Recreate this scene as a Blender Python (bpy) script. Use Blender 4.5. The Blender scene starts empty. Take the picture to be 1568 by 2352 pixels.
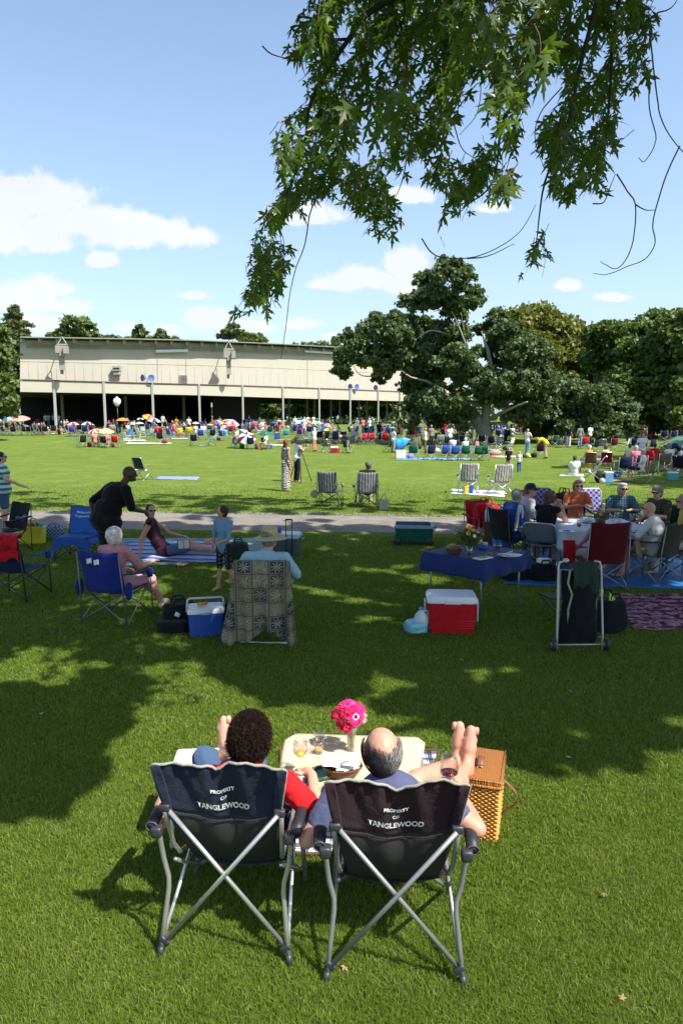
import bpy, bmesh, math, random
import numpy as np
from mathutils import Vector, Matrix, noise
random.seed(7); rng = np.random.default_rng(7)
PI = math.pi; rad = math.radians
scene = bpy.context.scene
COL = scene.collection
V = Vector
# ------------------------------------------------------------------ camera geometry
EYE = 2.47; FPX = 1568.0; PITCH = rad(7.91)
ca, sa = math.cos(PITCH), math.sin(PITCH)
def sstep(a, b, x):
    t = min(1.0, max(0.0, (x-a)/(b-a))); return t*t*(3-2*t)
def gh(X, Y):                      # height of the lawn
    if Y < 44: return 0.0
    t = min(Y, 96)-44
    return 0.026*t*t/(t+5.0)
def ray(x, y):
    u = (x-784.0)/FPX; v = (1176.0-y)/FPX
    return V((u, ca+v*sa, -sa+v*ca))
def G(x, y, z=None):               # a point on the lawn (or on level z)
    d = ray(x, y)
    if z is not None:
        t = (z-EYE)/d.z
        return V((d.x*t, d.y*t, z))
    h = 0.0; t = 1
    for i in range(60):
        dz = min(d.z, -0.004)
        t = (h-EYE)/dz
        h = h*0.5+0.5*gh(d.x*t, d.y*t)
    return V((d.x*t, d.y*t, h))
def A(x, y, Y):                    # a point at distance Y
    d = ray(x, y); t = Y/d.y
    return V((d.x*t, Y, EYE+d.z*t))
def proj(p):
    y, z = p[1], p[2]-EYE
    dep = y*ca - z*sa; up = y*sa + z*ca
    if dep < 0.05: return (-9999, -9999)
    return (784+FPX*p[0]/dep, 1176-FPX*up/dep)
def face_yaw(dx, dy): return math.atan2(-dx, dy)
# ------------------------------------------------------------------ tagging
LABELS = {}
def tag(o, label=None, cat=None, group=None, kind=None):
    if label: o['label'] = label; LABELS.setdefault(label, []).append(o)
    if cat: o['category'] = cat
    if group: o['group'] = group
    if kind: o['kind'] = kind
    return o
def empty(name, loc=(0, 0, 0), yaw=0.0, label=None, cat=None, group=None):
    o = bpy.data.objects.new(name, None); COL.objects.link(o)
    o.empty_display_size = 0.1
    o.location = loc; o.rotation_euler = (0, 0, yaw)
    return tag(o, label, cat, group)
def link(name, me, mats=(), parent=None, loc=None, yaw=None):
    o = bpy.data.objects.new(name, me); COL.objects.link(o)
    if mats is not None and len(me.materials) == 0:
        for m in (mats if isinstance(mats, (list, tuple)) else [mats]): me.materials.append(m)
    if parent: o.parent = parent
    if loc is not None: o.location = loc
    if yaw is not None: o.rotation_euler = (0, 0, yaw)
    return o
def copy_tree(o, parent=None):
    c = o.copy(); COL.objects.link(c)
    if parent: c.parent = parent
    for ch in list(o.children): copy_tree(ch, c)
    return c
def kill_tree(o):
    for ch in list(o.children): kill_tree(ch)
    bpy.data.objects.remove(o)
# ------------------------------------------------------------------ mesh builder
def frame_of(d, hint=V((0, 0, 1))):
    d = d.normalized()
    if abs(d.dot(hint)) > 0.98: hint = V((1, 0, 0))
    a = d.cross(hint).normalized(); b = a.cross(d).normalized()
    return a, b
class MB:
    def __init__(s): s.v = []; s.f = []; s.m = []
    def add(s, vs, fs, m=0):
        n = len(s.v); s.v += [tuple(p) for p in vs]
        for f in fs: s.f.append(tuple(i+n for i in f)); s.m.append(m)
        return s
    def box(s, c, size, rot=None, m=0, bev=0.0):
        hx, hy, hz = size[0]/2, size[1]/2, size[2]/2
        R = rot if rot is not None else Matrix.Identity(3)
        c = V(c)
        if bev <= 0:
            vs = [c+R@V((x*hx, y*hy, z*hz)) for x in (-1, 1) for y in (-1, 1) for z in (-1, 1)]
            fs = [(0, 1, 3, 2), (4, 6, 7, 5), (0, 4, 5, 1), (2, 3, 7, 6), (0, 2, 6, 4), (1, 5, 7, 3)]
            return s.add(vs, fs, m)
        b = min(bev, hx*.9, hy*.9, hz*.9); pts = []
        for x in (-1, 1):
            for y in (-1, 1):
                for z in (-1, 1):
                    pts += [(x*hx, y*(hy-b), z*(hz-b)), (x*(hx-b), y*hy, z*(hz-b)), (x*(hx-b), y*(hy-b), z*hz)]
                    k = b*0.42
                    pts += [(x*(hx-k*.6), y*(hy-k*.6), z*(hz-b)), (x*(hx-b), y*(hy-k*.6), z*(hz-k*.6)), (x*(hx-k*.6), y*(hy-b), z*(hz-k*.6))]
        return s.hull([c+R@V(p) for p in pts], m)
    def hull(s, pts, m=0):
        bm = bmesh.new()
        for p in pts: bm.verts.new(p)
        r = bmesh.ops.convex_hull(bm, input=bm.verts)
        bmesh.ops.dissolve_limit(bm, angle_limit=0.02, verts=bm.verts, edges=bm.edges)
        bm.verts.ensure_lookup_table(); bm.verts.index_update()
        keep = [v for v in bm.verts if v.link_faces]; ix = {v: i for i, v in enumerate(keep)}
        s.add([v.co.copy() for v in keep], [[ix[v] for v in f.verts] for f in bm.faces], m)
        bm.free(); return s
    def tube(s, pts, r, n=8, m=0, cap=True, flat=1.0, hint=V((0, 0, 1))):
        pts = [V(p) for p in pts]; k = len(pts)
        rr = r if isinstance(r, (list, tuple)) else [r]*k
        vs = []; fs = []
        pa = None
        for i in range(k):
            d = (pts[min(i+1, k-1)]-pts[max(i-1, 0)])
            if d.length < 1e-9: d = V((0, 0, 1))
            if pa is None: a, b = frame_of(d, hint)
            else:
                dn = d.normalized(); a = (pa-dn*pa.dot(dn))
                a = a.normalized() if a.length > 1e-6 else frame_of(d)[0]
                b = a.cross(dn).normalized()
            pa = a
            for j in range(n):
                t = 2*PI*j/n
                vs.append(pts[i]+a*math.cos(t)*rr[i]+b*math.sin(t)*rr[i]*flat)
        for i in range(k-1):
            for j in range(n):
                q = (j+1) % n
                fs.append((i*n+j, i*n+q, (i+1)*n+q, (i+1)*n+j))
        if cap:
            fs.append(tuple(range(n-1, -1, -1))); fs.append(tuple((k-1)*n+j for j in range(n)))
        return s.add(vs, fs, m)
    def lathe(s, prof, n=16, m=0, c=(0, 0, 0), R=None, fn=None):
        c = V(c); R = R if R is not None else Matrix.Identity(3); vs = []; fs = []
        for (r, z) in prof:
            for j in range(n):
                t = 2*PI*j/n; k = fn(t) if fn else 1.0
                vs.append(c+R@V((r*k*math.cos(t), r*k*math.sin(t), z)))
        for i in range(len(prof)-1):
            for j in range(n):
                q = (j+1) % n; fs.append((i*n+j, i*n+q, (i+1)*n+q, (i+1)*n+j))
        return s.add(vs, fs, m)
    def sheet(s, fn, nu, nv, m=0, thick=0.0, mfn=None):
        g = [[V(fn(-1+2*i/nu, j/nv)) for i in range(nu+1)] for j in range(nv+1)]
        vs = [p for row in g for p in row]; W = nu+1
        if thick > 0:
            nrm = []
            for j in range(nv+1):
                for i in range(nu+1):
                    a = g[j][min(i+1, nu)]-g[j][max(i-1, 0)]; b = g[min(j+1, nv)][i]-g[max(j-1, 0)][i]
                    nn = a.cross(b); nrm.append(nn.normalized() if nn.length > 1e-12 else V((0, 0, 1)))
            vs2 = [p-nrm[k]*thick for k, p in enumerate(vs)]; N = len(vs)
            fs = []; base = len(s.v)
            for j in range(nv):
                for i in range(nu):
                    q = (j*W+i, j*W+i+1, (j+1)*W+i+1, (j+1)*W+i); mm = mfn(i, j) if mfn else m
                    s_n = len(s.v)
                    fs.append((q, mm)); fs.append((tuple(N+t for t in reversed(q)), mm))
            for i in range(nu):
                fs.append(((i+1, i, N+i, N+i+1), m)); t = nv*W; fs.append(((t+i, t+i+1, N+t+i+1, N+t+i), m))
            for j in range(nv):
                fs.append(((j*W, (j+1)*W, N+(j+1)*W, N+j*W), m)); e = nu; fs.append((((j+1)*W+e, j*W+e, N+j*W+e, N+(j+1)*W+e), m))
            s.v += [tuple(p) for p in vs+vs2]
            for f, mm in fs: s.f.append(tuple(base+i for i in f)); s.m.append(mm)
            return s
        base = len(s.v); s.v += [tuple(p) for p in vs]
        for j in range(nv):
            for i in range(nu):
                s.f.append(tuple(base+t for t in (j*W+i, j*W+i+1, (j+1)*W+i+1, (j+1)*W+i))); s.m.append(mfn(i, j) if mfn else m)
        return s
    def ell(s, c, r, R=None, n=12, k=8, m=0):
        vs, fs = ell(c, r, R, n, k); return s.add(vs, fs, m)
    def mesh(s, name, smooth=True):
        me = bpy.data.meshes.new(name); me.from_pydata(s.v, [], s.f)
        me.polygons.foreach_set('material_index', s.m)
        me.polygons.foreach_set('use_smooth', [smooth]*len(s.f)); me.update()
        return me
    def build(s, name, mats, parent=None, loc=None, yaw=None, smooth=True, auto=None):
        me = s.mesh(name, smooth)
        if smooth and auto is not None:
            me.set_sharp_from_angle(angle=rad(auto))
        return link(name, me, mats, parent, loc, yaw)
def ell(c, r, R=None, n=12, k=8):
    c = V(c); R = R if R is not None else Matrix.Identity(3)
    vs = [c+R@V((0, 0, -r[2]))]; fs = []
    for i in range(1, k):
        ph = -PI/2+PI*i/k
        for j in range(n):
            t = 2*PI*j/n
            vs.append(c+R@V((r[0]*math.cos(ph)*math.cos(t), r[1]*math.cos(ph)*math.sin(t), r[2]*math.sin(ph))))
    vs.append(c+R@V((0, 0, r[2]))); top = len(vs)-1
    for j in range(n):
        q = (j+1) % n
        fs.append((0, 1+q, 1+j)); fs.append((top, 1+(k-2)*n+j, 1+(k-2)*n+q))
        for i in range(k-2): fs.append((1+i*n+j, 1+i*n+q, 1+(i+1)*n+q, 1+(i+1)*n+j))
    return vs, fs
def cap(p0, p1, r0, r1, n=10, h=3):
    p0, p1 = V(p0), V(p1); d = p1-p0
    if d.length < 1e-5: return ell(p0, (r0, r0, r0), None, n, 6)
    u = d.normalized(); pts = []; rr = []
    for i in range(h, 0, -1):
        t = PI/2*i/h*0.97; pts.append(p0-u*r0*math.sin(t)); rr.append(r0*math.cos(t))
    pts.append(p0); rr.append(r0); pts.append(p1); rr.append(r1)
    for i in range(1, h+1):
        t = PI/2*i/h*0.97; pts.append(p1+u*r1*math.sin(t)); rr.append(r1*math.cos(t))
    mb = MB(); mb.tube(pts, rr, n); return mb.v, mb.f
def remesh(prims, voxel, smooth=4, disp=None):
    mb = MB()
    for vs, fs in prims: mb.add(vs, fs)
    me = mb.mesh('tmp')
    o = bpy.data.objects.new('tmp', me); COL.objects.link(o)
    m = o.modifiers.new('r', 'REMESH'); m.mode = 'VOXEL'; m.voxel_size = voxel; m.use_smooth_shade = True
    if smooth:
        k = o.modifiers.new('s', 'SMOOTH'); k.iterations = smooth; k.factor = 0.6
    dg = bpy.context.evaluated_depsgraph_get()
    out = bpy.data.meshes.new_from_object(o.evaluated_get(dg))
    bpy.data.objects.remove(o); bpy.data.meshes.remove(me)
    out.materials.clear()
    if disp:
        n = len(out.vertices); co = np.empty(n*3, 'f'); out.vertices.foreach_get('co', co); no = np.empty(n*3, 'f'); out.vertices.foreach_get('normal', no)
        co = co.reshape(-1, 3); no = no.reshape(-1, 3)
        for i in range(n): co[i] += no[i]*disp(V(co[i]))
        out.vertices.foreach_set('co', co.ravel()); out.update()
    out.polygons.foreach_set('use_smooth', [True]*len(out.polygons))
    return out
def big_mesh(name, verts, faces_flat, nper, mats, mi=None, smooth=False):
    """numpy mesh: verts (n,3), faces_flat (f,nper)"""
    me = bpy.data.meshes.new(name)
    nv = len(verts); nf = len(faces_flat)
    me.vertices.add(nv); me.vertices.foreach_set('co', np.asarray(verts, 'f').ravel())
    me.loops.add(nf*nper); me.loops.foreach_set('vertex_index', np.asarray(faces_flat, 'i').ravel())
    me.polygons.add(nf); me.polygons.foreach_set('loop_start', np.arange(nf, dtype='i')*nper)
    try: me.polygons.foreach_set('loop_total', np.full(nf, nper, 'i'))
    except Exception: pass
    if mi is not None: me.polygons.foreach_set('material_index', np.asarray(mi, 'i'))
    me.polygons.foreach_set('use_smooth', np.full(nf, smooth))
    me.update(calc_edges=True)
    for m in mats: me.materials.append(m)
    return me
def join_mesh(me, mb):
    """append MB geometry to mesh me"""
    b = bmesh.new(); b.from_mesh(me); t = mb.mesh('t'); b.from_mesh(t); b.to_mesh(me); b.free(); bpy.data.meshes.remove(t)
    me.polygons.foreach_set('use_smooth', [True]*len(me.polygons)); return me
# ------------------------------------------------------------------ materials
MC = {}
class NT:
    def __init__(s, name):
        s.mat = bpy.data.materials.new(name); s.mat.use_nodes = True
        s.t = s.mat.node_tree; s.n = s.t.nodes; s.l = s.t.links
        s.p = s.n['Principled BSDF']; s.out = s.n['Material Output']
    def new(s, typ, **kw):
        o = s.n.new(typ)
        for k, v in kw.items():
            if k in o.bl_rna.properties: setattr(o, k, v)
        return o
    def math(s, op, a, b=0.0, c=None):
        o = s.n.new('ShaderNodeMath'); o.operation = op
        for i, x in enumerate([a, b] + ([c] if c is not None else [])):
            if isinstance(x, (int, float)): o.inputs[i].default_value = x
            else: s.l.new(x, o.inputs[i])
        return o.outputs[0]
    def coord(s, kind='Object'): return s.n.new('ShaderNodeTexCoord').outputs[kind]
    def sep(s, vec):
        o = s.n.new('ShaderNodeSeparateXYZ'); s.l.new(vec, o.inputs[0]); return o.outputs
    def noise(s, scale, detail=3, vec=None, rough=0.6, dist=0.0):
        o = s.n.new('ShaderNodeTexNoise'); o.inputs['Scale'].default_value = scale; o.inputs['Detail'].default_value = detail
        o.inputs['Roughness'].default_value = rough; o.inputs['Distortion'].default_value = dist
        s.l.new(vec if vec is not None else s.coord(), o.inputs['Vector']); return o.outputs['Fac']
    def voro(s, scale, vec=None, out='Distance', feature='F1'):
        o = s.n.new('ShaderNodeTexVoronoi'); o.feature = feature; o.inputs['Scale'].default_value = scale
        s.l.new(vec if vec is not None else s.coord(), o.inputs['Vector']); return o.outputs[out]
    def mix(s, f, a, b, mode='MIX'):
        o = s.n.new('ShaderNodeMix'); o.data_type = 'RGBA'; o.blend_type = mode
        for i, x in ((0, f), (6, a), (7, b)):
            if isinstance(x, (int, float)): o.inputs[i].default_value = x
            elif isinstance(x, (tuple, list)): o.inputs[i].default_value = (x[0], x[1], x[2], 1)
            else: s.l.new(x, o.inputs[i])
        return o.outputs[2]
    def ramp(s, f, stops, interp='LINEAR'):
        o = s.n.new('ShaderNodeValToRGB'); o.color_ramp.interpolation = interp
        while len(o.color_ramp.elements) < len(stops): o.color_ramp.elements.new(0.5)
        for e, (p, c) in zip(o.color_ramp.elements, stops):
            e.position = p; e.color = (c[0], c[1], c[2], 1) if isinstance(c, (tuple, list)) else (c, c, c, 1)
        s.l.new(f, o.inputs[0]); return o.outputs[0]
    def bump(s, h, strength=0.3, dist=0.01):
        o = s.n.new('ShaderNodeBump'); o.inputs['Strength'].default_value = strength; o.inputs['Distance'].default_value = dist
        s.l.new(h, o.inputs['Height']); s.l.new(o.outputs[0], s.p.inputs['Normal']); return o
    def base(s, c):
        if isinstance(c, (tuple, list)): s.p.inputs['Base Color'].default_value = (*c[:3], 1)
        else: s.l.new(c, s.p.inputs['Base Color'])
        return s
    def set(s, rough=.7, metal=0.0, spec=.5, **kw):
        s.p.inputs['Roughness'].default_value = rough; s.p.inputs['Metallic'].default_value = metal
        s.p.inputs['Specular IOR Level'].default_value = spec
        for k, v in kw.items(): s.p.inputs[k.replace('_', ' ')].default_value = v
        return s
def dk(c, k): return tuple(min(1, x*k) for x in c)
def cloth(c, var=.25, wr=.5):
    key = ('cloth', c, var, wr)
    if key in MC: return MC[key]
    t = NT('cloth'); co = t.coord()
    n = t.noise(6, 4, co, dist=.4); w = t.noise(260, 2, co)
    t.base(t.mix(n, dk(c, 1-var), dk(c, 1+var*.6))).set(.9, spec=.15, Sheen_Weight=.08)
    h = t.math('ADD', t.math('MULTIPLY', n, 1.0), t.math('MULTIPLY', w, .05)); t.bump(h, wr, .05)
    MC[key] = t.mat; return t.mat
def plain(c, rough=.5, metal=0.0, var=.12, spec=.5, scale=12, bump=.15):
    key = ('plain', c, rough, metal, var, spec, scale, bump)
    if key in MC: return MC[key]
    t = NT('surface'); n = t.noise(scale, 5)
    t.base(t.mix(n, dk(c, 1-var), dk(c, 1+var))).set(rough, metal, spec); t.bump(n, bump, .004)
    r = t.math('ADD', t.math('MULTIPLY', t.noise(scale*3, 3), .25), rough-.12); t.l.new(r, t.p.inputs['Roughness'])
    MC[key] = t.mat; return t.mat
def skin(c):
    key = ('skin', c)
    if key in MC: return MC[key]
    t = NT('skin'); n = t.noise(18, 4); n2 = t.noise(140, 2)
    t.base(t.mix(n, dk(c, .86), (min(1, c[0]*1.12), c[1]*1.0, c[2]*.95))).set(.5, spec=.35, Subsurface_Weight=.08, Subsurface_Scale=.02)
    t.bump(n2, .15, .002); MC[key] = t.mat; return t.mat
def bands(cols, period, axis=0, coord='Object', edge=None, bumps=True, rough=.9, warp=.004):
    """cols: list of (upto, colour) repeating with period (metres) along the axis"""
    key = ('bands', tuple(cols), period, axis, coord)
    if key in MC: return MC[key]
    t = NT('striped'); co = t.coord(coord); s = t.sep(co)[axis]
    s = t.math('ADD', s, t.math('MULTIPLY', t.noise(8, 2, co), warp))
    f = t.math('FRACT', t.math('DIVIDE', s, period))
    stops = []; p = 0.0
    for up, c in cols: stops.append((p, c)); p = up
    c = t.ramp(f, stops, 'CONSTANT'); n = t.noise(7, 3, co)
    t.base(t.mix(t.math('MULTIPLY', n, .35), c, (0, 0, 0), 'MIX')).set(rough, spec=.15)
    if bumps: t.bump(n, .5, .04)
    MC[key] = t.mat; return t.mat
def plaid(bg, a, b, period, coord='Object', axes=(0, 1)):
    key = ('plaid', bg, a, b, period, axes)
    if key in MC: return MC[key]
    t = NT('plaid'); co = t.coord(coord); sp = t.sep(co); res = []
    for ax in axes:
        f = t.math('FRACT', t.math('DIVIDE', sp[ax], period))
        res.append(t.ramp(f, [(0, 0), (.34, 1), (.42, 0), (.50, 1), (.92, 0)], 'CONSTANT'))
    sm = t.mix(.5, res[0], res[1], 'MIX')
    c = t.ramp(sm, [(0, bg), (.3, a), (.8, b)], 'CONSTANT')
    n = t.noise(9, 3, co); t.base(t.mix(t.math('MULTIPLY', n, .25), c, (0, 0, 0))).set(.9, spec=.1); t.bump(n, .4, .03)
    MC[key] = t.mat; return t.mat
def leafm(name, c1, c2, trans=.35, rough=.45, spec=.35, pat=1.2):
    key = ('leaf', name)
    if key in MC: return MC[key]
    t = NT(name); g = t.n.new('ShaderNodeNewGeometry'); r = g.outputs['Random Per Island']
    big = t.noise(pat, 3)
    f = t.math('ADD', t.math('MULTIPLY', r, .6), t.math('MULTIPLY', big, .5))
    c = t.ramp(f, [(.12, c1), (.95, c2)])
    t.base(c).set(rough, spec=spec)
    tr = t.n.new('ShaderNodeBsdfTranslucent'); tc = t.mix(.5, c, (c2[0]*1.6+.02, c2[1]*1.8, c2[2]*.5)); t.l.new(tc, tr.inputs[0])
    mx = t.n.new('ShaderNodeMixShader'); mx.inputs[0].default_value = trans
    t.l.new(t.p.outputs[0], mx.inputs[1]); t.l.new(tr.outputs[0], mx.inputs[2]); t.l.new(mx.outputs[0], t.out.inputs[0])
    MC[key] = t.mat; return t.mat
def glass(tint=(1, 1, 1), rough=0.0, ior=1.45, a=.88):
    """thin clear glass: mostly transparent with glossy edges"""
    key = ('glass', tint, a)
    if key in MC: return MC[key]
    t = NT('glass'); tr = t.n.new('ShaderNodeBsdfTransparent'); tr.inputs[0].default_value = (tint[0]*.97, tint[1]*.97, tint[2]*.97, 1)
    gl = t.n.new('ShaderNodeBsdfGlossy'); gl.inputs['Roughness'].default_value = .04
    fr = t.n.new('ShaderNodeLayerWeight'); fr.inputs[0].default_value = .35
    f = t.math('ADD', t.math('MULTIPLY', fr.outputs['Facing'], 1-a+.35), .05)
    mx = t.n.new('ShaderNodeMixShader'); t.l.new(f, mx.inputs[0]); t.l.new(tr.outputs[0], mx.inputs[1]); t.l.new(gl.outputs[0], mx.inputs[2]); t.l.new(mx.outputs[0], t.out.inputs[0])
    MC[key] = t.mat; return t.mat
METAL = plain((.55, .56, .57), .32, .9, .08)
GREYT = plain((.30, .30, .31), .4, .6, .1)
DARKT = plain((.04, .04, .045), .45, .3, .1)
BLACK = cloth((.012, .012, .014)); WHITE = cloth((.75, .75, .76), .08)
BARK = plain((.13, .105, .08), .95, 0, .5, .2, 6, .9)
# ------------------------------------------------------------------ text
def text_mesh(txt, size, bold=.02, align='CENTER', shear=0):
    cu = bpy.data.curves.new('txt', 'FONT'); cu.body = txt; cu.size = size; cu.align_x = align; cu.offset = bold*size; cu.shear = shear
    cu.resolution_u = 3
    o = bpy.data.objects.new('txt', cu); COL.objects.link(o)
    dg = bpy.context.evaluated_depsgraph_get(); me = bpy.data.meshes.new_from_object(o.evaluated_get(dg))
    bpy.data.objects.remove(o); bpy.data.curves.remove(cu); me.materials.clear(); return me
def wrap_text(name, txt, size, fn, mat, parent, bold=.02, shear=0, sx=1.0):
    """fn(x,y) -> 3D point for flat text coordinates (metres)"""
    me = text_mesh(txt, size, bold, shear=shear)
    b = bmesh.new(); b.from_mesh(me)
    bmesh.ops.subdivide_edges(b, edges=[e for e in b.edges if e.calc_length() > .03], cuts=2)
    for v in b.verts: v.co = fn(v.co.x*sx, v.co.y)
    b.to_mesh(me); b.free(); return link(name, me, mat, parent)
# ================================================================== camera, sun, sky
cam = bpy.data.cameras.new('camera'); co_ = bpy.data.objects.new('camera', cam); COL.objects.link(co_)
cam.sensor_fit = 'VERTICAL'; cam.sensor_height = 36; cam.sensor_width = 24; cam.lens = 36*FPX/2352.0
cam.clip_end = 3000; cam.clip_start = .05
co_.location = (0, 0, EYE); co_.rotation_euler = (PI/2-PITCH, 0, 0); scene.camera = co_
SUN_EL = rad(53); SH = V((-.80, .60, 0))
sd = V((SH.x*math.cos(SUN_EL), SH.y*math.cos(SUN_EL), -math.sin(SUN_EL)))
sl = bpy.data.lights.new('sun', 'SUN'); sl.energy = 5.0; sl.angle = rad(.55); sl.color = (1, .955, .88)
so = bpy.data.objects.new('sun', sl); COL.objects.link(so); so.rotation_euler = sd.to_track_quat('-Z', 'Y').to_euler()
scene.view_settings.view_transform = 'Standard'; scene.view_settings.look = 'None'; scene.view_settings.exposure = .9
scene.cycles.max_bounces = 8; scene.cycles.transparent_max_bounces = 16
try: scene.cycles.use_denoising = True
except Exception: pass
w = bpy.data.worlds.new('World'); scene.world = w; w.use_nodes = True
def build_world():
    nt = w.node_tree; N = nt.nodes; L = nt.links; bg = N['Background']
    sky = N.new('ShaderNodeTexSky'); sky.sky_type = 'NISHITA'; sky.sun_disc = False
    sky.sun_elevation = SUN_EL; sky.sun_rotation = math.atan2(.8, -.6); sky.air_density = 1.0; sky.dust_density = 1.3; sky.ozone_density = 1.0
    def m(op, a, b=0.0, c=None):
        o = N.new('ShaderNodeMath'); o.operation = op
        for i, x in enumerate([a, b]+([c] if c is not None else [])):
            if isinstance(x, (int, float)): o.inputs[i].default_value = x
            else: L.new(x, o.inputs[i])
        return o.outputs[0]
    tc = N.new('ShaderNodeTexCoord').outputs['Generated']
    sp = N.new('ShaderNodeSeparateXYZ'); L.new(tc, sp.inputs[0]); X, Y, Z = sp.outputs
    yy = m('MAXIMUM', Y, .02); u = m('DIVIDE', X, yy); v = m('DIVIDE', Z, yy)
    cb = N.new('ShaderNodeCombineXYZ'); L.new(u, cb.inputs[0]); L.new(v, cb.inputs[1])
    ns = N.new('ShaderNodeTexNoise'); ns.inputs['Scale'].default_value = 14; ns.inputs['Detail'].default_value = 7; ns.inputs['Roughness'].default_value = .58
    L.new(cb.outputs[0], ns.inputs['Vector'])
    ns2 = N.new('ShaderNodeTexNoise'); ns2.inputs['Scale'].default_value = 5; ns2.inputs['Detail'].default_value = 5
    L.new(cb.outputs[0], ns2.inputs['Vector'])
    ns3 = N.new('ShaderNodeTexNoise'); ns3.inputs['Scale'].default_value = 42; ns3.inputs['Detail'].default_value = 6; ns3.inputs['Roughness'].default_value = .6; L.new(cb.outputs[0], ns3.inputs['Vector'])
    blobs = [(80, 462, 150, 52), (40, 545, 150, 50), (200, 512, 150, 48), (330, 532, 130, 48), (425, 545, 85, 38), (-20, 480, 120, 60), (110, 565, 90, 32),
             (95, 668, 95, 36), (30, 695, 95, 45), (150, 705, 80, 26), (100, 745, 120, 28), (480, 735, 62, 26), (580, 752, 66, 20), (690, 747, 55, 19), (760, 775, 40, 12),
             (795, 645, 62, 36), (860, 645, 60, 32), (922, 612, 55, 42), (930, 655, 80, 28), (755, 656, 50, 16), (700, 495, 90, 30), (940, 450, 56, 24), (1120, 480, 45, 18),
             (1295, 658, 34, 19), (1400, 684, 42, 13), (445, 680, 40, 11), (300, 755, 50, 14), (380, 757, 40, 14), (230, 600, 40, 22)]
    best = None
    for (x, y, rx, ry) in blobs:
        d = ray(x, y); uu, vv = d.x/d.y, d.z/d.y
        a = m('MULTIPLY', m('SUBTRACT', u, uu), FPX/rx*.98)
        b0 = m('SUBTRACT', v, vv)
        # flatter underneath: falls off faster below the middle
        b = m('MULTIPLY', m('MAXIMUM', m('MULTIPLY', b0, 1.0), m('MULTIPLY', b0, -1.45)), FPX/ry)
        r = m('SQRT', m('ADD', m('MULTIPLY', a, a), m('MULTIPLY', b, b)))
        f = m('SUBTRACT', 1.0, r)
        best = f if best is None else m('SMOOTH_MAX', best, f, .25)
    f = m('ADD', best, m('MULTIPLY', m('SUBTRACT', ns.outputs['Fac'], .5), 2.1))
    f = m('ADD', f, m('MULTIPLY', m('SUBTRACT', ns2.outputs['Fac'], .5), .8))
    r = N.new('ShaderNodeMapRange'); r.interpolation_type = 'SMOOTHSTEP'; r.inputs['From Min'].default_value = -.12; r.inputs['From Max'].default_value = .38
    L.new(m('ADD', f, m('MULTIPLY', m('SUBTRACT', ns3.outputs['Fac'], .5), 1.1)), r.inputs['Value']); mask = r.outputs[0]
    gt = m('GREATER_THAN', Y, .05); mask = m('MULTIPLY', m('MULTIPLY', mask, gt), .96)
    # cloud body: white, faintly blue-grey where thick and low
    sh = N.new('ShaderNodeMix'); sh.data_type = 'RGBA'
    L.new(m('MULTIPLY', ns2.outputs['Fac'], .9), sh.inputs[0]); sh.inputs[6].default_value = (4.1, 4.15, 4.2, 1); sh.inputs[7].default_value = (3.1, 3.35, 3.7, 1)
    # sky brightened towards the horizon by thin summer air
    hz = N.new('ShaderNodeMix'); hz.data_type = 'RGBA'
    h = m('POWER', m('SUBTRACT', 1.0, m('MINIMUM', m('MAXIMUM', Z, 0.0), 1.0)), 3.2)
    L.new(m('MULTIPLY', h, .72), hz.inputs[0]); L.new(sky.outputs[0], hz.inputs[6]); hz.inputs[7].default_value = (2.25, 2.95, 3.85, 1)
    mx = N.new('ShaderNodeMix'); mx.data_type = 'RGBA'; L.new(mask, mx.inputs[0]); L.new(hz.outputs[2], mx.inputs[6]); L.new(sh.outputs[2], mx.inputs[7])
    L.new(mx.outputs[2], bg.inputs[0]); bg.inputs[1].default_value = .14
build_world()
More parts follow.
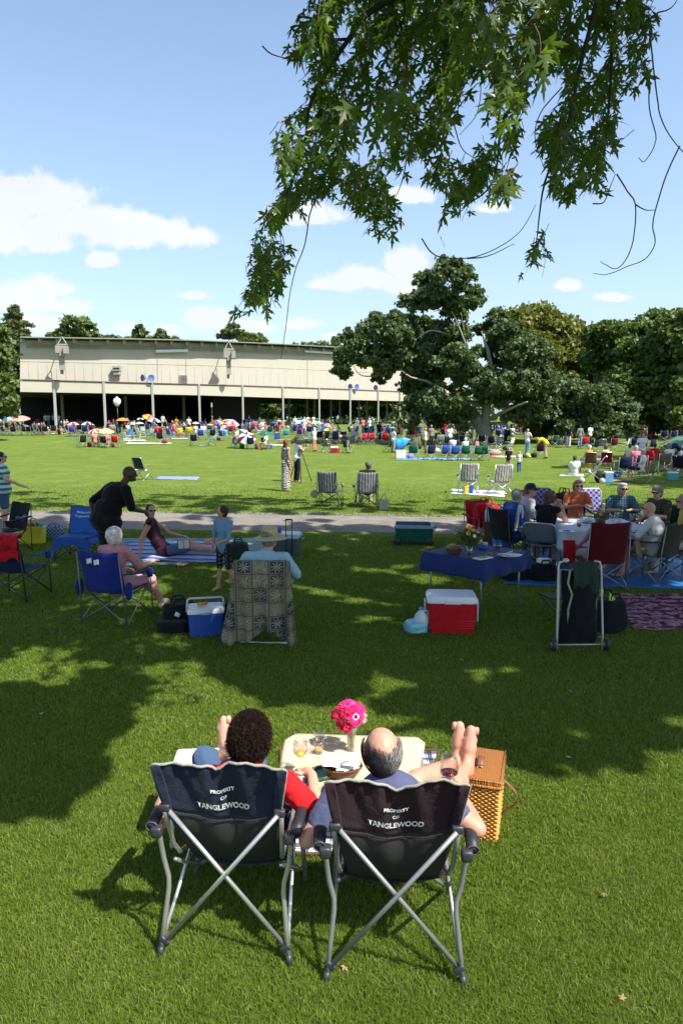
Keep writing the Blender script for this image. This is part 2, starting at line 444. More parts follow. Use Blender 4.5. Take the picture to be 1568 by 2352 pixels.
# ================================================================== lawn and path
NOGRASS = []      # footprints where no blades stand: list of (xmin,xmax,ymin,ymax, test)
def ban(poly):
    xs = [p[0] for p in poly]; ys = [p[1] for p in poly]; NOGRASS.append((min(xs), max(xs), min(ys), max(ys), [(p[0], p[1]) for p in poly]))
def path_edges():
    top = [G(-500, 1167), G(0, 1171), G(400, 1174), G(784, 1178), G(1100, 1185), G(1568, 1193), G(2100, 1203)]
    bot = [G(-500, 1205), G(0, 1211), G(400, 1217), G(784, 1222), G(1100, 1228), G(1568, 1238), G(2100, 1250)]
    return top, bot
def lawn():
    t = NT('lawn'); co = t.coord()
    s = t.sep(co)
    big = t.noise(.22, 5, co); mid = t.noise(1.6, 5, co, dist=.6); fin = t.noise(28, 6, co, rough=.8); dry = t.noise(.7, 4, co)
    cb = t.n.new('ShaderNodeCombineXYZ'); t.l.new(t.math('MULTIPLY', s[0], 1.0), cb.inputs[0]); t.l.new(t.math('MULTIPLY', s[1], .28), cb.inputs[1])
    streak = t.noise(5.5, 5, cb.outputs[0], rough=.75)
    f = t.math('ADD', t.math('MULTIPLY', big, .3), t.math('ADD', t.math('MULTIPLY', mid, .25), t.math('MULTIPLY', fin, .35)))
    f = t.math('ADD', f, t.math('MULTIPLY', t.math('SUBTRACT', streak, .5), .45))
    c = t.ramp(f, [(.25, (.068, .108, .020)), (.5, (.112, .160, .030)), (.72, (.172, .215, .056))])
    c = t.mix(t.ramp(dry, [(.50, 0), (.72, .6)]), c, (.190, .212, .056))
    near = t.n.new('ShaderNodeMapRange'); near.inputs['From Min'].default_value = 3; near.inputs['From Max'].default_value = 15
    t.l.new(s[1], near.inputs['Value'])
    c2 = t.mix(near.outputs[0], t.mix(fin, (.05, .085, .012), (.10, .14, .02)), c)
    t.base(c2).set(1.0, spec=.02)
    h = t.math('ADD', t.math('MULTIPLY', fin, .6), mid); t.bump(h, .7, .05)
    ys = list(np.arange(-30, 40, 5))+list(np.arange(40, 110, 3))+[110, 130, 160, 200, 300, 500, 900, 1600]
    xs = [-900, -400, -200]+list(range(-120, 121, 12))+[200, 400, 900]
    mb = MB()
    mb.v = [(x, y, gh(x, y)) for y in ys for x in xs]; W = len(xs)
    for j in range(len(ys)-1):
        for i in range(W-1): mb.f.append((j*W+i, j*W+i+1, (j+1)*W+i+1, (j+1)*W+i)); mb.m.append(0)
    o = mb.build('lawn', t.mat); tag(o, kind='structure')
    # gravel path
    t = NT('gravel'); co = t.coord(); a = t.noise(55, 5, co, rough=.8); b = t.voro(60, co); c = t.noise(1.3, 5, co)
    f = t.math('ADD', t.math('MULTIPLY', a, .45), t.math('ADD', t.math('MULTIPLY', c, .3), t.math('MULTIPLY', t.noise(9, 6, co, rough=.85), .3)))
    t.base(t.ramp(f, [(.38, (.11, .098, .082)), (.52, (.225, .203, .172)), (.68, (.35, .322, .275))])).set(.95, spec=.1); t.bump(t.math('ADD', a, b), .8, .02)
    top, bot = path_edges(); mb = MB(); vs = []; n = 160
    def at(pts, X):
        for p, q in zip(pts, pts[1:]):
            if X <= q.x or q is pts[-1]:
                k = (X-p.x)/(q.x-p.x); return p.y+(q.y-p.y)*k
    for i in range(n+1):
        X = -16+32*i/n; w1 = noise.noise(V((X*1.7, 3, 0)))*.10+noise.noise(V((X*6, 9, 0)))*.05; w2 = noise.noise(V((X*1.7, 7, 0)))*.10+noise.noise(V((X*6, 2, 0)))*.05
        vs += [(X, at(bot, X)+w2, .004), (X, at(top, X)+w1, .004)]
    fs = [(2*i, 2*i+2, 2*i+3, 2*i+1) for i in range(n)]
    mb.add(vs, fs); tag(mb.build('path', t.mat), kind='structure')
    ban([vs[0][:2], vs[-2][:2], vs[-1][:2], vs[1][:2]])
    # a low turf edge the mower leaves along the path is carried by the grass blades
lawn()
# ================================================================== foliage tools
def leaf_quads(P, size, droop=.3, wid=.5, jitter=.35, outward=None):
    n = len(P); a = rng.normal(size=(n, 3)); a[:, 2] -= droop*2
    if outward is not None: a += outward*1.2
    a /= np.linalg.norm(a, axis=1, keepdims=True)
    b = rng.normal(size=(n, 3)); b -= a*(a*b).sum(1, keepdims=True); b /= np.linalg.norm(b, axis=1, keepdims=True)+1e-9
    c = np.cross(a, b)
    s = (size*(1+jitter*rng.normal(size=n))).clip(size*.4, size*1.8)[:, None]
    v0 = P-a*s*.5; v2 = P+a*s*.5; k = P-a*s*.05+c*s*.12
    v1 = k+b*s*wid; v3 = k-b*s*wid
    vs = np.stack([v0, v1, v2, v3], 1).reshape(-1, 3)
    fs = np.arange(n*4).reshape(-1, 4)
    return vs, fs
def clump_points(C, R, nsub, nleaf, subr=.38, flat=.6, shell=.72):
    """C (3,), R (3,) ellipsoid; leafy sub-clumps near its surface"""
    d = rng.normal(size=(nsub, 3)); d /= np.linalg.norm(d, axis=1, keepdims=True)
    rr = (shell+(1-shell)*rng.random((nsub, 1)))*rng.choice([1, 1, 1, .55, 1.22], size=(nsub, 1))
    S = C+d*R*rr; per = max(4, nleaf//nsub); rm = float(np.mean(R))
    q = rng.normal(size=(nsub, per, 3))*.52
    sr = subr*rm*(.6+.8*rng.random((nsub, 1, 1)))
    P = S[:, None, :]+q*sr*np.array([1, 1, flat])
    O = (q*.8+d[:, None, :]*.7)
    return P.reshape(-1, 3), O.reshape(-1, 3)
def crown_mesh(name, blobs3, per_m3, size, mats, nsub=12, maxn=60000, subr=.38, flat=.6, shell=.72):
    PP = []; OO = []
    area = [float(r[0]*r[2]+r[1]*r[2]+r[0]*r[1]) for _, r in blobs3]; tot = sum(area)
    for (c, r), a in zip(blobs3, area):
        n = int(maxn*a/tot); ns = max(8, int(nsub*2.2*(.7+.6*random.random())))
        p, o = clump_points(np.array(c), np.array(r), ns, n, subr, flat, shell); PP.append(p); OO.append(o)
    P = np.concatenate(PP); O = np.concatenate(OO)
    vs, fs = leaf_quads(P, size, outward=O*.5)
    return big_mesh(name, vs, fs, 4, mats)
def px_blobs(blobs, Y, depth=1.0, flatten=1.0):
    out = []
    for b in blobs:
        x, y, rx, ry = b[:4]; dy = b[4] if len(b) > 4 else random.uniform(-1, 1)*depth
        yy = Y+dy; k = yy/FPX; out.append((tuple(A(x, y, yy)), (rx*k, (rx+ry)/2*k*flatten, ry*k)))
    return out
def px_limb(mb, pts, Y, r0, r1, dy=0, n=8):
    P = []; k = len(pts)
    for i, (x, y) in enumerate(pts): P.append(A(x, y, Y+dy*i/(k-1)))
    # smooth
    Q = [P[0]]; E = [P[0]*2-P[1]]+P+[P[-1]*2-P[-2]]
    for i in range(1, len(E)-2):
        a, b, c, d = E[i-1:i+3]
        for t in (.2, .4, .6, .8, 1):
            q = ((b*2)+(c-a)*t+(a*2-b*5+c*4-d)*t*t+(b*3-a-c*3+d)*t*t*t)*.5; Q.append(q+V([random.uniform(-1, 1)*r1*.45 for _ in range(3)]))
    mb.tube(Q, [r0+(r1-r0)*i/(len(Q)-1) for i in range(len(Q))], n)
    return Q
def tree(label, Y, basex, blobs, leaf, trunk_r, size, per=14, limbs=(), depth=2.5, cat='tree', group=None, name='tree', bark=None, nsub=12, maxn=16000, subr=.38, flat=.6, shell=.72, autolimb=True, basey=None, ttop=.98):
    k = Y/FPX; X = (basex-784)*k*1.0
    p = A(basex, 950, Y); X = p.x; base = V((X, Y, gh(X, Y)-.05))
    root = empty(name, base, 0, label, cat, group)
    B = px_blobs(blobs, Y, depth)
    me = crown_mesh('crown', B, per, size, [leaf], nsub, maxn, subr, flat, shell)
    me.transform(Matrix.Translation(-base)); link('crown', me, None, root)
    mb = MB(); top = max(B, key=lambda b: b[0][2])
    tz = top[0][2]-base.z
    tz *= ttop/.98
    P = [V((0, 0, 0)), V((.1*trunk_r, 0, .25)), V((0, 0, tz*.25)), V(((top[0][0]-base.x)*.4, 0, tz*.55)), V((top[0][0]-base.x, top[0][1]-base.y, tz*.98))]
    mb.tube(P, [trunk_r*1.5, trunk_r*1.1, trunk_r*.9, trunk_r*.55, trunk_r*.12], 10)
    if autolimb:
        for c, r in B:
            e = V(c)-base; s = P[2].lerp(P[3], random.random()); 
            if e.z < s.z*.7: s = P[1].lerp(P[2], .8)
            m = s.lerp(e, .5)+V((0, 0, -.06*(e-s).length))
            mb.tube([s, m, e], [trunk_r*.4, trunk_r*.22, trunk_r*.06], 6)
    mb.build('trunk', bark or BARK, root)
    if limbs:
        lb = MB()
        for pts, r0, r1, dy in limbs:
            r0, r1, dy = r0*(.58 if r0 < .6 else .8), r1*.38, dy*(.75 if dy < -4.5 else .55)
            m2 = MB(); px_limb(m2, pts, Y, r0, r1, dy); lb.add([V(q)-base for q in m2.v], m2.f)
        lb.build('limb', bark or BARK, root)
    return root
PALEBARK = plain((.30, .28, .24), .95, 0, .45, .2, 3, .9)
L_OAK = leafm('oak_leaf', (.042, .076, .030), (.125, .168, .064), .22, .5, .3, .5)
L_OLIVE = leafm('olive_leaf', (.070, .090, .014), (.185, .195, .038), .25, .5, .3, .3)
L_DARK = leafm('dark_leaf', (.038, .074, .016), (.115, .170, .036), .22, .5, .3, .35)
L_MID = leafm('mid_leaf', (.055, .090, .020), (.135, .180, .046), .25, .5, .3, .3)
L_PINE = leafm('pine_leaf', (.060, .085, .030), (.140, .165, .055), .2, .5, .3, .4)
def c6(l, q=.95): return [(631.5+.597*b[0], 545.4+.597*b[1], .597*b[2]*q, .597*b[3]*q)+tuple(b[4:]) for b in l]
def l6(l): return [(631.5+.597*x, 545.4+.597*y) for x, y in l]
oakb = c6([(690, 105, 60, 32), (640, 135, 40, 30), (585, 175, 52, 42), (730, 165, 42, 45), (545, 245, 60, 40), (635, 230, 80, 45), (762, 232, 44, 42), (700, 275, 60, 35), (430, 310, 55, 28), (385, 350, 60, 45),
    (470, 360, 75, 50), (300, 395, 48, 40), (262, 455, 36, 42), (255, 510, 32, 36), (340, 440, 70, 50), (410, 470, 70, 50), (400, 530, 40, 30), (560, 370, 95, 60), (650, 390, 85, 60), (500, 460, 100, 55), (600, 490, 100, 60), (700, 470, 80, 60),
    (560, 570, 80, 48), (535, 640, 50, 45), (520, 700, 45, 30), (640, 620, 80, 50), (715, 690, 55, 45), (620, 690, 50, 40), (760, 560, 70, 60), (850, 310, 46, 34), (800, 345, 40, 26), (900, 370, 75, 48), (860, 440, 70, 50), (960, 440, 85, 52),
    (900, 545, 100, 52), (1000, 545, 90, 55), (1080, 580, 80, 55), (1010, 660, 100, 45), (930, 690, 50, 30), (1120, 650, 80, 50), (1190, 660, 80, 45), (1160, 725, 80, 35), (1270, 690, 75, 45), (1340, 670, 55, 45), (1240, 610, 80, 50), (1150, 600, 70, 50), (1310, 720, 70, 40), (1090, 660, 90, 50), (980, 600, 90, 50), (870, 590, 80, 60), (1060, 720, 70, 35), (1270, 750, 60, 28), (1370, 730, 40, 30), (1010, 740, 50, 26)])
oakl = [(l6([(808, 800), (806, 720), (815, 640), (820, 560), (826, 480), (806, 400), (792, 360)]), .62, .10, -2),
    (l6([(818, 700), (870, 676), (910, 655), (970, 632)]), .34, .14, -6), (l6([(820, 715), (880, 716), (900, 735), (935, 757), (965, 750)]), .24, .12, -7),
    (l6([(806, 650), (740, 636), (690, 632)]), .26, .12, -3), (l6([(800, 640), (720, 628), (640, 598), (590, 556), (520, 537), (480, 505)]), .34, .12, -4),
    (l6([(822, 540), (780, 480), (735, 415), (700, 330), (680, 285)]), .24, .1, -3.5), (l6([(826, 500), (880, 512), (950, 495), (1050, 480)]), .24, .08, -4), (l6([(740, 420), (722, 340), (714, 290)]), .13, .08, -3),
    (l6([(735, 400), (640, 365), (590, 360), (545, 390)]), .18, .07, -4), (l6([(480, 505), (400, 530), (330, 530), (300, 490)]), .14, .05, -3.8), (l6([(810, 390), (840, 345), (875, 350)]), .14, .06, -3), (l6([(690, 300), (640, 280), (610, 285)]), .12, .05, -3.5)]
tree('huge spreading oak with pale twisted limbs on the lawn beside the pavilion', 58, 1111, oakb, L_OAK, .72, .25, 40, oakl, 4.0, bark=PALEBARK, nsub=15, maxn=230000, subr=.30, flat=.7, name='oak_tree', autolimb=False, ttop=.34)
tree('olive green broad tree rising behind the oak', 88, 1230, c6([(1010, 330, 90, 60), (950, 345, 70, 60), (1090, 385, 80, 60), (1150, 430, 65, 70), (1200, 500, 70, 60), (1110, 500, 90, 70), (1000, 440, 90, 70), (1180, 580, 90, 60), (1060, 600, 90, 60), (1120, 680, 100, 60), (1230, 640, 70, 60)]), L_OLIVE, .5, .5, 30, depth=3, nsub=16, maxn=75000, subr=.44)
tree('dark green tree between the olive tree and the lawn edge group', 78, 1365, c6([(1225, 385, 45, 38), (1290, 365, 55, 36), (1330, 410, 80, 60), (1260, 470, 70, 60), (1340, 500, 90, 60), (1290, 590, 90, 60), (1340, 660, 90, 50), (1250, 700, 70, 50), (1380, 720, 70, 40)]), L_DARK, .5, .46, 30, depth=3, nsub=16, maxn=75000, subr=.44)
tree('tall dark green tree with a thick black trunk above the seated crowd', 70, 1480, c6([(1420, 370, 60, 50), (1470, 330, 50, 40), (1430, 450, 90, 70), (1400, 560, 90, 70), (1480, 500, 90, 70), (1450, 620, 100, 60), (1400, 690, 80, 40), (1500, 690, 90, 45)]), L_DARK, .55, .42, 30, depth=3, nsub=16, maxn=80000, subr=.44)
tree('tall dark green tree cut by the right edge of the photo', 66, 1580, c6([(1530, 345, 60, 55), (1600, 380, 80, 80), (1540, 460, 80, 80), (1600, 560, 90, 90), (1540, 620, 70, 70), (1600, 700, 80, 50), (1540, 710, 50, 35)]), L_MID, .5, .42, 30, depth=3, nsub=16, maxn=75000, subr=.44)
tree('slim conifer tip poking up between the olive tree and the dark tree', 120, 1337, c6([(1180, 335, 10, 12), (1178, 360, 22, 10), (1180, 385, 28, 12)]), L_PINE, .2, .6, 30, depth=.6, nsub=8, maxn=1500)
# left edge
tree('leafy green tree at the left edge beside the pavilion corner', 62, -45, [(-18, 768, 30, 30), (0, 810, 28, 32), (-18, 850, 38, 36), (12, 868, 20, 26), (-4, 905, 34, 26), (10, 930, 20, 14), (-10, 940, 34, 16), (-40, 860, 50, 70)], L_MID, .4, .34, 30, depth=1.5, nsub=14, maxn=26000, subr=.4)
tree('tall shaggy pine standing beyond the left corner of the pavilion', 112, 36, [(33, 712, 9, 10), (35, 728, 17, 8), (38, 745, 26, 8), (30, 762, 30, 8), (46, 775, 24, 7), (36, 795, 34, 9), (30, 825, 36, 12), (34, 860, 34, 14), (20, 890, 40, 16)], L_PINE, .35, .5, 40, depth=1, nsub=14, maxn=16000, subr=.36, flat=.35, name='pine_tree')
for lab, X, bl, lf, nm, mx in [
    ('rounded leafy treetop above the left part of the pavilion roof', 178, [(178, 745, 30, 18), (200, 760, 28, 15), (150, 766, 30, 12), (215, 776, 20, 10), (180, 775, 50, 12)], L_MID, 'tree', 5000),
    ('thin bare-topped treetop left of the rounded one above the roof', 126, [(126, 772, 16, 6), (134, 765, 8, 6)], L_MID, 'tree', 900),
    ('low bushy treetop showing above the roof between two pines', 268, [(250, 778, 22, 7), (285, 779, 24, 6), (300, 782, 20, 5)], L_MID, 'tree', 2500),
    ('first small pine tip standing above the pavilion roof', 322, [(322, 752, 8, 6), (322, 764, 17, 6), (318, 775, 20, 6)], L_PINE, 'pine_tree', 1800),
    ('short pine tip to the right of the first one above the roof', 371, [(371, 763, 9, 6), (371, 774, 14, 6), (352, 779, 16, 4), (402, 780, 14, 5)], L_PINE, 'pine_tree', 1500),
    ('sparse layered pine above the middle of the pavilion roof', 534, [(535, 748, 12, 5), (531, 760, 20, 5), (525, 772, 26, 4), (541, 766, 12, 4)], L_PINE, 'pine_tree', 1600),
    ('soft round treetop beside the sparse pine over the roof', 574, [(565, 776, 22, 10), (590, 781, 22, 9)], L_MID, 'tree', 2500),
    ('low line of treetops over the roof next to the oak', 720, [(690, 795, 24, 6), (720, 794, 30, 8), (750, 798, 26, 8)], L_DARK, 'tree', 3000),
    ('small pointed pine over the roof closest to the oak', 769, [(769, 782, 7, 8), (769, 796, 14, 8)], L_PINE, 'pine_tree', 1200)]:
    tree(lab, 150, X, bl, lf, .22, .6, 60, depth=1, nsub=10, maxn=mx, name=nm, subr=.34, group='treetops beyond the pavilion roof')
# trees seen through the open pavilion and behind the right crowd
for i, (X, Y, lf) in enumerate([(615, 175, L_MID), (655, 182, L_MID), (700, 176, L_DARK), (745, 185, L_MID), (790, 178, L_DARK), (835, 186, L_MID), (880, 180, L_DARK), (930, 176, L_MID), (985, 184, L_DARK), (1040, 178, L_MID)]):
    where = ['seen through the first open bay of the pavilion', 'two bays along seen through the open pavilion', 'seen through the bay left of the white-clad walker', 'behind the bay under the striped umbrellas', 'seen through the bay left of the oak crown',
        'seen through the bay beside the oak crown', 'in the bay half hidden by low oak leaves', 'behind the last column left of the oak trunk', 'beyond the pavilion end under the oak', 'between pavilion end and oak trunk'][i]
    tree(('bright' if lf is L_MID else 'dark')+' tree '+where, Y, X, [(X-12, 925, 26, 20), (X+14, 905, 26, 22), (X, 945, 30, 14), (X+6, 930, 22, 18)], lf, .35, .7, 30, depth=2, nsub=12, maxn=3000, group='trees beyond the open pavilion')
def woods():
    PP = []
    for i in range(150):
        X = -260+520*i/149+random.uniform(-2, 2); Y = 235+random.uniform(-15, 15); h = random.uniform(8, 13)
        p, o = clump_points(np.array([X, Y, gh(0, Y)+h*.5]), np.array([4.5, 4, h*.5]), 10, 220, .4); PP.append(p)
    P = np.concatenate(PP); vs, fs = leaf_quads(P, 1.1)
    o = link('distant_woods', big_mesh('distant_woods', vs, fs, 4, [L_DARK])); tag(o, 'dark line of far-off woods behind the pavilion and the lawn', 'woods', kind='stuff')
woods()
# ================================================================== the pavilion
def pavilion():
    cream = NT('cream_panel'); co = cream.coord(); s = cream.sep(co)
    n = cream.noise(.5, 5, co); st = cream.noise(2.5, 3, co)
    cream.base(cream.mix(n, (.36, .338, .28), (.42, .398, .33))).set(.8, spec=.2)
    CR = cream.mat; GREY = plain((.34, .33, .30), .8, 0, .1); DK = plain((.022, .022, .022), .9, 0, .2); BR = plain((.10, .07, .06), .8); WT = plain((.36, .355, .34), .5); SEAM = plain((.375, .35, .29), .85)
    zc = [(-40, 79), (47, 82), (127, 84.3), (240, 87.2), (351, 90.6), (458, 94.8), (556, 99.5), (649, 105), (732, 111), (803, 117), (867, 123), (918, 128.5), (959, 134), (1000, 139), (1040, 144)]
    def zd(x):
        for (a, b), (c, d) in zip(zc, zc[1:]):
            if x <= c: return b+(d-b)*(x-a)/(c-a)
        return zc[-1][1]
    def ip(tab, x):
        for (a, b), (c, d) in zip(tab, tab[1:]):
            if x <= c: return b+(d-b)*(x-a)/(c-a)
        return tab[-1][1]
    top = lambda x: ip([(47, 778), (270, 781.5), (443, 785), (535, 789), (650, 794), (777, 801), (900, 809), (1040, 818)], x)
    wbot = lambda x: ip([(47, 872), (351, 880.5), (558, 886), (782, 894), (930, 900), (1040, 904)], x)
    bbot = lambda x: ip([(47, 900), (240, 903.3), (458, 907.8), (649, 914), (782, 917.8), (929, 921.6), (1040, 924)], x)
    BW = V((-.42, .9, 0)).normalized()      # into the building
    xs = [47, 90, 127, 184, 240, 296, 351, 405, 458, 507, 556, 602, 649, 690, 732, 768, 803, 835, 867, 893, 918, 938, 959, 980, 1000, 1020, 1040]
    root = empty('pavilion', A(500, 984, zd(500)), 0, 'long cream open-sided concert shed with grey columns along the far edge of the lawn', 'pavilion')
    root.location.z = 0; rl = root.location.copy()
    def bld(mb, name, m, parent=root, smooth=False):
        mb.v = [tuple(V(v)-rl) for v in mb.v]; return mb.build(name, m, parent, smooth=smooth)
    def strip(f0, f1, back0, back1, m=None, mb=None, xx=xs):
        mb = mb or MB(); n = len(mb.v)
        for x in xx:
            Y = zd(x); a = A(x, f0(x), Y); b = A(x, f1(x), Y); mb.v += [tuple(a+BW*back0), tuple(b+BW*back1)]
        for i in range(len(xx)-1): mb.f.append((n+2*i, n+2*i+2, n+2*i+3, n+2*i+1)); mb.m.append(0)
        return mb
    # upper wall, set back a little from the eaves band
    bld(strip(wbot, top, 1.5, 1.5), 'upper_wall', CR)
    bld(strip(lambda x: wbot(x)+1.2, bbot, 0, 0), 'fascia_band', CR)
    lg = strip(lambda x: wbot(x)+1.2, lambda x: wbot(x)+.2, 0, 1.6); bld(lg, 'ledge', BR)
    # left end wall
    e = MB(); x = 47; Y = zd(x); a = A(x, wbot(x), Y); b = A(x, top(x), Y)
    e.add([a+BW*1.5, b+BW*1.5, b+BW*42, a+BW*42], [(0, 1, 2, 3)]); bld(e, 'end_wall', CR)
    # gutters, trims
    g = MB()
    for i in range(len(xs)-1):
        a = A(xs[i], wbot(xs[i])-.2, zd(xs[i]))-BW*.05; b = A(xs[i+1], wbot(xs[i+1])-.2, zd(xs[i+1]))-BW*.05
        g.tube([a, b], .09, 6)
    bld(g, 'gutter', BR)
    r = MB()
    for i in range(len(xs)-1):
        a = A(xs[i], top(xs[i])-2.5, zd(xs[i])); b = A(xs[i+1], top(xs[i+1])-2.5, zd(xs[i+1]))
        r.add([a-BW*.2, b-BW*.2, b+V((0, 0, .12))-BW*.2, a+V((0, 0, .12))-BW*.2, a+BW*42+V((0, 0, 2)), b+BW*42+V((0, 0, 2)), b+BW*42+V((0, 0, 2.2)), a+BW*42+V((0, 0, 2.2))], [(0, 1, 2, 3), (3, 2, 6, 7), (4, 5, 1, 0)])
    bld(r, 'roof', plain((.20, .195, .19), .7))
    for i in range(23):                                     # eave brackets
        x = 53+i*41.3*(1-.008*i); p = A(x, top(x)+3, zd(x)); mb = MB(); mb.box(p+BW*.7, (.18, 1.0, .40)); bld(mb, 'eave_bracket', GREY)
    # louvre strip under the roof
    lv = MB(); 
    for i in range(58):
        x0 = 62+i*14.2; x1 = x0+12.6
        if x1 > 905: break
        for k in range(4):
            y = 9.5+k*2.4; a = A(x0, top(x0)+y, zd(x0))+BW*1.42; b = A(x1, top(x1)+y, zd(x1))+BW*1.42
            h = V((0, 0, -.07)); lv.add([a, b, b+h-BW*.06, a+h-BW*.06], [(0, 1, 2, 3)])
    bld(lv, 'vent_strip', GREY)
    sm = MB()                                               # panel joints
    for i in range(44):
        x = 66+i*22*(1-.004*i)
        if x > 930: break
        a = A(x, top(x)+20, zd(x))+BW*1.49; b = A(x, wbot(x)-1, zd(x))+BW*1.49; sm.box((a+b)/2, (.03, .012, (a-b).length))
    for x0, x1 in zip(xs, xs[1:]):
        if x1 > 930: break
        a = A(x0, (top(x0)+wbot(x0))/2+3, zd(x0))+BW*1.47; b = A(x1, (top(x1)+wbot(x1))/2+3, zd(x1))+BW*1.485; sm.tube([a, b], .016, 4)
    bld(sm, 'panel_joint', SEAM)
    # columns, front row and inner row
    cx = [127, 240.5, 351, 457.7, 557, 649, 732, 803, 867, 917, 958, 998, 1038]
    for x in cx:
        Y = zd(x); p = A(x, 950, Y); z0 = gh(p.x, Y)-.5; z1 = A(x, bbot(x)-26, Y).z
        mb = MB(); b = V((p.x, Y, 0))-BW*.25
        mb.box(b+V((0, 0, (z0+z1)/2)), (.22, .05, z1-z0)); mb.box(b+V((-.10, .12, (z0+z1)/2)), (.05, .24, z1-z0)); mb.box(b+V((.10, .12, (z0+z1)/2)), (.05, .24, z1-z0)); mb.box(b+V((0, .05, z0+.65)), (.34, .4, .4))
        bld(mb, 'column', WT)
    for x in [145, 290, 423, 509, 581, 664, 705, 722, 760, 780, 824, 842, 888, 902, 940, 975]:
        Y = zd(x)+11; p = A(x, 950, Y); mb = MB(); mb.box((p.x, Y, gh(0, Y)+2.2), (.35, .35, 6.2)); bld(mb, 'inner_column', plain((.25, .25, .24), .8))
    # ceiling, floor, inner walls; the interior's shade is put into their near-black colour
    ce = MB(); fl = MB(); bw = MB()
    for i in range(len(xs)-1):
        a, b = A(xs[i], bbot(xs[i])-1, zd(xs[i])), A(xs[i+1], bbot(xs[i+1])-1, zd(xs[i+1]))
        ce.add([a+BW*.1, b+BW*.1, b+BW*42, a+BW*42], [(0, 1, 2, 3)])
        za = gh(0, 95); fa = V((a.x, a.y, 1.05)); fb = V((b.x, b.y, 1.05)) 
        if xs[i] < 560:
            h0 = V((0, 0, -5.5)); bw.add([a+BW*30, b+BW*30, b+BW*30+h0, a+BW*30+h0], [(0, 1, 2, 3)])
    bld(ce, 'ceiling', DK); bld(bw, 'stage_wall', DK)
    a = A(608, 914, zd(608)); s1 = MB(); s1.add([a+BW*8, a+BW*30, a+BW*30+V((0, 0, -5.5)), a+BW*8+V((0, 0, -5.5))], [(0, 1, 2, 3)])
    a = A(560, 912, zd(560)); s1.add([a+BW*6+V((-3, 0, 0)), a+BW*8+V((4.4, 2, 0)), a+BW*8+V((4.4, 2, -5.5)), a+BW*6+V((-3, 0, -5.5))], [(0, 1, 2, 3)])
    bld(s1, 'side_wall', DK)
    # loudspeaker clusters hung on the wall
    for X in (140, 518):
        Y = zd(X); sp = MB()
        yt = 810 if X == 140 else 820
        def bx(x, y, w, h, d, off): 
            p = A(x, y, Y)-BW*off; sp.box(p, (w*Y/FPX, d, h*Y/FPX), Matrix.Rotation(rad(8), 3, 'Z'))
        bx(X+1, yt-1, 9, 22, .8, 1.6); bx(X-8, yt-4, 8, 16, .9, 1.9); bx(X+10, yt-3, 8, 16, .9, 1.9); bx(X+1, yt+22, 10, 38, .6, 1.4); bx(X+2, yt-16, 22, 3, .4, 1.3); bx(X+2, yt+46, 6, 8, .3, 1.0)
        bld(sp, 'speaker_cluster', plain((.27, .255, .22), .7))
        t = MB(); c = A(X+2, yt-18, Y)-BW*1.3; 
        for dx in (-.5, .5): t.tube([c+V((dx, 0, 0)), A(X+2, yt-34, Y)-BW*1.0], .05, 5)
        t.tube([A(X+2, yt-34, Y)-BW*1.2, A(X+2, yt-34, Y)+BW*1.5], .06, 5); bld(t, 'speaker_hanger', GREY)
    # wall boxes and louvres
    mb = MB(); p = A(272, 850, zd(272))+BW*.9; mb.box(p, (.9, 1.2, .12)); mb.box(p+V((0, 0, -.35)), (.75, .9, .35)); mb.box(p+V((0, 0, .45)), (.95, 1.2, .25)); bld(mb, 'hooded_vent', GREY)
    mb = MB(); p = A(427, 870, zd(427))+BW*1.2
    for k in range(7): mb.box(p+V((0, 0, .5-k*.16)), (.85, .5, .06))
    mb.box(p+V((0, .2, 0)), (.8, .2, 1.1)); mb.box(p+V((-.46, 0, 0)), (.08, .55, 1.25)); bld(mb, 'louvred_box', GREY)
    # blue horn floodlights on the ledge
    for X, lb in ((338, 'horn_light'), (811, 'horn_light'), (869, 'horn_light')):
        Y = zd(X); c = A(X, wbot(X)-12 if X < 400 else wbot(X)-7, Y)-BW*.1; k = 1.0 if X < 400 else 1.05
        for s_ in (-1, 1):
            if X == 869 and s_ == 1: continue
            R = (V((s_*.8, -1, 0))).to_track_quat('Z', 'Y').to_matrix(); mb = MB(); mb.lathe([(.12, -.35), (.16, -.2), (.42*k, .1), (.46*k, .14), (.38*k, .1), (.0, .02)], 14, 0, c+V((s_*.48, 0, 0)), R); bld(mb, lb, plain((.06, .13, .36), .3), smooth=True)
        mb = MB(); mb.tube([c+V((-.5, 0, 0)), c+V((0, 0, -.1)), c+V((.5, 0, 0))], .05, 6); mb.tube([c, c+V((0, 0, -.9))], .05, 6); bld(mb, 'light_stand', GREY)
    # white lamp troughs under the eaves
    for x0, x1, dy in ((361, 435, 22), (706, 776, 12)):
        a = A(x0, top(x0)+dy-4 if x0 > 500 else top(x0)+dy, zd(x0))+BW*1.1; b = A(x1, top(x1)+dy-3, zd(x1))+BW*1.1
        mb = MB(); mb.tube([a, b], .2, 6); bld(mb, 'lamp_trough', plain((.7, .7, .7), .5))
        for t in (.03, .97): q = a.lerp(b, t); mb = MB(); mb.tube([q, q+V((0, 0, 1.2))+BW*.4], .035, 5); bld(mb, 'trough_hanger', GREY)
    # two thin conduits down the wall
    for x in (367, 433, 714): a = A(x, top(x)+26, zd(x))+BW*1.35; b = A(x, wbot(x)-6, zd(x))+BW*1.35; mb = MB(); mb.tube([a, b], .03, 4); bld(mb, 'conduit', GREY)
    return zd
ZD = pavilion()
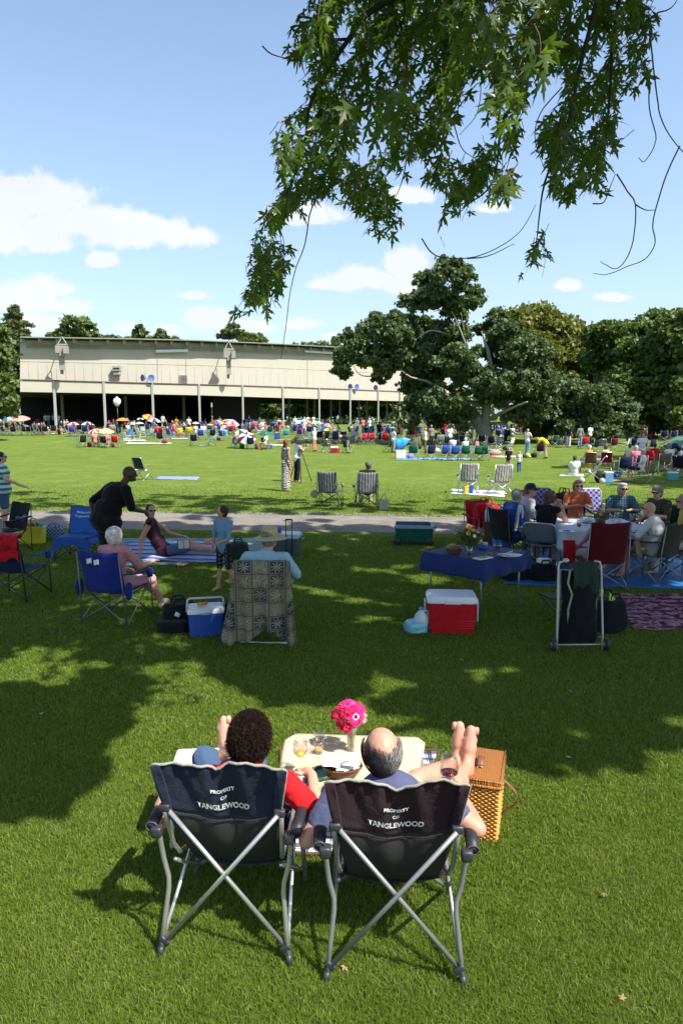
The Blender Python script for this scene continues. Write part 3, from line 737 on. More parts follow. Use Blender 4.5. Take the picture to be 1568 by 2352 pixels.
def seat_rows():
    # long rows of green bench seats under the shed roof
    gm = plain((.05, .075, .055), .6); fr = plain((.10, .11, .10), .6); i = 0
    for x0 in [620, 660, 700, 742, 784, 824, 864, 904, 944, 300, 420, 520, 180]:
        for row in (0, 1):
            Y = ZD(x0)+1.5+row*2.2; p = A(x0, 970, Y); p.z = gh(0, Y)-.05
            r = empty('bench_seat', p, rad(-32), None, 'bench', 'rows of seats under the pavilion roof')
            tag(r, 'long dark green slatted bench seat under the edge of the pavilion roof')
            b = MB(); 
            for k in range(3): b.box((0, .05, .62+k*.15), (3.3, .03, .1))
            b.build('backrest', gm, r, smooth=False)
            b = MB(); b.box((0, -.25, .42), (3.3, .42, .05)); b.build('seat', gm, r, smooth=False)
            for s in (-1.4, 0, 1.4): b = MB(); b.box((s, -.1, .22), (.06, .4, .44)); b.box((s, .07, .7), (.05, .05, .5)); b.build('leg', fr, r, smooth=False)
seat_rows()
def lamp():
    p = G(271, 983); p.z = gh(p.x, 78); p = V((A(271, 960, 78).x, 78, gh(0, 78)-.02))
    r = empty('lamp_post', p, 0, 'white globe lamp on a thin dark post in front of the dark pavilion', 'lamp post')
    top = A(271, 928, 78).z-p.z
    mb = MB(); mb.tube([(0, 0, 0), (0, 0, .6)], .09, 8); mb.tube([(0, 0, .6), (0, 0, top-.2)], .05, 8); mb.build('post', DARKT, r)
    mb = MB(); mb.lathe([(.12, -.25), (.30, -.05), (.42, .2), (.42, .4), (.3, .62), (.1, .7), (.06, .82), (0, .85)], 14, 0, (0, 0, top)); mb.build('lamp_shade', plain((.8, .8, .8), .3, 0, .03), r)
lamp()
# ================================================================== the silver maple overhead
L_MAPLE = leafm('maple_leaf', (.034, .074, .010), (.115, .185, .026), .50, .38, .45, .9)
def maple_leaf_template():
    half = [(.02, .0), (.11, .02), (.42, -.02), (.33, .08), (.28, .16), (.14, .21), (.32, .32), (.50, .40), (.72, .66), (.48, .56), (.40, .62), (.29, .49), (.10, .39), (.13, .57), (.24, .72), (.12, .72), (.10, .87), (0, 1.16)]
    o = [(0, 0)]+half+[(-x, y) for x, y in half[-2::-1]]
    P = [(0, .30, .02)]+[(x*.80, y, -.10*abs(x)-.05*y*y) for x, y in o]
    n = len(o); T = [(0, 1+i, 1+(i+1) % n) for i in range(n)]
    return np.array(P), np.array(T)
LT_V, LT_F = maple_leaf_template()
def place_leaves(items):
    """items: (pos, dir, normal, size)"""
    n = len(items); P = np.array([i[0] for i in items]); D = np.array([i[1] for i in items]); Nn = np.array([i[2] for i in items]); S = np.array([i[3] for i in items])[:, None]
    D /= np.linalg.norm(D, axis=1, keepdims=True); X = np.cross(D, Nn); X /= np.linalg.norm(X, axis=1, keepdims=True)+1e-9; Z = np.cross(X, D)
    T = LT_V; curl = rng.normal(1, .9, (n, 1))
    vs = P[:, None, :]+S[:, :, None]*(T[None, :, 0:1]*X[:, None, :]+T[None, :, 1:2]*D[:, None, :]+(T[None, :, 2]*curl)[:, :, None]*Z[:, None, :])
    fs = (LT_F[None]+np.arange(n)[:, None, None]*len(T))
    return vs.reshape(-1, 3), fs.reshape(-1, 3)
def inpoly(x, y, poly):
    c = False; n = len(poly); j = n-1
    for i in range(n):
        xi, yi = poly[i]; xj, yj = poly[j]
        if (yi > y) != (yj > y) and x < (xj-xi)*(y-yi)/(yj-yi)+xi: c = not c
        j = i
    return c
def c4(x, y): return (545.4+.6521*x, .6521*y)
OUT = [c4(*p) for p in [(250, -160), (235, 0), (185, 130), (230, 250), (245, 330), (200, 395), (120, 440), (128, 560), (150, 650), (118, 740), (50, 800), (22, 890), (32, 1000), (5, 1095), (95, 1085), (155, 1050), (185, 975), (228, 900), (205, 850), (150, 790), (200, 735), (260, 715), (320, 700), (400, 670), (385, 745), (430, 765), (485, 800), (490, 865), (520, 800), (575, 810), (585, 750), (530, 690), (575, 600), (640, 570), (665, 640), (740, 690), (700, 790), (705, 850), (790, 770), (830, 700), (900, 690), (1012, 695), (1010, 620), (980, 540), (1000, 420), (1030, 300), (1100, 260), (1145, 300), (1090, 400), (1045, 450), (1060, 550), (1110, 630), (1030, 720), (960, 850), (1010, 960), (1045, 960), (1110, 940), (1115, 880), (1085, 830), (1165, 780), (1170, 690), (1245, 680), (1330, 600), (1350, 580), (1335, 500), (1400, 500), (1465, 480), (1400, 440), (1340, 380), (1365, 320), (1440, 260), (1480, 290), (1490, 180), (1485, 60), (1450, -160)]]
HOLES = [[c4(*p) for p in h] for h in [[(800, 300), (835, 280), (860, 230), (905, 300), (850, 380), (800, 460), (785, 420)], [(590, 300), (630, 300), (600, 345)], [(1150, 170), (1190, 165), (1185, 190)], [(930, 60), (985, 70), (950, 105)], [(1330, 190), (1360, 150), (1375, 200)], [(345, 60), (405, 20), (395, 110), (360, 150)], [(480, 470), (540, 460), (520, 500)]]]
def infol(x, y):
    if not inpoly(x, y, OUT): return False
    return not any(inpoly(x, y, h) for h in HOLES)
def maple():
    base = V((8.2, 4.4, 0))
    root = empty('maple_tree', base, 0, 'silver maple whose leafy boughs hang down across the top of the view', 'tree')
    items = []; tw = MB(); R = random.Random(5)
    def depth(x, y): return 5.6+1.6*noise.noise(V((x*.006, y*.006, 2.2)))+1.1*noise.noise(V((x*.02, y*.02, 7)))+R.uniform(-.7, .9)
    cnt = 0
    while cnt < 430:
        x = R.uniform(545, 1530); y = R.uniform(-130, 690)
        if not infol(x, y): continue
        # sparser towards the bright gaps
        if noise.noise(V((x*.013, y*.013, 4.4))) < -.06+.12*(y > 250) and y > 25 and x > 725 and R.random() < .88: continue
        cnt += 1
        Y = depth(x, y); p = A(x, y, Y); L = R.uniform(.22, .55)
        d = V((R.uniform(-1.3, .5), R.uniform(-.6, .6), -.9)).normalized(); n = int(L/.055)
        q = p.copy(); pts = [q.copy()]
        for i in range(n):
            d = (d+V((R.uniform(-.25, .2), R.uniform(-.2, .2), -.09))).normalized(); q = q+d*.055; pts.append(q.copy())
            X, Yy = proj(q)
            if not infol(X, Yy) and R.random() < .93: 
                break
            side = V((R.uniform(-1, 1), R.uniform(-1, 1), R.uniform(-.3, .3))).normalized()
            for s in (-1, 1):
                if R.random() < .12: continue
                stalk = (side*s*.8+V((0, 0, -.45))).normalized(); lp = q+stalk*R.uniform(.02, .06)
                ld = (side*s*R.uniform(.3, .9)+V((R.uniform(-.35, .15), R.uniform(-.2, .2), -R.uniform(.35, 1.1)))).normalized()
                nn = V((R.uniform(-.6, .6), R.uniform(-.9, .3), R.uniform(.1, 1)))
                sz = R.uniform(.070, .138)
                a, b = proj(lp+ld*sz*.8)
                if not infol(a, b) and R.random() < .85: continue
                items.append((tuple(lp), tuple(ld), tuple(nn), sz))
        if len(pts) > 2: tw.tube(pts, [.0032-.0022*i/len(pts) for i in range(len(pts))], 4)
    vs, fs = place_leaves(items)
    me = big_mesh('bough_leaves', vs-np.array(base), fs, 3, [L_MAPLE]); link('hanging_foliage', me, None, root)
    # boughs and bare drooping twigs
    br = MB()
    for pts, r in [([(1180, -150), (1010, -60), (860, 20), (800, 90), (715, 230), (700, 330), (660, 440), (610, 520)], .030), ([(1300, -160), (1240, 60), (1190, 200), (1150, 300), (1130, 420), (1060, 480)], .026),
                   ([(1400, -150), (1370, 0), (1330, 160), (1300, 300), (1250, 420), (1230, 560)], .024), ([(1000, -60), (960, 80), (900, 210), (860, 330)], .020), ([(1450, -130), (1410, 60), (1400, 200), (1380, 380), (1330, 420)], .018),
                   ([(800, 90), (700, 100), (680, 170)], .012)]:
        m2 = MB(); px_limb(m2, pts, 5.8, r, .004, R.uniform(-.5, .5), 6); br.add(m2.v, m2.f)
    for k, (pts, Y) in enumerate([([(603, 106), (625, 125), (672, 137), (740, 145)], 5.2), ([(735, 440), (712, 490), (700, 560), (678, 620), (665, 680), (655, 760), (645, 825)], 5.0), ([(935, 350), (925, 410), (900, 470)], 5.4),
                    ([(1050, 250), (1100, 190), (1095, 260), (1055, 310)], 6), ([(968, 548), (990, 580), (1020, 592), (1080, 592), (1140, 570), (1195, 530), (1230, 470)], 5.2), ([(1072, 594), (1120, 588), (1180, 560)], 5.2),
                    ([(1490, 70), (1505, 200), (1520, 280), (1568, 350), (1640, 420)], 4.8), ([(1560, 335), (1530, 400), (1505, 480), (1498, 520), (1503, 560), (1480, 595), (1440, 612), (1395, 630), (1362, 628)], 5.0),
                    ([(1415, 400), (1440, 440), (1458, 470), (1455, 540), (1440, 590), (1415, 617), (1390, 608), (1378, 600)], 5.0), ([(1458, 470), (1480, 482), (1503, 483)], 5.0), ([(1360, 468), (1385, 465), (1400, 430), (1412, 400)], 5.1),
                    ([(1490, 170), (1490, 250), (1505, 320), (1480, 370), (1465, 362)], 5.3), ([(1290, 200), (1240, 260), (1228, 320), (1250, 390)], 5.6), ([(1508, 30), (1540, 18), (1560, -10)], 5), ([(1040, 280), (1060, 340), (1090, 365)], 5.5)]):
        m2 = MB(); px_limb(m2, pts, Y, .0055, .0022, R.uniform(-.3, .3), 5); br.add(m2.v, m2.f)
    br.v = [tuple(V(v)-base) for v in br.v]; br.build('bough', plain((.05, .04, .035), .9, 0, .3), root)['kind'] = 'stuff'
    tw.v = [tuple(V(v)-base) for v in tw.v]; tw.build('twig', plain((.10, .05, .035), .8, 0, .3), root)['kind'] = 'stuff'
    # crown above the view: it throws the shade seen on the lawn
    t53 = math.tan(SUN_EL); PP = []
    zones = [ # image-space outlines of the shaded lawn (ground points), weight
        ([(-900, 1208), (2600, 1208), (2600, 1470), (-900, 1470)], 1.0, 2300),
        ([(-900, 1455), (330, 1455), (420, 1580), (250, 1660), (210, 1760), (60, 1830), (-900, 1900)], .8, 520),
        ([(420, 1455), (1100, 1455), (1000, 1590), (620, 1600)], .8, 340), ([(830, 1570), (900, 1455), (2200, 1455), (2200, 1700), (1500, 1700), (1290, 1770), (1000, 1650)], .85, 760),
        ([(-900, 1110), (300, 1135), (1250, 1150), (2400, 1130), (2400, 1188), (-900, 1176)], .9, 300), ([(-300, 1176), (560, 1178), (560, 1215), (-300, 1215)], .9, 90), ([(860, 1184), (2400, 1188), (2400, 1240), (860, 1232)], .9, 100), ([(580, 1185), (860, 1185), (860, 1225), (580, 1225)], .4, 8)]
    for poly, wt, num in zones:
        gp = [G(*p) for p in poly]; xs = [p.x for p in gp]; ys = [p.y for p in gp]; pp = [(p.x, p.y) for p in gp]; k = 0; tries = 0
        while k < num and tries < 40000:
            tries += 1
            X = R.uniform(max(-13, min(xs)), min(15, max(xs))); Y = R.uniform(min(ys), max(ys))
            if not inpoly(X, Y, pp): continue
            g = noise.noise(V((X*.55, Y*.55, 1.3)))+1.0*noise.noise(V((X*2.1, Y*2.1, 5.3)))
            if g < (-.42 if wt >= 1 else -.05): continue
            k += 1
            h = (2.95+.58*Y)/(1+.58*.452)*R.uniform(1.04, 1.35)+.4
            c = np.array([X+.8*h/t53, Y-.6*h/t53, h]); m = 34
            q = rng.normal(size=(m, 3)); q /= np.linalg.norm(q, axis=1, keepdims=True); q *= rng.random((m, 1))**.4*(R.uniform(.18, .46) if wt >= 1 else R.uniform(.10, .30))
            PP.append(c+q*np.array([1, 1, .5]))
    P = np.concatenate(PP)
    dep = P[:, 1]*ca-(P[:, 2]-EYE)*sa; up = P[:, 1]*sa+(P[:, 2]-EYE)*ca; dd = np.maximum(dep, .01)
    inside = (dep > .1) & (1176-FPX*up/dd > -25) & (np.abs(P[:, 0]/dd) < .56)
    P = P[~inside]
    vs, fs = leaf_quads(P, .27, wid=.45); link('crown', big_mesh('crown', vs-np.array(base), fs, 4, [leafm('maple_crown_leaf', (.03, .06, .012), (.07, .12, .02), .18)]), None, root)
    tr = MB(); tr.tube([(0, 0, -.1), (0, 0, .5), (-.1, 0, 2.5), (-.3, .2, 5), (-.8, .6, 8), (-1.5, 1, 11.5)], [.62, .45, .40, .34, .22, .08], 12)
    for e, s in [((-6, 1, 8.5), 4.2), ((-9, 4, 11), 5), ((-3, 7, 11), 5.5), ((-4, -3, 7.5), 4), ((2, 6, 10), 5), ((-12, 0, 9.5), 5.5), ((3, -2, 8), 5), ((-1, -6, 8), 5)]:
        m_ = V((e[0]*.45, e[1]*.45, s+(e[2]-s)*.75)); tr.tube([(-.3, .2, s), m_, e], [.2, .12, .03], 8)
    tr.build('trunk', BARK, root)
    # bough joining the hanging foliage to the trunk, above the frame
    b2 = MB(); b2.tube([V((-.3, .2, 5))+V((0, 0, 0)), V((-3, 1.0, 6.6)), A(1100, -140, 6.2)-base], [.2, .12, .05], 8); b2.build('limb', BARK, root)
maple()
# a neighbour tree standing right of the view shades the midfield group
def right_trees():
    for (X, Y, r, h, lab) in [(25, 25.5, 7.5, 10.5, 'broad shade tree standing on the lawn beyond the right edge'), (31, 38, 7, 11, 'second shade tree farther out beyond the right edge')]:
        root = empty('tree', (X, Y, 0), 0, lab, 'tree'); B = []
        for i in range(16):
            a = random.uniform(0, 2*PI); d = r*math.sqrt(random.random())
            B.append(((X+d*math.cos(a), Y+d*math.sin(a), h+random.uniform(-2.5, 2.5)*(1-d/r)), (2.4, 2.4, 1.5)))
        me = crown_mesh('crown', B, 10, .42, [L_MID], 10, 16000, .4); me.transform(Matrix.Translation((-X, -Y, 0))); link('crown', me, None, root)
        t = MB(); t.tube([(0, 0, -.1), (0, 0, 1), (0, 0, h-3), (.4, 0, h+2)], [.6, .42, .36, .1], 10)
        for c, rr in B: e = V(c)-V((X, Y, 0)); t.tube([(0, 0, h-4.5), e*.5+V((0, 0, h*.38)), e], [.2, .12, .04], 6)
        t.build('trunk', BARK, root)
right_trees()
# ================================================================== people
SK_L = skin((.50, .28, .19)); SK_P = skin((.56, .31, .22)); SK_T = skin((.38, .20, .13)); SK_D = skin((.085, .042, .026))
def hairm(c):
    key = ('hair', c)
    if key in MC: return MC[key]
    t = NT('hair'); n = t.noise(90, 4, dist=1.0); n2 = t.noise(14, 3)
    f = t.math('MULTIPLY', t.math('ADD', n, n2), .5)
    t.base(t.ramp(f, [(.35, dk(c, .45)), (.65, dk(c, 1.5))])).set(.55, spec=.4); t.bump(n, .9, .01); MC[key] = t.mat; return t.mat
POSES = {
 'stand': dict(pelvis=(0, 0, .95), waist=(0, .01, 1.08), chest=(0, 0, 1.28), neck=(0, -.01, 1.47), head=(0, .02, 1.62), sh=(.175, -.01, 1.42), el=(.235, -.03, 1.13), wr=(.25, .07, .89), hip=(.09, 0, .92), kn=(.10, .02, .50), an=(.10, -.03, .08)),
 'sit': dict(pelvis=(0, 0, .50), waist=(0, -.03, .63), chest=(0, -.06, .82), neck=(0, -.05, 1.01), head=(0, -.01, 1.15), sh=(.175, -.05, .96), el=(.25, -.03, .68), wr=(.24, .20, .67), hip=(.09, .02, .48), kn=(.13, .43, .50), an=(.13, .45, .08)),
 'floor': dict(pelvis=(0, 0, .12), waist=(0, -.04, .25), chest=(0, -.07, .44), neck=(0, -.05, .63), head=(0, -.02, .77), sh=(.175, -.06, .58), el=(.25, .05, .34), wr=(.18, .26, .28), hip=(.09, .03, .12), kn=(.14, .42, .36), an=(.13, .70, .08)),
}
def joints(pose, **ov):
    b = POSES[pose]; J = {}
    for k, p in b.items():
        if k in ('sh', 'el', 'wr', 'hip', 'kn', 'an'):
            J[k+'L'] = V((-p[0], p[1], p[2])); J[k+'R'] = V(p)
        else: J[k] = V(p)
    lean = ov.pop('lean', 0); side = ov.pop('side', 0); twist = ov.pop('twist', 0)
    if lean or side or twist:
        M = Matrix.Rotation(-rad(lean), 3, 'X') @ Matrix.Rotation(rad(side), 3, 'Y') @ Matrix.Rotation(rad(twist), 3, 'Z'); o = J['pelvis']
        for k in ('waist', 'chest', 'neck', 'head', 'shL', 'shR', 'elL', 'elR', 'wrL', 'wrR'): J[k] = o+M@(J[k]-o)
    for k, v in ov.items(): J[k] = V(v)
    return J
def person(label, loc, yaw, J, sk=SK_L, shirt=None, pants=None, hair=None, hairc=(.05, .03, .02), scale=1.0, fat=1.0, voxel=.016, sleeve='short', leg='long', look=0, tilt=0,
           shoes=None, hat=None, glasses=False, dress=None, group=None, detail=True, hem=.06, cat='person', hands=True, handdir=None, name='person', feetdir=None, shoulderless=False, body_only=False, hs=1.0, fs=1.0):
    S = scale; J = {k: v*S for k, v in J.items()}
    r = lambda x: x*S
    prims = []; add = prims.append
    up = (J['neck']-J['pelvis']).normalized(); right = (J['shR']-J['shL']); right = (right-up*right.dot(up)).normalized()
    fwd = up.cross(right)
    R = Matrix((right, fwd, up)).transposed()
    up2 = (J['neck']-J['waist']).normalized(); r2 = (right-up2*right.dot(up2)).normalized(); R2 = Matrix((r2, up2.cross(r2), up2)).transposed()
    def torso(inf, skipchest=False):
        o = []
        o.append(ell(J['pelvis'], (r(.165*fat+inf), r(.125*fat+inf), r(.135+inf)), R)); o.append(ell(J['waist'], (r(.145*fat+inf), r(.112*fat+inf), r(.15+inf)), R))
        o.append(ell(J['chest'], (r(.165*(.6+.4*fat)+inf), r(.118*fat+inf), r(.18+inf)), R2))
        sl, sr = J['shL'], J['shR']; o.append(cap(sl, sr, r(.055+inf), r(.055+inf)))
        o.append(ell((sl+sr)/2+(J['chest']-(sl+sr)/2)*.25, (r(.15+inf), r(.095+inf), r(.11+inf)), R2))
        return o
    def limb(a, b, c, ra, rb, rc, inf, upto):   # upto 0..2
        o = []
        t = min(1, upto); o.append(cap(a, a.lerp(b, t), r(ra+inf), r(ra+(rb-ra)*t+inf)))
        if upto > 1: t = upto-1; o.append(cap(b, b.lerp(c, t), r(rb+inf), r(rb+(rc-rb)*t+inf)))
        return o
    arms = [(J['sh'+s], J['el'+s], J['wr'+s], .052*(.7+.3*fat), .040*(.7+.3*fat), .027) for s in 'LR']
    legs = [(J['hip'+s], J['kn'+s], J['an'+s], .082*(.6+.4*fat), .056*(.7+.3*fat), .038) for s in 'LR']
    for t in torso(0): add(t)
    for a in arms:
        for t in limb(*a, 0, 2): add(t)
    for l in legs:
        for t in limb(*l, 0, 2): add(t)
        kn, an = l[1], l[2]; d = (an-kn).normalized(); back = V((0, -1, 0)); back = back-d*back.dot(d)
        if back.length > .05: add(ell(kn.lerp(an, .3)+back.normalized()*r(.02), (r(.05), r(.05), r(.09)), frame3(d)))
    # head
    hc = J['head']; hd = V((math.sin(rad(look)), math.cos(rad(look)), 0)); hd = V((hd.x, hd.y, math.tan(rad(tilt)))).normalized()
    nu = (hc-J['neck']).normalized(); hr = hd.cross(V((0, 0, 1))).normalized(); hu = hr.cross(hd).normalized(); HR = Matrix((hr, hd, hu)).transposed()
    add(cap(J['neck']-up*r(.05), hc-hu*r(.03)-hd*r(.015), r(.056), r(.05)))
    add(ell(hc+hu*r(.018)-hd*r(.008), (r(.075*hs), r(.095*hs), r(.098*hs)), HR, 14, 10)); add(ell(hc-hu*r(.045)+hd*r(.025), (r(.058), r(.062), r(.068)), HR))
    if detail:
        add(cap(hc+hd*r(.088)+hu*r(.008), hc+hd*r(.108)-hu*r(.026), r(.010), r(.014), 8)); add(ell(hc+hd*r(.074)-hu*r(.088), (r(.026), r(.02), r(.02)), HR, 8, 6))
        add(cap(hc+hd*r(.082)+hu*r(.030)-hr*r(.035), hc+hd*r(.082)+hu*r(.030)+hr*r(.035), r(.012), r(.012), 6))
        for s in (-1, 1): add(ell(hc+hr*r(.076*s)-hd*r(.008)-hu*r(.008), (r(.012), r(.02), r(.032)), HR, 8, 6))
    # feet
    feet = []
    for s in 'LR':
        kn, an = J['kn'+s], J['an'+s]; fd = None
        if feetdir and s in feetdir: fd = V(feetdir[s]).normalized()
        else: fd = V((.12 if s == 'R' else -.12, 1, -.16)).normalized()
        dn = (an-kn).normalized(); heel = an+dn*r(.035)-fd*r(.045*fs); toe = heel+fd*r(.205*fs)
        if not feetdir and heel.z > r(.02): pass
        feet.append((an, heel, toe, fd, dn, s))
        add(cap(an, heel, r(.036), r(.032))); add(cap(heel, heel.lerp(toe, .65), r(.032*fs), r(.031*fs))); add(cap(an, heel.lerp(toe, .6), r(.034), r(.026))); add(cap(heel.lerp(toe, .6), toe, r(.035*fs), r(.023*fs)))
        sdv = fd.cross(V((0, 0, 1)) if abs(fd.z) < .8 else V((0, 1, 0))).normalized(); add(cap(heel.lerp(toe, .80)-sdv*r(.020), heel.lerp(toe, .78)+sdv*r(.020), r(.025), r(.025)))
    palms = []
    for s in 'LR':
        el_, wr_ = J['el'+s], J['wr'+s]; d = (wr_-el_).normalized()
        if handdir and s in handdir: d = V(handdir[s]).normalized()
        pc = wr_+d*r(.05); side = V((1 if s == 'L' else -1, .2, 0)); side = (side-d*side.dot(d)).normalized(); nrm = d.cross(side).normalized()
        add(cap(wr_, pc, r(.027), r(.030))); add(ell(pc, (r(.038), r(.016), r(.046)), Matrix((side, nrm, d)).transposed())); palms.append((pc, d, side, nrm, s))
    me = remesh(prims, voxel*S if S < .9 else voxel, 3)
    if hands:
        mb = MB(); n = 7 if voxel < .02 else 4
        for pc, d, side, nrm, s in palms:
            down = nrm if nrm.z < 0 else -nrm
            for k, (o, L) in enumerate([(-.030, .062), (-.010, .075), (.011, .080), (.031, .070)]):
                b = pc+side*r(o)+d*r(.030); m_ = b+d*r(L*.5)+down*r(.006); m2 = m_+(d*.86+down*.5)*r(L*.3); e = m2+(d*.6+down*.8).normalized()*r(L*.25)
                mb.tube([b, m_, m2, e], [r(.0095), r(.009), r(.008), r(.0055)], n)
            th = pc+side*r(.034)-d*r(.012); mb.tube([th, th+(side*.8+d*.6)*r(.032), th+(side*.9+d*1.5)*r(.038)], [r(.013), r(.011), r(.007)], n)
        if shoes is None:
            for an, heel, toe, fd, dn, s in feet:
                sd_ = fd.cross(V((0, 0, 1)) if abs(fd.z) < .8 else V((0, 1, 0))).normalized(); sg = 1 if s == 'R' else -1
                for k in range(5):
                    off = -.030+k*.0140; L = [.036, .030, .027, .024, .020][k]; rr = [.0155, .0110, .0105, .010, .0095][k]*(1 if fs < 1.05 else 1.15)
                    b = toe+sd_*r(off*sg)-fd*r(.012+.006*k); mb.tube([b-fd*r(.01), b+fd*r(L*.55), b+fd*r(L*.95)], [r(rr), r(rr), r(rr*.7)], n)
        join_mesh(me, mb)
    root = link(name, me, sk, None, loc, yaw); tag(root, label, cat, group)
    if dress:
        dm, ln = dress; pr = torso(.012); bot = (J['anL']+J['anR'])/2; hip = J['pelvis']; end = hip.lerp(bot, ln)
        pr.append(cap(hip, hip.lerp(end, .5), r(.165), r(.15))); pr.append(cap(hip.lerp(end, .5), end, r(.15), r(.16)))
        link('dress', remesh(pr, voxel, 3), dm, root)
    if shirt:
        pr = torso(.013); up_ = {'none': 0, 'half': .72, 'short': .55, 'elbow': .95, 'long': 1.9}[sleeve]
        if up_ > 0:
            for a in arms: pr += limb(*a, .014, up_)
        if hem > 0: pr.append(ell(J['pelvis']-up*r(.02), (r(.172*fat+.014), r(.13*fat+.014), r(.12+hem)), R))
        link('shirt', remesh(pr, voxel, 2, disp=lambda p: .006*S*noise.noise(p*14/S)+.003*S*noise.noise(p*38/S) if voxel < .02 else 0), shirt, root)
    if pants:
        pr = [ell(J['pelvis'], (r(.165*fat+.011), r(.125*fat+.011), r(.125)), R)]; up_ = {'long': 1.93, 'capri': 1.55, 'shorts': .85, 'knee': 1.02, 'briefs': .3}[leg]
        for l in legs: pr += limb(l[0], l[1], l[2], l[3], l[4]+.004, l[5]+.016, .012, up_)
        link('trousers', remesh(pr, voxel, 2, disp=lambda p: .007*S*noise.noise(p*11/S)+.003*S*noise.noise(p*34/S) if voxel < .02 else 0), pants, root)
    if shoes:
        for an, heel, toe, fd, dn, s in feet:
            pr = [cap(heel, heel.lerp(toe, .6), r(.039), r(.036)), cap(heel.lerp(toe, .55), toe, r(.04), r(.028)), cap(an+(heel-an)*.5, heel, r(.042), r(.040))]
            link('shoe', remesh(pr, min(voxel, .016), 2), shoes, root)
    if hair and hair != 'none':
        hm = hairm(hairc); e = []
        c0 = hc+hu*r(.028)-hd*r(.026)
        dispf = lambda p: (.004*S*noise.noise(p*55/S)+.003*S*noise.noise(p*120/S))
        if hair in ('short', 'long', 'bun', 'bob', 'curly', 'tail'):
            k = 1.12 if hair == 'curly' else 1.0
            k *= hs; e.append(ell(c0, (r(.084*k), r(.100*k), r(.096*k)), HR, 16, 12)); e.append(ell(hc-hd*r(.04)-hu*r(.02), (r(.078*k), r(.066*k), r(.085*k)), HR))
        if hair == 'bob':
            for s in (-1, 1): e.append(cap(hc+hr*r(.07*s)+hu*r(.02)-hd*r(.01), hc+hr*r(.072*s)-hu*r(.07)-hd*r(.012), r(.032), r(.026)))
            e.append(ell(hc-hd*r(.06)-hu*r(.05), (r(.08), r(.045), r(.075)), HR)); e.append(ell(hc+hu*r(.085)+hd*r(.035), (r(.07), r(.05), r(.035)), HR))
        if hair == 'long':
            for s in (-1, 0, 1): e.append(cap(hc+hr*r(.055*s)-hd*r(.05), hc+hr*r(.06*s)-hd*r(.075)-hu*r(.24), r(.045), r(.028)))
        if hair == 'bun': e.append(ell(hc-hd*r(.135)-hu*r(.0), (r(.045), r(.045), r(.045)), HR))
        if hair == 'tail': e.append(ell(hc-hd*r(.125)+hu*r(.01), (r(.04), r(.045), r(.05)), HR)); e.append(cap(hc-hd*r(.135), hc-hd*r(.14)-hu*r(.1), r(.035), r(.02)))
        if hair == 'curly': dispf = lambda p: .016*S*abs(noise.noise(p*42/S))+.006*S*noise.noise(p*90/S)
        if hair == 'ring':
            for s in (-1, 1): e.append(ell(hc+hr*r(.055*s)-hd*r(.03)-hu*r(.012), (r(.03), r(.062), r(.05)), HR))
            e.append(ell(hc-hd*r(.075)-hu*r(.02), (r(.06), r(.03), r(.055)), HR))
        link('hair', remesh(e, min(voxel, .014)*(1 if voxel < .02 else 1.6), 2, disp=dispf if voxel < .03 else None), hm, root)
    if detail:
        for s in (-1, 1):
            mb = MB(); mb.ell(hc+hr*r(.031*s)+hd*r(.084)+hu*r(.012), (r(.013), r(.008), r(.007)), HR, 8, 6); mb.build('eye', plain((.03, .02, .02), .2), root)
        mb = MB(); mb.ell(hc+hd*r(.083)-hu*r(.055), (r(.024), r(.008), r(.007)), HR, 8, 6); mb.build('mouth', plain((.30, .10, .08), .5), root)
    if glasses:
        mb = MB()
        for s in (-1, 1):
            mb.ell(hc+hr*r(.034*s)+hd*r(.094)+hu*r(.012), (r(.028), r(.008), r(.019)), HR, 10, 6)
            mb.tube([hc+hr*r(.060*s)+hd*r(.09)+hu*r(.016), hc+hr*r(.082*s)-hd*r(.0)+hu*r(.012)], r(.0045), 5)
        mb.tube([hc+hr*r(-.06)+hd*r(.098)+hu*r(.018), hc+hr*r(.06)+hd*r(.098)+hu*r(.018)], r(.005), 5)
        link('sunglasses', mb.mesh('sunglasses'), plain((.012, .010, .010), .12), root)
    if hat:
        kind, hm = hat; mb = MB(); T = hc+hu*r(.035)-hd*r(.005)
        if kind == 'cap':
            mb.lathe([(r(.098), r(-.005)), (r(.097), r(.03)), (r(.085), r(.07)), (r(.05), r(.095)), (r(.0), r(.103))], 18, 0, T, HR)
            def br(u, v): return T+hr*r(.075*u*(1-.25*v*v))+hd*r(.075+.085*v*(1-.35*u*u))+hu*r(.008-.012*v*v-.02*u*u)
            mb.sheet(br, 8, 4, 0, r(.006))
        elif kind == 'sun':
            mb.lathe([(r(.088), r(.0)), (r(.092), r(.02)), (r(.088), r(.09)), (r(.075), r(.105)), (0, r(.108))], 20, 0, T, HR)
            mb.lathe([(r(.088), r(.004)), (r(.13), r(-.008)), (r(.185), r(-.03)), (r(.19), r(-.034)), (r(.13), r(-.014)), (r(.086), r(-.004))], 24, 0, T, HR, fn=lambda t: 1+.03*math.sin(3*t))
        link('hat', mb.mesh('hat'), hm, root)
    return root
def frame3(d):
    a, b = frame_of(d); return Matrix((a, b, d)).transposed()
DENIM = cloth((.055, .10, .19), .3); KHAKI = cloth((.36, .30, .20)); BLK = cloth((.014, .014, .016), .3); WHT = cloth((.72, .72, .72), .08)
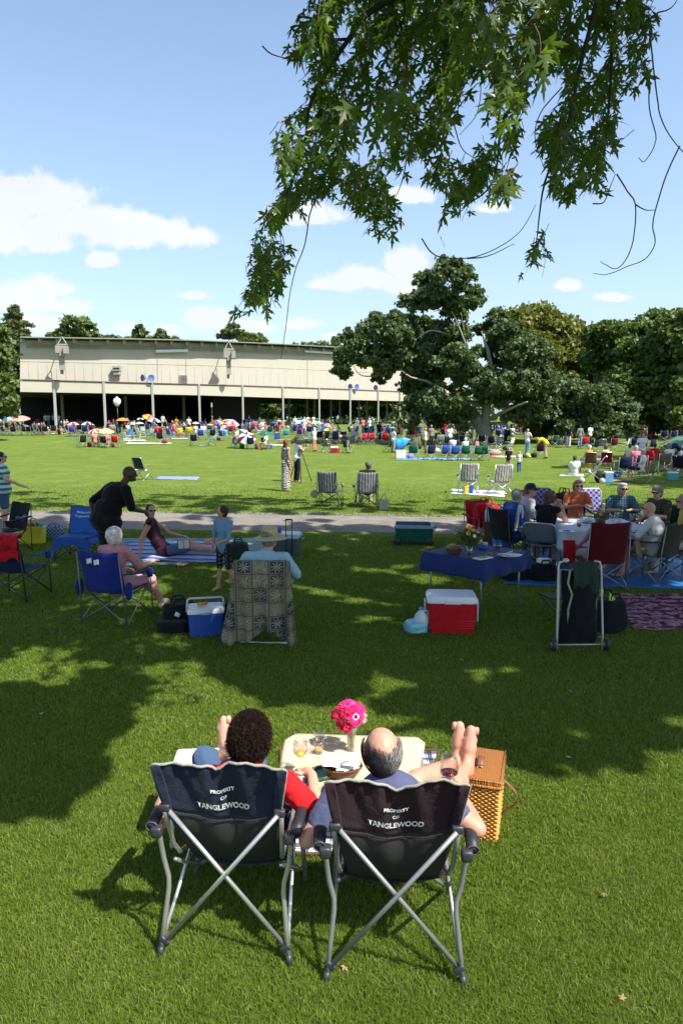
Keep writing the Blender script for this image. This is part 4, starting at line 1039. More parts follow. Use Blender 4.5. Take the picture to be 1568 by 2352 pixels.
# ================================================================== foreground
def wicker(c1, c2, sx=38, sy=60, key='w', big=.5, axes=(0, 1, 2)):
    k = ('wicker', key)
    if k in MC: return MC[k]
    t = NT('wicker'); co = t.coord(); s = t.sep(co)
    ang = t.math('ADD', t.math('MULTIPLY', s[0], 1.0), t.math('MULTIPLY', s[1], .93))
    cb = t.n.new('ShaderNodeCombineXYZ'); t.l.new(ang, cb.inputs[0]); t.l.new(s[2] if key != 'lid' else t.math('SUBTRACT', s[1], s[0]), cb.inputs[1])
    br = t.n.new('ShaderNodeTexBrick'); t.l.new(cb.outputs[0], br.inputs['Vector']); br.inputs['Scale'].default_value = 1.0
    br.inputs['Brick Width'].default_value = 1/sx*1.5; br.inputs['Row Height'].default_value = 1/sy; br.inputs['Mortar Size'].default_value = .0022; br.inputs['Mortar Smooth'].default_value = .6
    br.inputs['Color1'].default_value = (*c1, 1); br.inputs['Color2'].default_value = (*c2, 1); br.inputs['Mortar'].default_value = (*dk(c1, .22), 1)
    n = t.noise(30, 3, co); t.base(t.mix(t.math('MULTIPLY', n, .5), br.outputs['Color'], dk(c1, .6))).set(.38, spec=.5)
    w = t.math('SINE', t.math('MULTIPLY', ang, sx*2*PI/1.5))
    t.bump(t.math('SUBTRACT', t.math('MULTIPLY', w, .3), br.outputs['Fac']), .8, .008); MC[k] = t.mat; return t.mat
def armchair(label, loc, yaw, top, tube_m, notch):
    """padded folding armchair; local +y is where the sitter looks"""
    root = empty('folding_armchair', loc, yaw, label, 'camping chair', 'pair of dark folding armchairs seen from behind')
    fab = cloth(top, .2, .6); mesh_m = plain((.030, .030, .027), .9, 0, .18, .2, 40, .4); pipe = cloth((.27, .26, .22)); pad = plain((.018, .018, .024), .5, 0, .2, .4)
    def back(u, v):      # v 0 (seam) .. 1 (top)
        z = .715+.235*v; sag = (1-u*u)
        dip = notch(u)*v
        return V((u*(.262+.038*v), .035-.055*v+.055*sag*(1-.35*v)+.010*math.sin(9*u+2*v)*sag+.006*math.sin(23*u+5*v)*v, z-.075*(1-v)*sag-dip))
    def low(u, v):       # v 0 (bottom) .. 1 (seam)
        s = back(u, 0); b = V((u*.215, .30-.03*u*u, .33-.05*(1-u*u)))
        t = 1-v; k = math.sin(t*PI)*.045*(1-u*u*.6); p = s.lerp(b, t**1.15); return p+V((0, -k, -k*.35))
    mb = MB(); mb.sheet(back, 28, 10, 0, .008); ub = mb.build('back_panel', fab, root)
    for s in (-1, 1):    # corner sleeves over the frame
        mb = MB(); mb.sheet(lambda u, v: back(s*(.925+.075*u), v)+V((s*.004, -.012, 0)), 4, 6, 0, .004); mb.build('corner_sleeve', fab, ub)
    mb = MB(); mb.tube([back(-1+2*i/30, 1)+V((0, -.004, .003)) for i in range(31)], .0065, 6); 
    mb.build('piping', pipe, ub)
    for s in (-1, 1): mb = MB(); mb.tube([back(s, i/6)+V((s*.003, -.004, 0)) for i in range(7)], .0055, 6); mb.build('piping', pipe, ub)
    mb = MB(); mb.sheet(lambda u, v: low(u*.985, v), 24, 14, 0, .006); mb.build('back_sling', mesh_m, root)
    mb = MB(); mb.tube([low(-.985+1.97*i/24, .998)+V((0, -.009, 0)) for i in range(25)], .003, 5); mb.build('seam', fab, ub)
    mb = MB(); mb.sheet(lambda u, v: V((u*.24, .28+.36*v, .335+.07*v-.05*(1-u*u)*math.sin(PI*(.3+.6*v)))), 14, 10, 0, .02); mb.build('seat', fab, root)
    def onb(dy): return lambda x, y: (lambda u, v: back(u, v)+V((0, -.0025-.006, 0)))(x/.28, (y+dy)/.235)
    txt = cloth((.62, .62, .58), .05)
    for s_, sz, y0 in (('PROPERTY', .0215, .122), ('OF', .0225, .090), ('TANGLEWOOD', .0335, .048)):
        wrap_text('lettering', s_, sz*.95, onb(y0+.004), txt, ub, .035, sx=1.08)
    # tubes
    for s in (-1, 1):
        mb = MB(); mb.tube([(s*.30, 0, .0), (s*.283, .03, .17), (s*.268, .055, .31), (s*.270, .062, .36), (s*.292, .07, .44), (s*.302, .06, .54), (s*.304, .05, .62)], .0115, 10); l = mb.build('leg', tube_m, root)
        mb = MB(); mb.tube([(s*.3025, -.003, -.004), (s*.297, .004, .045)], .0145, 10); mb.build('rubber_foot', DARKT, l)
        mb = MB(); mb.tube([(s*.30, .56, .0), (s*.285, .57, .2), (s*.27, .57, .4), (s*.30, .55, .60)], .0115, 10); mb.build('leg', tube_m, root)
        mb = MB(); mb.tube([(s*.268, .03, .72), (s*.262, .06, .62), (s*.255, .10, .50), (s*.245, .16, .42), (s*.235, .30, .37), (s*.235, .60, .40)], .011, 8); mb.build('side_rail', tube_m, root)
        z0 = .725; a, b = V((s*.255, .02, z0)), V((-s*.275, .022, .075)); off = V((0, -.012*s-.008, 0))
        mb = MB(); mb.tube([a+off, (a+off).lerp(b+off, .5), b+off*.6], .0105, 10); k = .5
        mb.build('cross_tube', tube_m, root)
        mb = MB(); mb.box((-s*.283, .012, .07), (.05, .022, .03), Matrix.Rotation(s*.7, 3, 'Y'), bev=.006); mb.build('joint', DARKT, root); mb = MB(); mb.box((s*.262, .02, .728), (.05, .03, .035), bev=.008); mb.build('joint', DARKT, root)
        mb = MB(); mb.tube([(s*.28, .57, .06), (-s*.25, .58, .40)], .0095, 8); mb.build('cross_tube', tube_m, root)
        mb = MB(); mb.tube([(s*.292, .015, .07), (s*.25, .56, .40)], .0095, 8); mb.build('side_tube', tube_m, root)
        mb = MB(); mb.tube([(s*.292, .55, .07), (s*.25, .10, .42)], .0095, 8); mb.build('side_tube', tube_m, root)
        mb = MB(); P = [(s*.330, .03, .626), (s*.333, .10, .634), (s*.338, .25, .636), (s*.335, .42, .63), (s*.33, .50, .618)]
        mb.tube(P, [.026, .029, .029, .028, .024], 14, flat=.8); ar = mb.build('armrest', pad, root)
        mb = MB(); mb.tube([V((s*.330, .028, .626))+V((.026*math.cos(t), 0, .021*math.sin(t))) for t in [i*PI/9 for i in range(19)]], .0028, 5); mb.build('end_piping', plain((.06, .06, .065), .6), ar)
        mb = MB(); mb.box((s*.305, .03, .605), (.05, .05, .05), bev=.01); mb.build('joint', DARKT, root)
    return root
yA = rad(-4.8); OA = V((-.537, 2.823, 0)); yB = rad(-2.3); OB = V((.233, 2.690, 0))
TA = plain((.62, .61, .60), .28, .8, .04, .5, 4, .0); TB = plain((.30, .30, .305), .36, .6, .05, .5, 4, .0)
def notchA(u): return .028*math.exp(-((u+.05)/.10)**2)+.012*(1-abs(u))*0+.012*math.exp(-((u+.25)/.25)**2)-.012*math.exp(-((u-.3)/.25)**2)
def notchB(u): return .042*math.exp(-((u-.0)/.28)**2)+.010*math.exp(-((u)/.09)**2)-.008*math.exp(-((u-.62)/.16)**2)
armchair('folding armchair with a navy back panel and bright silver legs, under the curly-haired sitter', OA, yA, (.012, .016, .034), TA, notchA)
armchair('folding armchair with a blackish maroon back panel and dull grey legs, under the balding man', OB, yB, (.022, .008, .012), TB, notchB)
def loc_of(O, yaw):
    M = Matrix.Rotation(-yaw, 3, 'Z'); return lambda p: M@(V(p)-O)
LA, LB = loc_of(OA, yA), loc_of(OB, yB)
RED = cloth((.62, .012, .018), .2, .5); NAVYT = cloth((.075, .085, .16), .2, .5)
JW = dict(pelvis=(.0, .41, .43), waist=(.02, .35, .51), chest=(.03, .285, .655), neck=(.05, .29, .775), head=(.060, .345, .900), shL=(-.15, .29, .72), shR=(.25, .28, .715), elL=(-.25, .40, .63), elR=(.405, .235, .60), wrL=(-.325, .19, .685), wrR=(.35, .46, .665),
          hipL=(-.09, .43, .42), hipR=(.09, .43, .42), knL=(-.30, .78, .56), anL=(-.42, .98, .16), knR=(-.03, .76, .62), anR=LA((-.69, 3.86, .50)))
wfoot = Matrix.Rotation(-yA, 3, 'Z')@V((-.02, .18, 1))
wom = person('barefoot sitter with short dark curly hair, red shirt and rolled jeans', OA, yA, {k: V(v) for k, v in JW.items()}, SK_P, RED, DENIM, None, fat=1.1, voxel=.008, hs=1.08, fs=1.08, sleeve='half', leg='knee', look=4, tilt=-.25,
             handdir={'L': (-.12, -.45, -.9), 'R': (-.5, .8, -.1)}, feetdir={'R': tuple(wfoot), 'L': (0, 1, -.3)})
JM = dict(pelvis=(.0, .41, .43), waist=(.0, .35, .52), chest=(-.02, .285, .66), neck=(-.045, .27, .785), head=(-.058, .315, .908), shL=(-.265, .245, .735), shR=(.185, .275, .72), elL=(-.395, .155, .575), elR=(.37, .165, .64), wrL=(-.33, .40, .60), wrR=(.325, .395, .665),
          hipL=(-.09, .43, .42), hipR=(.09, .43, .42), knL=LB(A(955, 1792, 3.42)), anL=LB(A(1046, 1752, 3.84)), knR=LB(A(1040, 1800, 3.44)), anR=LB(A(1070, 1764, 3.78)))
man = person('balding man with grey hair, navy T-shirt and bare feet up on the wicker basket', OB, yB, {k: V(v) for k, v in JM.items()}, skin((.50, .265, .185)), NAVYT, KHAKI, None, fat=1.15, voxel=.008, hs=1.12, fs=1.32, sleeve='short', leg='shorts', look=-12, tilt=-.15,
             handdir={'L': (.3, .9, -.2), 'R': (-.45, .85, .25)}, feetdir={'L': (.05, .22, 1), 'R': (.13, .30, 1)})
def front_hair(root, hc, look, kind, hs=1.1):
    """locks of hair: thousands of small curled strands, one child mesh"""
    R = random.Random(3 if kind == 'curly' else 4); hc = V(hc)
    hd = V((math.sin(rad(look)), math.cos(rad(look)), -.2)).normalized(); hr = hd.cross(V((0, 0, 1))).normalized(); hu = hr.cross(hd).normalized()
    V0 = []; F0 = []; n = 8500 if kind == 'curly' else 6500
    c = hc+hu*.018-hd*.008
    under = MB()
    k = 0
    while k < n:
        d = V((R.gauss(0, 1), R.gauss(0, 1), R.gauss(0, 1))).normalized()
        x, y, z = d   # x right, y forward, z up in head space
        if kind == 'curly':
            if y > .35 and z < .55: continue
            if z < -.82 or (y > .1 and z < -.1): continue
            L = R.uniform(.020, .034); base = .97
            if y < 0 and z < -.1: L *= 1.25
        else:
            if y > .45: continue
            crown = (x/.62)**2+((y+.05)/.80)**2
            if z > .10+.38*abs(x) and R.random() > .5*math.exp(-(z-.10-.38*abs(x))*16): continue
            if z < -.88 or (y > .0 and z < -.35): continue
            L = R.uniform(.016, .028); base = .985
        k += 1
        p = c+(hr*x*.078+hd*y*.098+hu*z*.101)*base*hs
        nrm = (hr*x+hd*y*.9+hu*z).normalized()
        down = (-hu*.8-hd*.5*(1 if z > 0 else .2)); tang = (down-nrm*down.dot(nrm)).normalized() if kind != 'curly' else V((R.gauss(0, 1), R.gauss(0, 1), R.gauss(0, 1))).cross(nrm).normalized()
        side = nrm.cross(tang); w = R.uniform(.0010, .0022) if kind == 'curly' else R.uniform(.0008, .0018); ph = R.uniform(0, 6.28); seg = 7 if kind == 'curly' else 3; b = len(V0)
        for i in range(seg+1):
            t = i/seg
            if kind == 'curly': q = p+nrm*L*t*.95+tang*math.sin(ph+t*5.0)*.0075+side*math.cos(ph+t*5.0)*.0075
            else: q = p+nrm*(.004+.007*math.sin(t*2.2))+tang*L*t+side*R.uniform(-.002, .002)
            ww = side*w*(1-.75*t)+nrm*w*.4
            V0.append(tuple(q-ww)); V0.append(tuple(q+ww))
        for i in range(seg): F0.append((b+2*i, b+2*i+1, b+2*i+3, b+2*i+2))
    # scalp cover below the strands
    if kind == 'curly':
        vs, fs = ell(hc+hu*.022-hd*.018, (.083*hs, .100*hs, .102*hs), Matrix((hr, hd, hu)).transposed(), 24, 18); b = len(V0)
        V0 += [tuple(q+((q-hc).normalized())*.010*noise.noise(q*38)) for q in vs]; F0 += [tuple(i+b for i in f) for f in fs]
        vs, fs = ell(hc-hd*.035-hu*.02, (.078, .065, .085), Matrix((hr, hd, hu)).transposed(), 20, 14); b = len(V0); V0 += [tuple(q) for q in vs]; F0 += [tuple(i+b for i in f) for f in fs]
    me = bpy.data.meshes.new('hair'); me.from_pydata(V0, [], F0); me.update()
    t = NT('curls'); g = t.n.new('ShaderNodeNewGeometry').outputs['Random Per Island']
    if kind == 'curly': t.base(t.ramp(g, [(0, (.007, .004, .003)), (.7, (.016, .008, .006)), (1, (.045, .020, .012))])).set(.75, spec=.15)
    else: t.base(t.ramp(g, [(0, (.035, .03, .026)), (.5, (.11, .095, .082)), (1, (.36, .34, .31))])).set(.7, spec=.2)
    link('hair', me, t.mat, root)
front_hair(wom, JW['head'], 4, 'curly'); front_hair(man, JM['head'], -12, 'ring')
# eyeglass arm seen beside the man's temple
# ------------------------------------------------------------------ blanket, low table and what stands on it
PL = plaid((.66, .65, .66), (.13, .13, .17), (.04, .045, .07), .085)
def ground_blanket(name, label, corners, mat, group=None, z=.012, n=24, wav=.012, edge=None, cat='blanket', amp=.0):
    """corners: 4 ground points (near-left, near-right, far-right, far-left)"""
    c = [V((p[0], p[1], 0)) for p in corners]; o = (c[0]+c[1]+c[2]+c[3])/4; yaw = math.atan2(c[1].y-c[0].y, c[1].x-c[0].x)
    M = Matrix.Rotation(-yaw, 3, 'Z'); q = [M@(p-o) for p in c]; s = hash(label) % 97; hz = gh(o.x, o.y)
    s = sum(map(ord, label)) % 97
    def fn(u, v):
        a = q[0].lerp(q[1], (u+1)/2); b = q[3].lerp(q[2], (u+1)/2); p = a.lerp(b, v)
        e = amp*noise.noise(V((p.x*2.5, p.y*2.5, s)))
        k = V((u*e, (v-.5)*2*e, 0))
        return p+k+V((0, 0, z+wav*(.5+noise.noise(V((p.x*4, p.y*4, s))))+wav*.5*noise.noise(V((p.x*13, p.y*13, s)))))
    mb = MB(); mb.sheet(fn, n, n, 0, .006)
    o2 = mb.build(name, mat, None, (o.x, o.y, hz), yaw); tag(o2, label, cat, group)
    ban([(p.x, p.y) for p in c])
    return o2
bl = ground_blanket('picnic_blanket', 'black and white plaid blanket with a brown border under the low table', [G(655, 1968), G(925, 1968), G(1008, 1730), G(644, 1727)], PL, n=40)
mb = MB(); M_ = bl.matrix_basis
me = bl.data; N = 41
bor = [me.vertices[i].co.copy() for i in list(range(N))+[N*(j+1)-1 for j in range(1, N)]+[N*(N-1)+i for i in range(N-2, -1, -1)]+[N*j for j in range(N-2, -1, -1)]]
mb.tube([p+V((0, 0, .003)) for p in bor], .009, 6); mb.build('border', cloth((.10, .05, .035)), bl)
TZ = .42
def table():
    c = G(812, 1738, TZ); root = empty('low_table', (c.x, c.y, 0), rad(-2), 'low folding table spread with brown wrapping paper in front of the couple', 'table')
    M = Matrix.Rotation(rad(2), 3, 'Z'); L = lambda p: M@(V(p)-V((c.x, c.y, 0)))
    P = [L(G(633, 1806, TZ+.003)), L(G(957, 1812, TZ+.003)), L(G(976, 1705, TZ+.003)), L(G(653, 1698, TZ+.003))]
    fl, fr = L(G(675, 1684, TZ+.003)), L(G(960, 1693, TZ+.003))
    mb = MB(); hx = (P[2].x-P[3].x)/2-.03; cx_ = (P[2].x+P[3].x)/2; y0, y1 = P[0].y+.02, fl.y-.02
    mb.box((cx_, (y0+y1)/2, TZ-.013), (hx*2, y1-y0, .02), bev=.004); mb.build('table_top', plain((.25, .18, .11), .6), root, smooth=False)
    for sx in (-1, 1):
        for y in (y0+.04, y1-.04): mb = MB(); mb.tube([(cx_+sx*(hx-.04), y, 0), (cx_+sx*(hx-.04), y, TZ-.02)], .010, 8); mb.build('leg', GREYT, root)
    def pf(u, v):
        a = P[0].lerp(P[1], (u+1)/2); b = fl.lerp(fr, (u+1)/2)
        w_ = 1.0 if v < .93 else 1.0
        a2 = P[0].lerp(P[3], min(1, v/.93)); b2 = P[1].lerp(P[2], min(1, v/.93)); p = a2.lerp(b2, (u+1)/2)
        if v > .93: q = fl.lerp(fr, (u+1)/2); p = p.lerp(q, (v-.93)/.07)
        z = .0015*noise.noise(V((p.x*9, p.y*9, 2)))+.0008*math.sin(p.y*60)
        e = max(0, abs(u)-.93)/.07; z -= e*e*.010*(.6+.4*math.sin(p.y*7+u*2))
        if v < .06: z -= (.06-v)/.06*.05
        return V((p.x, p.y, TZ+.004+z))
    mb = MB(); mb.sheet(pf, 40, 30, 0, .0008); mb.build('paper_cover', plain((.55, .43, .30), .75, 0, .06, .2, 6, .1), root)
table()
GL = glass(); WATER = glass((.93, .95, .95))
def goblet(name, label, p, H, rb, rr, stem, fill=None, fillh=.35, cat='wine glass', group=None, tumbler=False, n=20, tiltR=None):
    root = empty(name, p, 0, label, cat, group)
    if tiltR is not None: root.rotation_euler = tiltR
    mb = MB()
    if tumbler: pr = [(0, .004), (rb*.72, .0), (rb*.74, .006), (rb*.88, H*.5), (rb, H*.62), (rb, H), (rb-.0015, H), (rb-.002, H*.62), (rb*.84, H*.5), (rb*.70, .012), (0, .012)]
    else:
        b0 = stem; pr = [(0, .0), (rb*.80, .0), (rb*.78, .003), (.006, .008), (.0035, .02), (.0035, b0-.01), (.008, b0), (rb*.6, b0+.02), (rb*.92, b0+(H-b0)*.28), (rb, b0+(H-b0)*.45), (rb*.95, b0+(H-b0)*.7), (rr, H), (rr-.001, H), (rb*.93, b0+(H-b0)*.7), (rb*.975, b0+(H-b0)*.45), (rb*.88, b0+(H-b0)*.28), (rb*.5, b0+.022), (0, b0+.012)]
    mb.lathe(pr, n); mb.build('bowl' if not tumbler else 'cup', GL, root)
    if fill:
        mb = MB()
        if tumbler: mb.lathe([(0, .013), (rb*.69, .013), (rb*.8, H*fillh), (0, H*fillh)], n)
        else:
            b0 = stem; mb.lathe([(0, b0+.015), (rb*.5, b0+.024), (rb*.86, b0+(H-b0)*.27), (rb*.93, b0+(H-b0)*fillh), (0, b0+(H-b0)*fillh)], n)
        mb.build('drink', fill, root)
    return root
WINE = plain((.10, .004, .012), .08, 0, .05, .6); LEMON = plain((.80, .52, .03), .4)
wh = OB+Matrix.Rotation(yB, 3, 'Z')@V((.275, .465, .60))
goblet('red_wine_glass', 'big wine glass with red wine held by the balding man', wh, .235, .047, .036, .105, WINE, .30)
g0 = G(690, 1774, TZ+.005); goblet('wine_glass', 'tall empty wine glass with a lemon slice on the brown paper', g0, .205, .043, .034, .09)
def slice_at(name, parent, c, r, tilt=.4):
    mb = MB(); R = Matrix.Rotation(tilt, 3, 'X'); mb.lathe([(0, -.003), (r, -.003), (r, .003), (0, .003)], 14, 0, c, R); return mb.build(name, LEMON, parent)
slice_at('lemon_slice', bpy.data.objects['wine_glass'], (0, 0, .118), .026)
for (x, y, lb) in ((732, 1712, 'water tumbler with lemon in front of its twin on the brown paper'), (733, 1690, 'water tumbler farther back on the paper, in the flower shadow')):
    g = goblet('tumbler', lb, G(x, y+18, TZ+.005), .083, .035, .035, 0, WATER, .5, 'glass', 'pair of water tumblers', True); slice_at('lemon_slice', g, (0, 0, .03), .022, .2)
def vase():
    p = G(806, 1724, TZ+.005); root = empty('flower_vase', p, 0, 'clear glass vase holding green stems on the brown paper', 'vase')
    mb = MB(); mb.lathe([(0, .003), (.026, 0), (.026, .015), (.024, .03), (.027, .09), (.038, .16), (.0365, .16), (.0255, .09), (.0225, .035), (.022, .02), (0, .02)], 22); mb.build('glass_body', GL, root)
    mb = MB(); mb.lathe([(0, .021), (.0215, .021), (.0215, .035), (.0245, .09), (.028, .11), (0, .11)], 18); mb.build('water', glass((.80, .88, .72), a=.9), root)
    fl = empty('gerbera_bouquet', p, 0, 'bunch of hot pink and crimson gerberas with pale-ringed centres in the clear vase', 'flowers')
    R = random.Random(9); sm = plain((.16, .26, .06), .5)
    heads = [((-.030, -.040, .262), (-.25, -.75, .6), .040, 1), ((-.062, -.015, .250), (-.55, -.55, .65), .042, 1), ((-.050, -.045, .205), (-.5, -.8, .1), .040, 1), ((.020, -.050, .245), (.25, -.9, .35), .048, 0), ((.060, -.01, .222), (.9, -.4, .3), .034, 2), ((-.015, .0, .285), (0, -.3, .95), .044, 0), ((.040, .010, .268), (.5, -.2, .9), .040, 0), ((-.085, .02, .225), (-.9, -.2, .35), .036, 1), ((-.020, -.062, .190), (-.1, -.95, -.1), .034, 1), ((.025, .05, .24), (.4, .8, .5), .04, 0), ((-.04, .05, .25), (-.3, .8, .6), .04, 1)]
    pm = [plain((.85, .025, .20), .45, 0, .25), plain((.60, .008, .07), .45, 0, .25), plain((.85, .35, .35), .45, 0, .2)]; ring = plain((.85, .50, .55), .5); eye = plain((.03, .015, .012), .8)
    for c, d, r, k in heads:
        c = (c[0]*1.22, c[1]*1.1, .235+(c[2]-.235)*1.15); r *= 1.32 if k == 0 else 1.15; big_ = r > .062
        if k == 1 and c[1] < -.06: d = (-.2, -.9, .5)
        c = V(c); d = V(d).normalized(); a, b = frame_of(d); mb = MB()
        for lay in range(2):
            for j in range(22):
                t = 2*PI*(j+lay*.5)/22+R.uniform(-.10, .10); e = a*math.cos(t)+b*math.sin(t); s = e.cross(d); rr = r*(1-.14*lay)*R.uniform(.84, 1.08); up = d*(.003+.006*lay+R.uniform(-.003, .004))
                mb.add([c+e*r*.22+up-s*r*.03, c+e*r*.22+up+s*r*.03, c+e*rr*.75+up*1.6+s*r*.10, c+e*rr+up*.6, c+e*rr*.75+up*1.6-s*r*.10], [(0, 1, 2, 3, 4)])
        h = mb.build('flower_head', pm[k], fl, smooth=False)
        mb = MB(); Rm = Matrix((a, b, d)).transposed()
        mb.lathe([(r*(.34 if big_ else .27), .009), (r*.24, .012), (r*.20, .012)], 16, 0, c, Rm); mb.build('petal_ring', ring if big_ else pm[k], h)
        mb = MB(); mb.lathe([(r*.21, .010), (r*.15, .014), (0, .013)], 14, 0, c, Rm); mb.build('flower_eye', eye, h)
        mb = MB(); q = V((R.uniform(-.014, .014), R.uniform(-.014, .014), .022)); mb.tube([q, V((c.x*.3, c.y*.3, .15)), c-d*.01], .0032, 6); mb.build('stem', sm, fl)
vase()
def bread_basket():
    p = G(786, 1782, TZ+.005); root = empty('bread_basket', p, 0, 'small oval wicker basket filled with white napkins on the low table', 'basket')
    W = wicker((.42, .17, .045), (.30, .11, .03), 110, 150, 'small'); S = Matrix.Diagonal((1.25, .85, 1))
    mb = MB(); mb.lathe([(0, 0), (.062, 0), (.072, .02), (.088, .055), (.092, .062), (.088, .064), (.082, .056), (.066, .02), (0, .008)], 30, 0, (0, 0, 0), S); mb.build('basket_body', W, root)
    mb = MB(); mb.tube([S@V((.090*math.cos(t), .090*math.sin(t), .062)) for t in [2*PI*i/32 for i in range(33)]], .006, 6); mb.build('rim', W, root)
    n = empty('paper_napkins', p, 0, 'crumpled white paper napkins heaped in the small wicker basket', 'napkins')
    R = random.Random(2)
    for i in range(6):
        cx, cy = R.uniform(-.06, .05), R.uniform(-.03, .04); a = R.uniform(0, 3); hgt = .05+.012*i; tl = R.uniform(-.5, .5)
        def f(u, v): q = Matrix.Rotation(a, 3, 'Z')@Matrix.Rotation(tl, 3, 'Y')@V((u*.055, (v-.5)*.1, .006*noise.noise(V((u*2, v*3, i))))); return q+V((cx, cy, hgt))
        mb = MB(); mb.sheet(f, 6, 6, 0, .001); mb.build('napkin', plain((.82, .81, .80), .8, 0, .03), n)
bread_basket()
def flat_item(name, label, cat, pts, z, mat, th=.003, wav=.002):
    P = [G(x, y, z) for x, y in pts]; c = (P[0]+P[1]+P[2]+P[3])/4
    def f(u, v): q = P[0].lerp(P[1], (u+1)/2).lerp(P[3].lerp(P[2], (u+1)/2), v)-c; return q+V((0, 0, wav*noise.noise(V((q.x*22, q.y*22, z*9)))))
    mb = MB(); mb.sheet(f, 10, 10, 0, th); o = mb.build(name, mat, None, c); tag(o, label, cat); return o
flat_item('yellow_leaflet', 'yellow leaflet lying under the white plastic bag on the table', 'leaflet', [(664, 1776), (716, 1772), (728, 1760), (672, 1760)], TZ+.010, plain((.85, .68, .12), .6))
def bag():
    p = G(694, 1790, TZ+.01); R = random.Random(1); vs, fs = ell((0, 0, .03), (.07, .055, .03), None, 28, 18)
    mb = MB(); mb.add([V(v)+V((noise.noise(V(v)*30), noise.noise(V(v)*30+V((5, 0, 0))), noise.noise(V(v)*34+V((0, 9, 0)))*.8))*.022 for v in vs], fs)
    tag(mb.build('plastic_bag', plain((.80, .80, .82), .25, 0, .05), None, p), 'crumpled white plastic bag on the low table beside the empty wine glass', 'plastic bag')
bag()
def magazine():
    c = G(712, 1800, TZ+.01); mb = MB(); mb.box((0, 0, .004), (.10, .13, .006), Matrix.Rotation(.3, 3, 'Z')); t = NT('magazine'); v = t.voro(26, out='Color'); t.base(t.mix(.55, v, (.75, .68, .15))).set(.3)
    tag(mb.build('magazine', t.mat, None, c, smooth=False), 'colourful magazine with a yellow and violet cover near the red sleeve', 'magazine')
magazine()
def tray():
    c = G(742, 1778, TZ+.008); root = empty('serving_tray', c, .5, 'dark green serving tray with raised edges between the couple', 'tray')
    mb = MB(); mb.box((0, 0, .004), (.20, .13, .006), bev=.002); mb.build('tray_floor', plain((.02, .14, .07), .3), root, smooth=False)
    mb = MB(); P = [(-.1, -.065, .012), (.1, -.065, .012), (.1, .065, .012), (-.1, .065, .012), (-.1, -.065, .012)]; mb.tube(P, .010, 8); mb.build('rim', plain((.05, .10, .045), .35), root)
tray()
def picnic_basket():
    P = G(1104, 1932), G(1131, 1932)
    c = V((.845, 3.905, 0)); root = empty('picnic_basket', c, rad(-17), 'tall honey coloured wicker picnic basket with a leather strap under the man\'s feet', 'basket')
    W = wicker((.62, .30, .075), (.50, .20, .045), 26, 44, 'big'); WL = wicker((.55, .22, .05), (.46, .17, .035), 90, 90, 'lid'); LE = plain((.16, .06, .03), .5, 0, .2)
    hx, hy, H = .128, .195, .345
    def side(t, v): 
        k = .92+.08*v; return V((t[0]*hx*k, t[1]*hy*k, H*v))
    # weave: horizontal bulging strands wrapped round upright stakes
    mb = MB(); rows = 26; cols = [16, 24]
    def per(s):    # perimeter param 0..4
        e = s % 4; k = e-int(e); i = int(e)
        return [( -1+2*k, -1), (1, -1+2*k), (1-2*k, 1), (-1, 1-2*k)][i], [(0, -1), (1, 0), (0, 1), (-1, 0)][i]
    n = 100
    for r in range(rows):
        z = (r+.5)/rows; ring = []
        for i in range(n):
            s = 4*i/n; (a, b), nn = per(s); p = side((a, b), z); ph = math.cos(2*PI*i/4+PI*(r % 2)); p += V((nn[0], nn[1], 0))*(.006*ph)
            ring.append(p)
        ring.append(ring[0]); m2 = MB(); m2.tube(ring, H/rows*.52, 5, cap=False, flat=.9); mb.add(m2.v, m2.f)
    mb.build('woven_body', plain((.60, .27, .055), .35, 0, .45, .5, 30, .1), root)
    mb = MB(); mb.box((0, 0, H/2), (hx*1.86, hy*1.86, H*.98)); mb.build('stakes', plain((.30, .12, .03), .6), root, smooth=False)
    lid = MB(); lid.box((0, 0, H+.022), (hx*2.12, hy*2.1, .036), bev=.012); lo = lid.build('lid', WL, root)
    mb = MB(); Q = [(-1, -1), (1, -1), (1, 1), (-1, 1), (-1, -1)]; mb.tube([(a*hx*1.04, b*hy*1.03, H+.038) for a, b in Q], .008, 7); mb.build('lid_edge', WL, lo)
    mb = MB(); mb.tube([(a*hx*1.05, b*hy*1.04, H+.004) for a, b in Q], .011, 7); mb.build('band', WL, root)
    mb = MB(); mb.sheet(lambda u, v: V((u*.018, -.06+.12*v, H+.045+.035*math.sin(PI*v)**.6)), 3, 12, 0, .008); mb.build('handle', LE, lo)
    for y in (-.065, .065): mb = MB(); mb.tube([(.017*math.cos(t), y+.0*t, H+.046+.006*math.sin(t)) for t in [i*PI/5 for i in range(11)]], .003, 5); mb.build('buckle', plain((.45, .35, .15), .3, .9), lo)
    mb = MB(); mb.sheet(lambda u, v: V((hx*1.05+.012*math.sin(PI*v)+.075*math.sin(PI*v), -.02+u*.016, H-.03-.22*v)), 2, 16, 0, .004); mb.build('strap', LE, root)
    mb = MB(); mb.sheet(lambda u, v: V((-hx*.82+u*.012, -hy*1.03-.004, H*(1-v*.5))), 2, 8, 0, .004); mb.build('strap', LE, root)
    ban([(c.x-.10, c.y-.17), (c.x+.12, c.y-.15), (c.x+.14, c.y+.14), (c.x-.06, c.y+.14)])
picnic_basket()
def stool():
    c = V((-.83, 3.82, 0)); root = empty('footstool', c, rad(4), 'white topped low footstool under the raised bare foot beside the jeans', 'footstool')
    mb = MB(); mb.box((0, 0, .405), (.36, .40, .05), bev=.02); mb.build('seat', plain((.82, .82, .82), .6, 0, .03), root)
    for sx in (-1, 1):
        for sy in (-1, 1): mb = MB(); mb.tube([(sx*.16, sy*.18, 0), (sx*.14, sy*.16, .39)], .012, 8); mb.build('leg', plain((.7, .7, .7), .4), root)
stool()
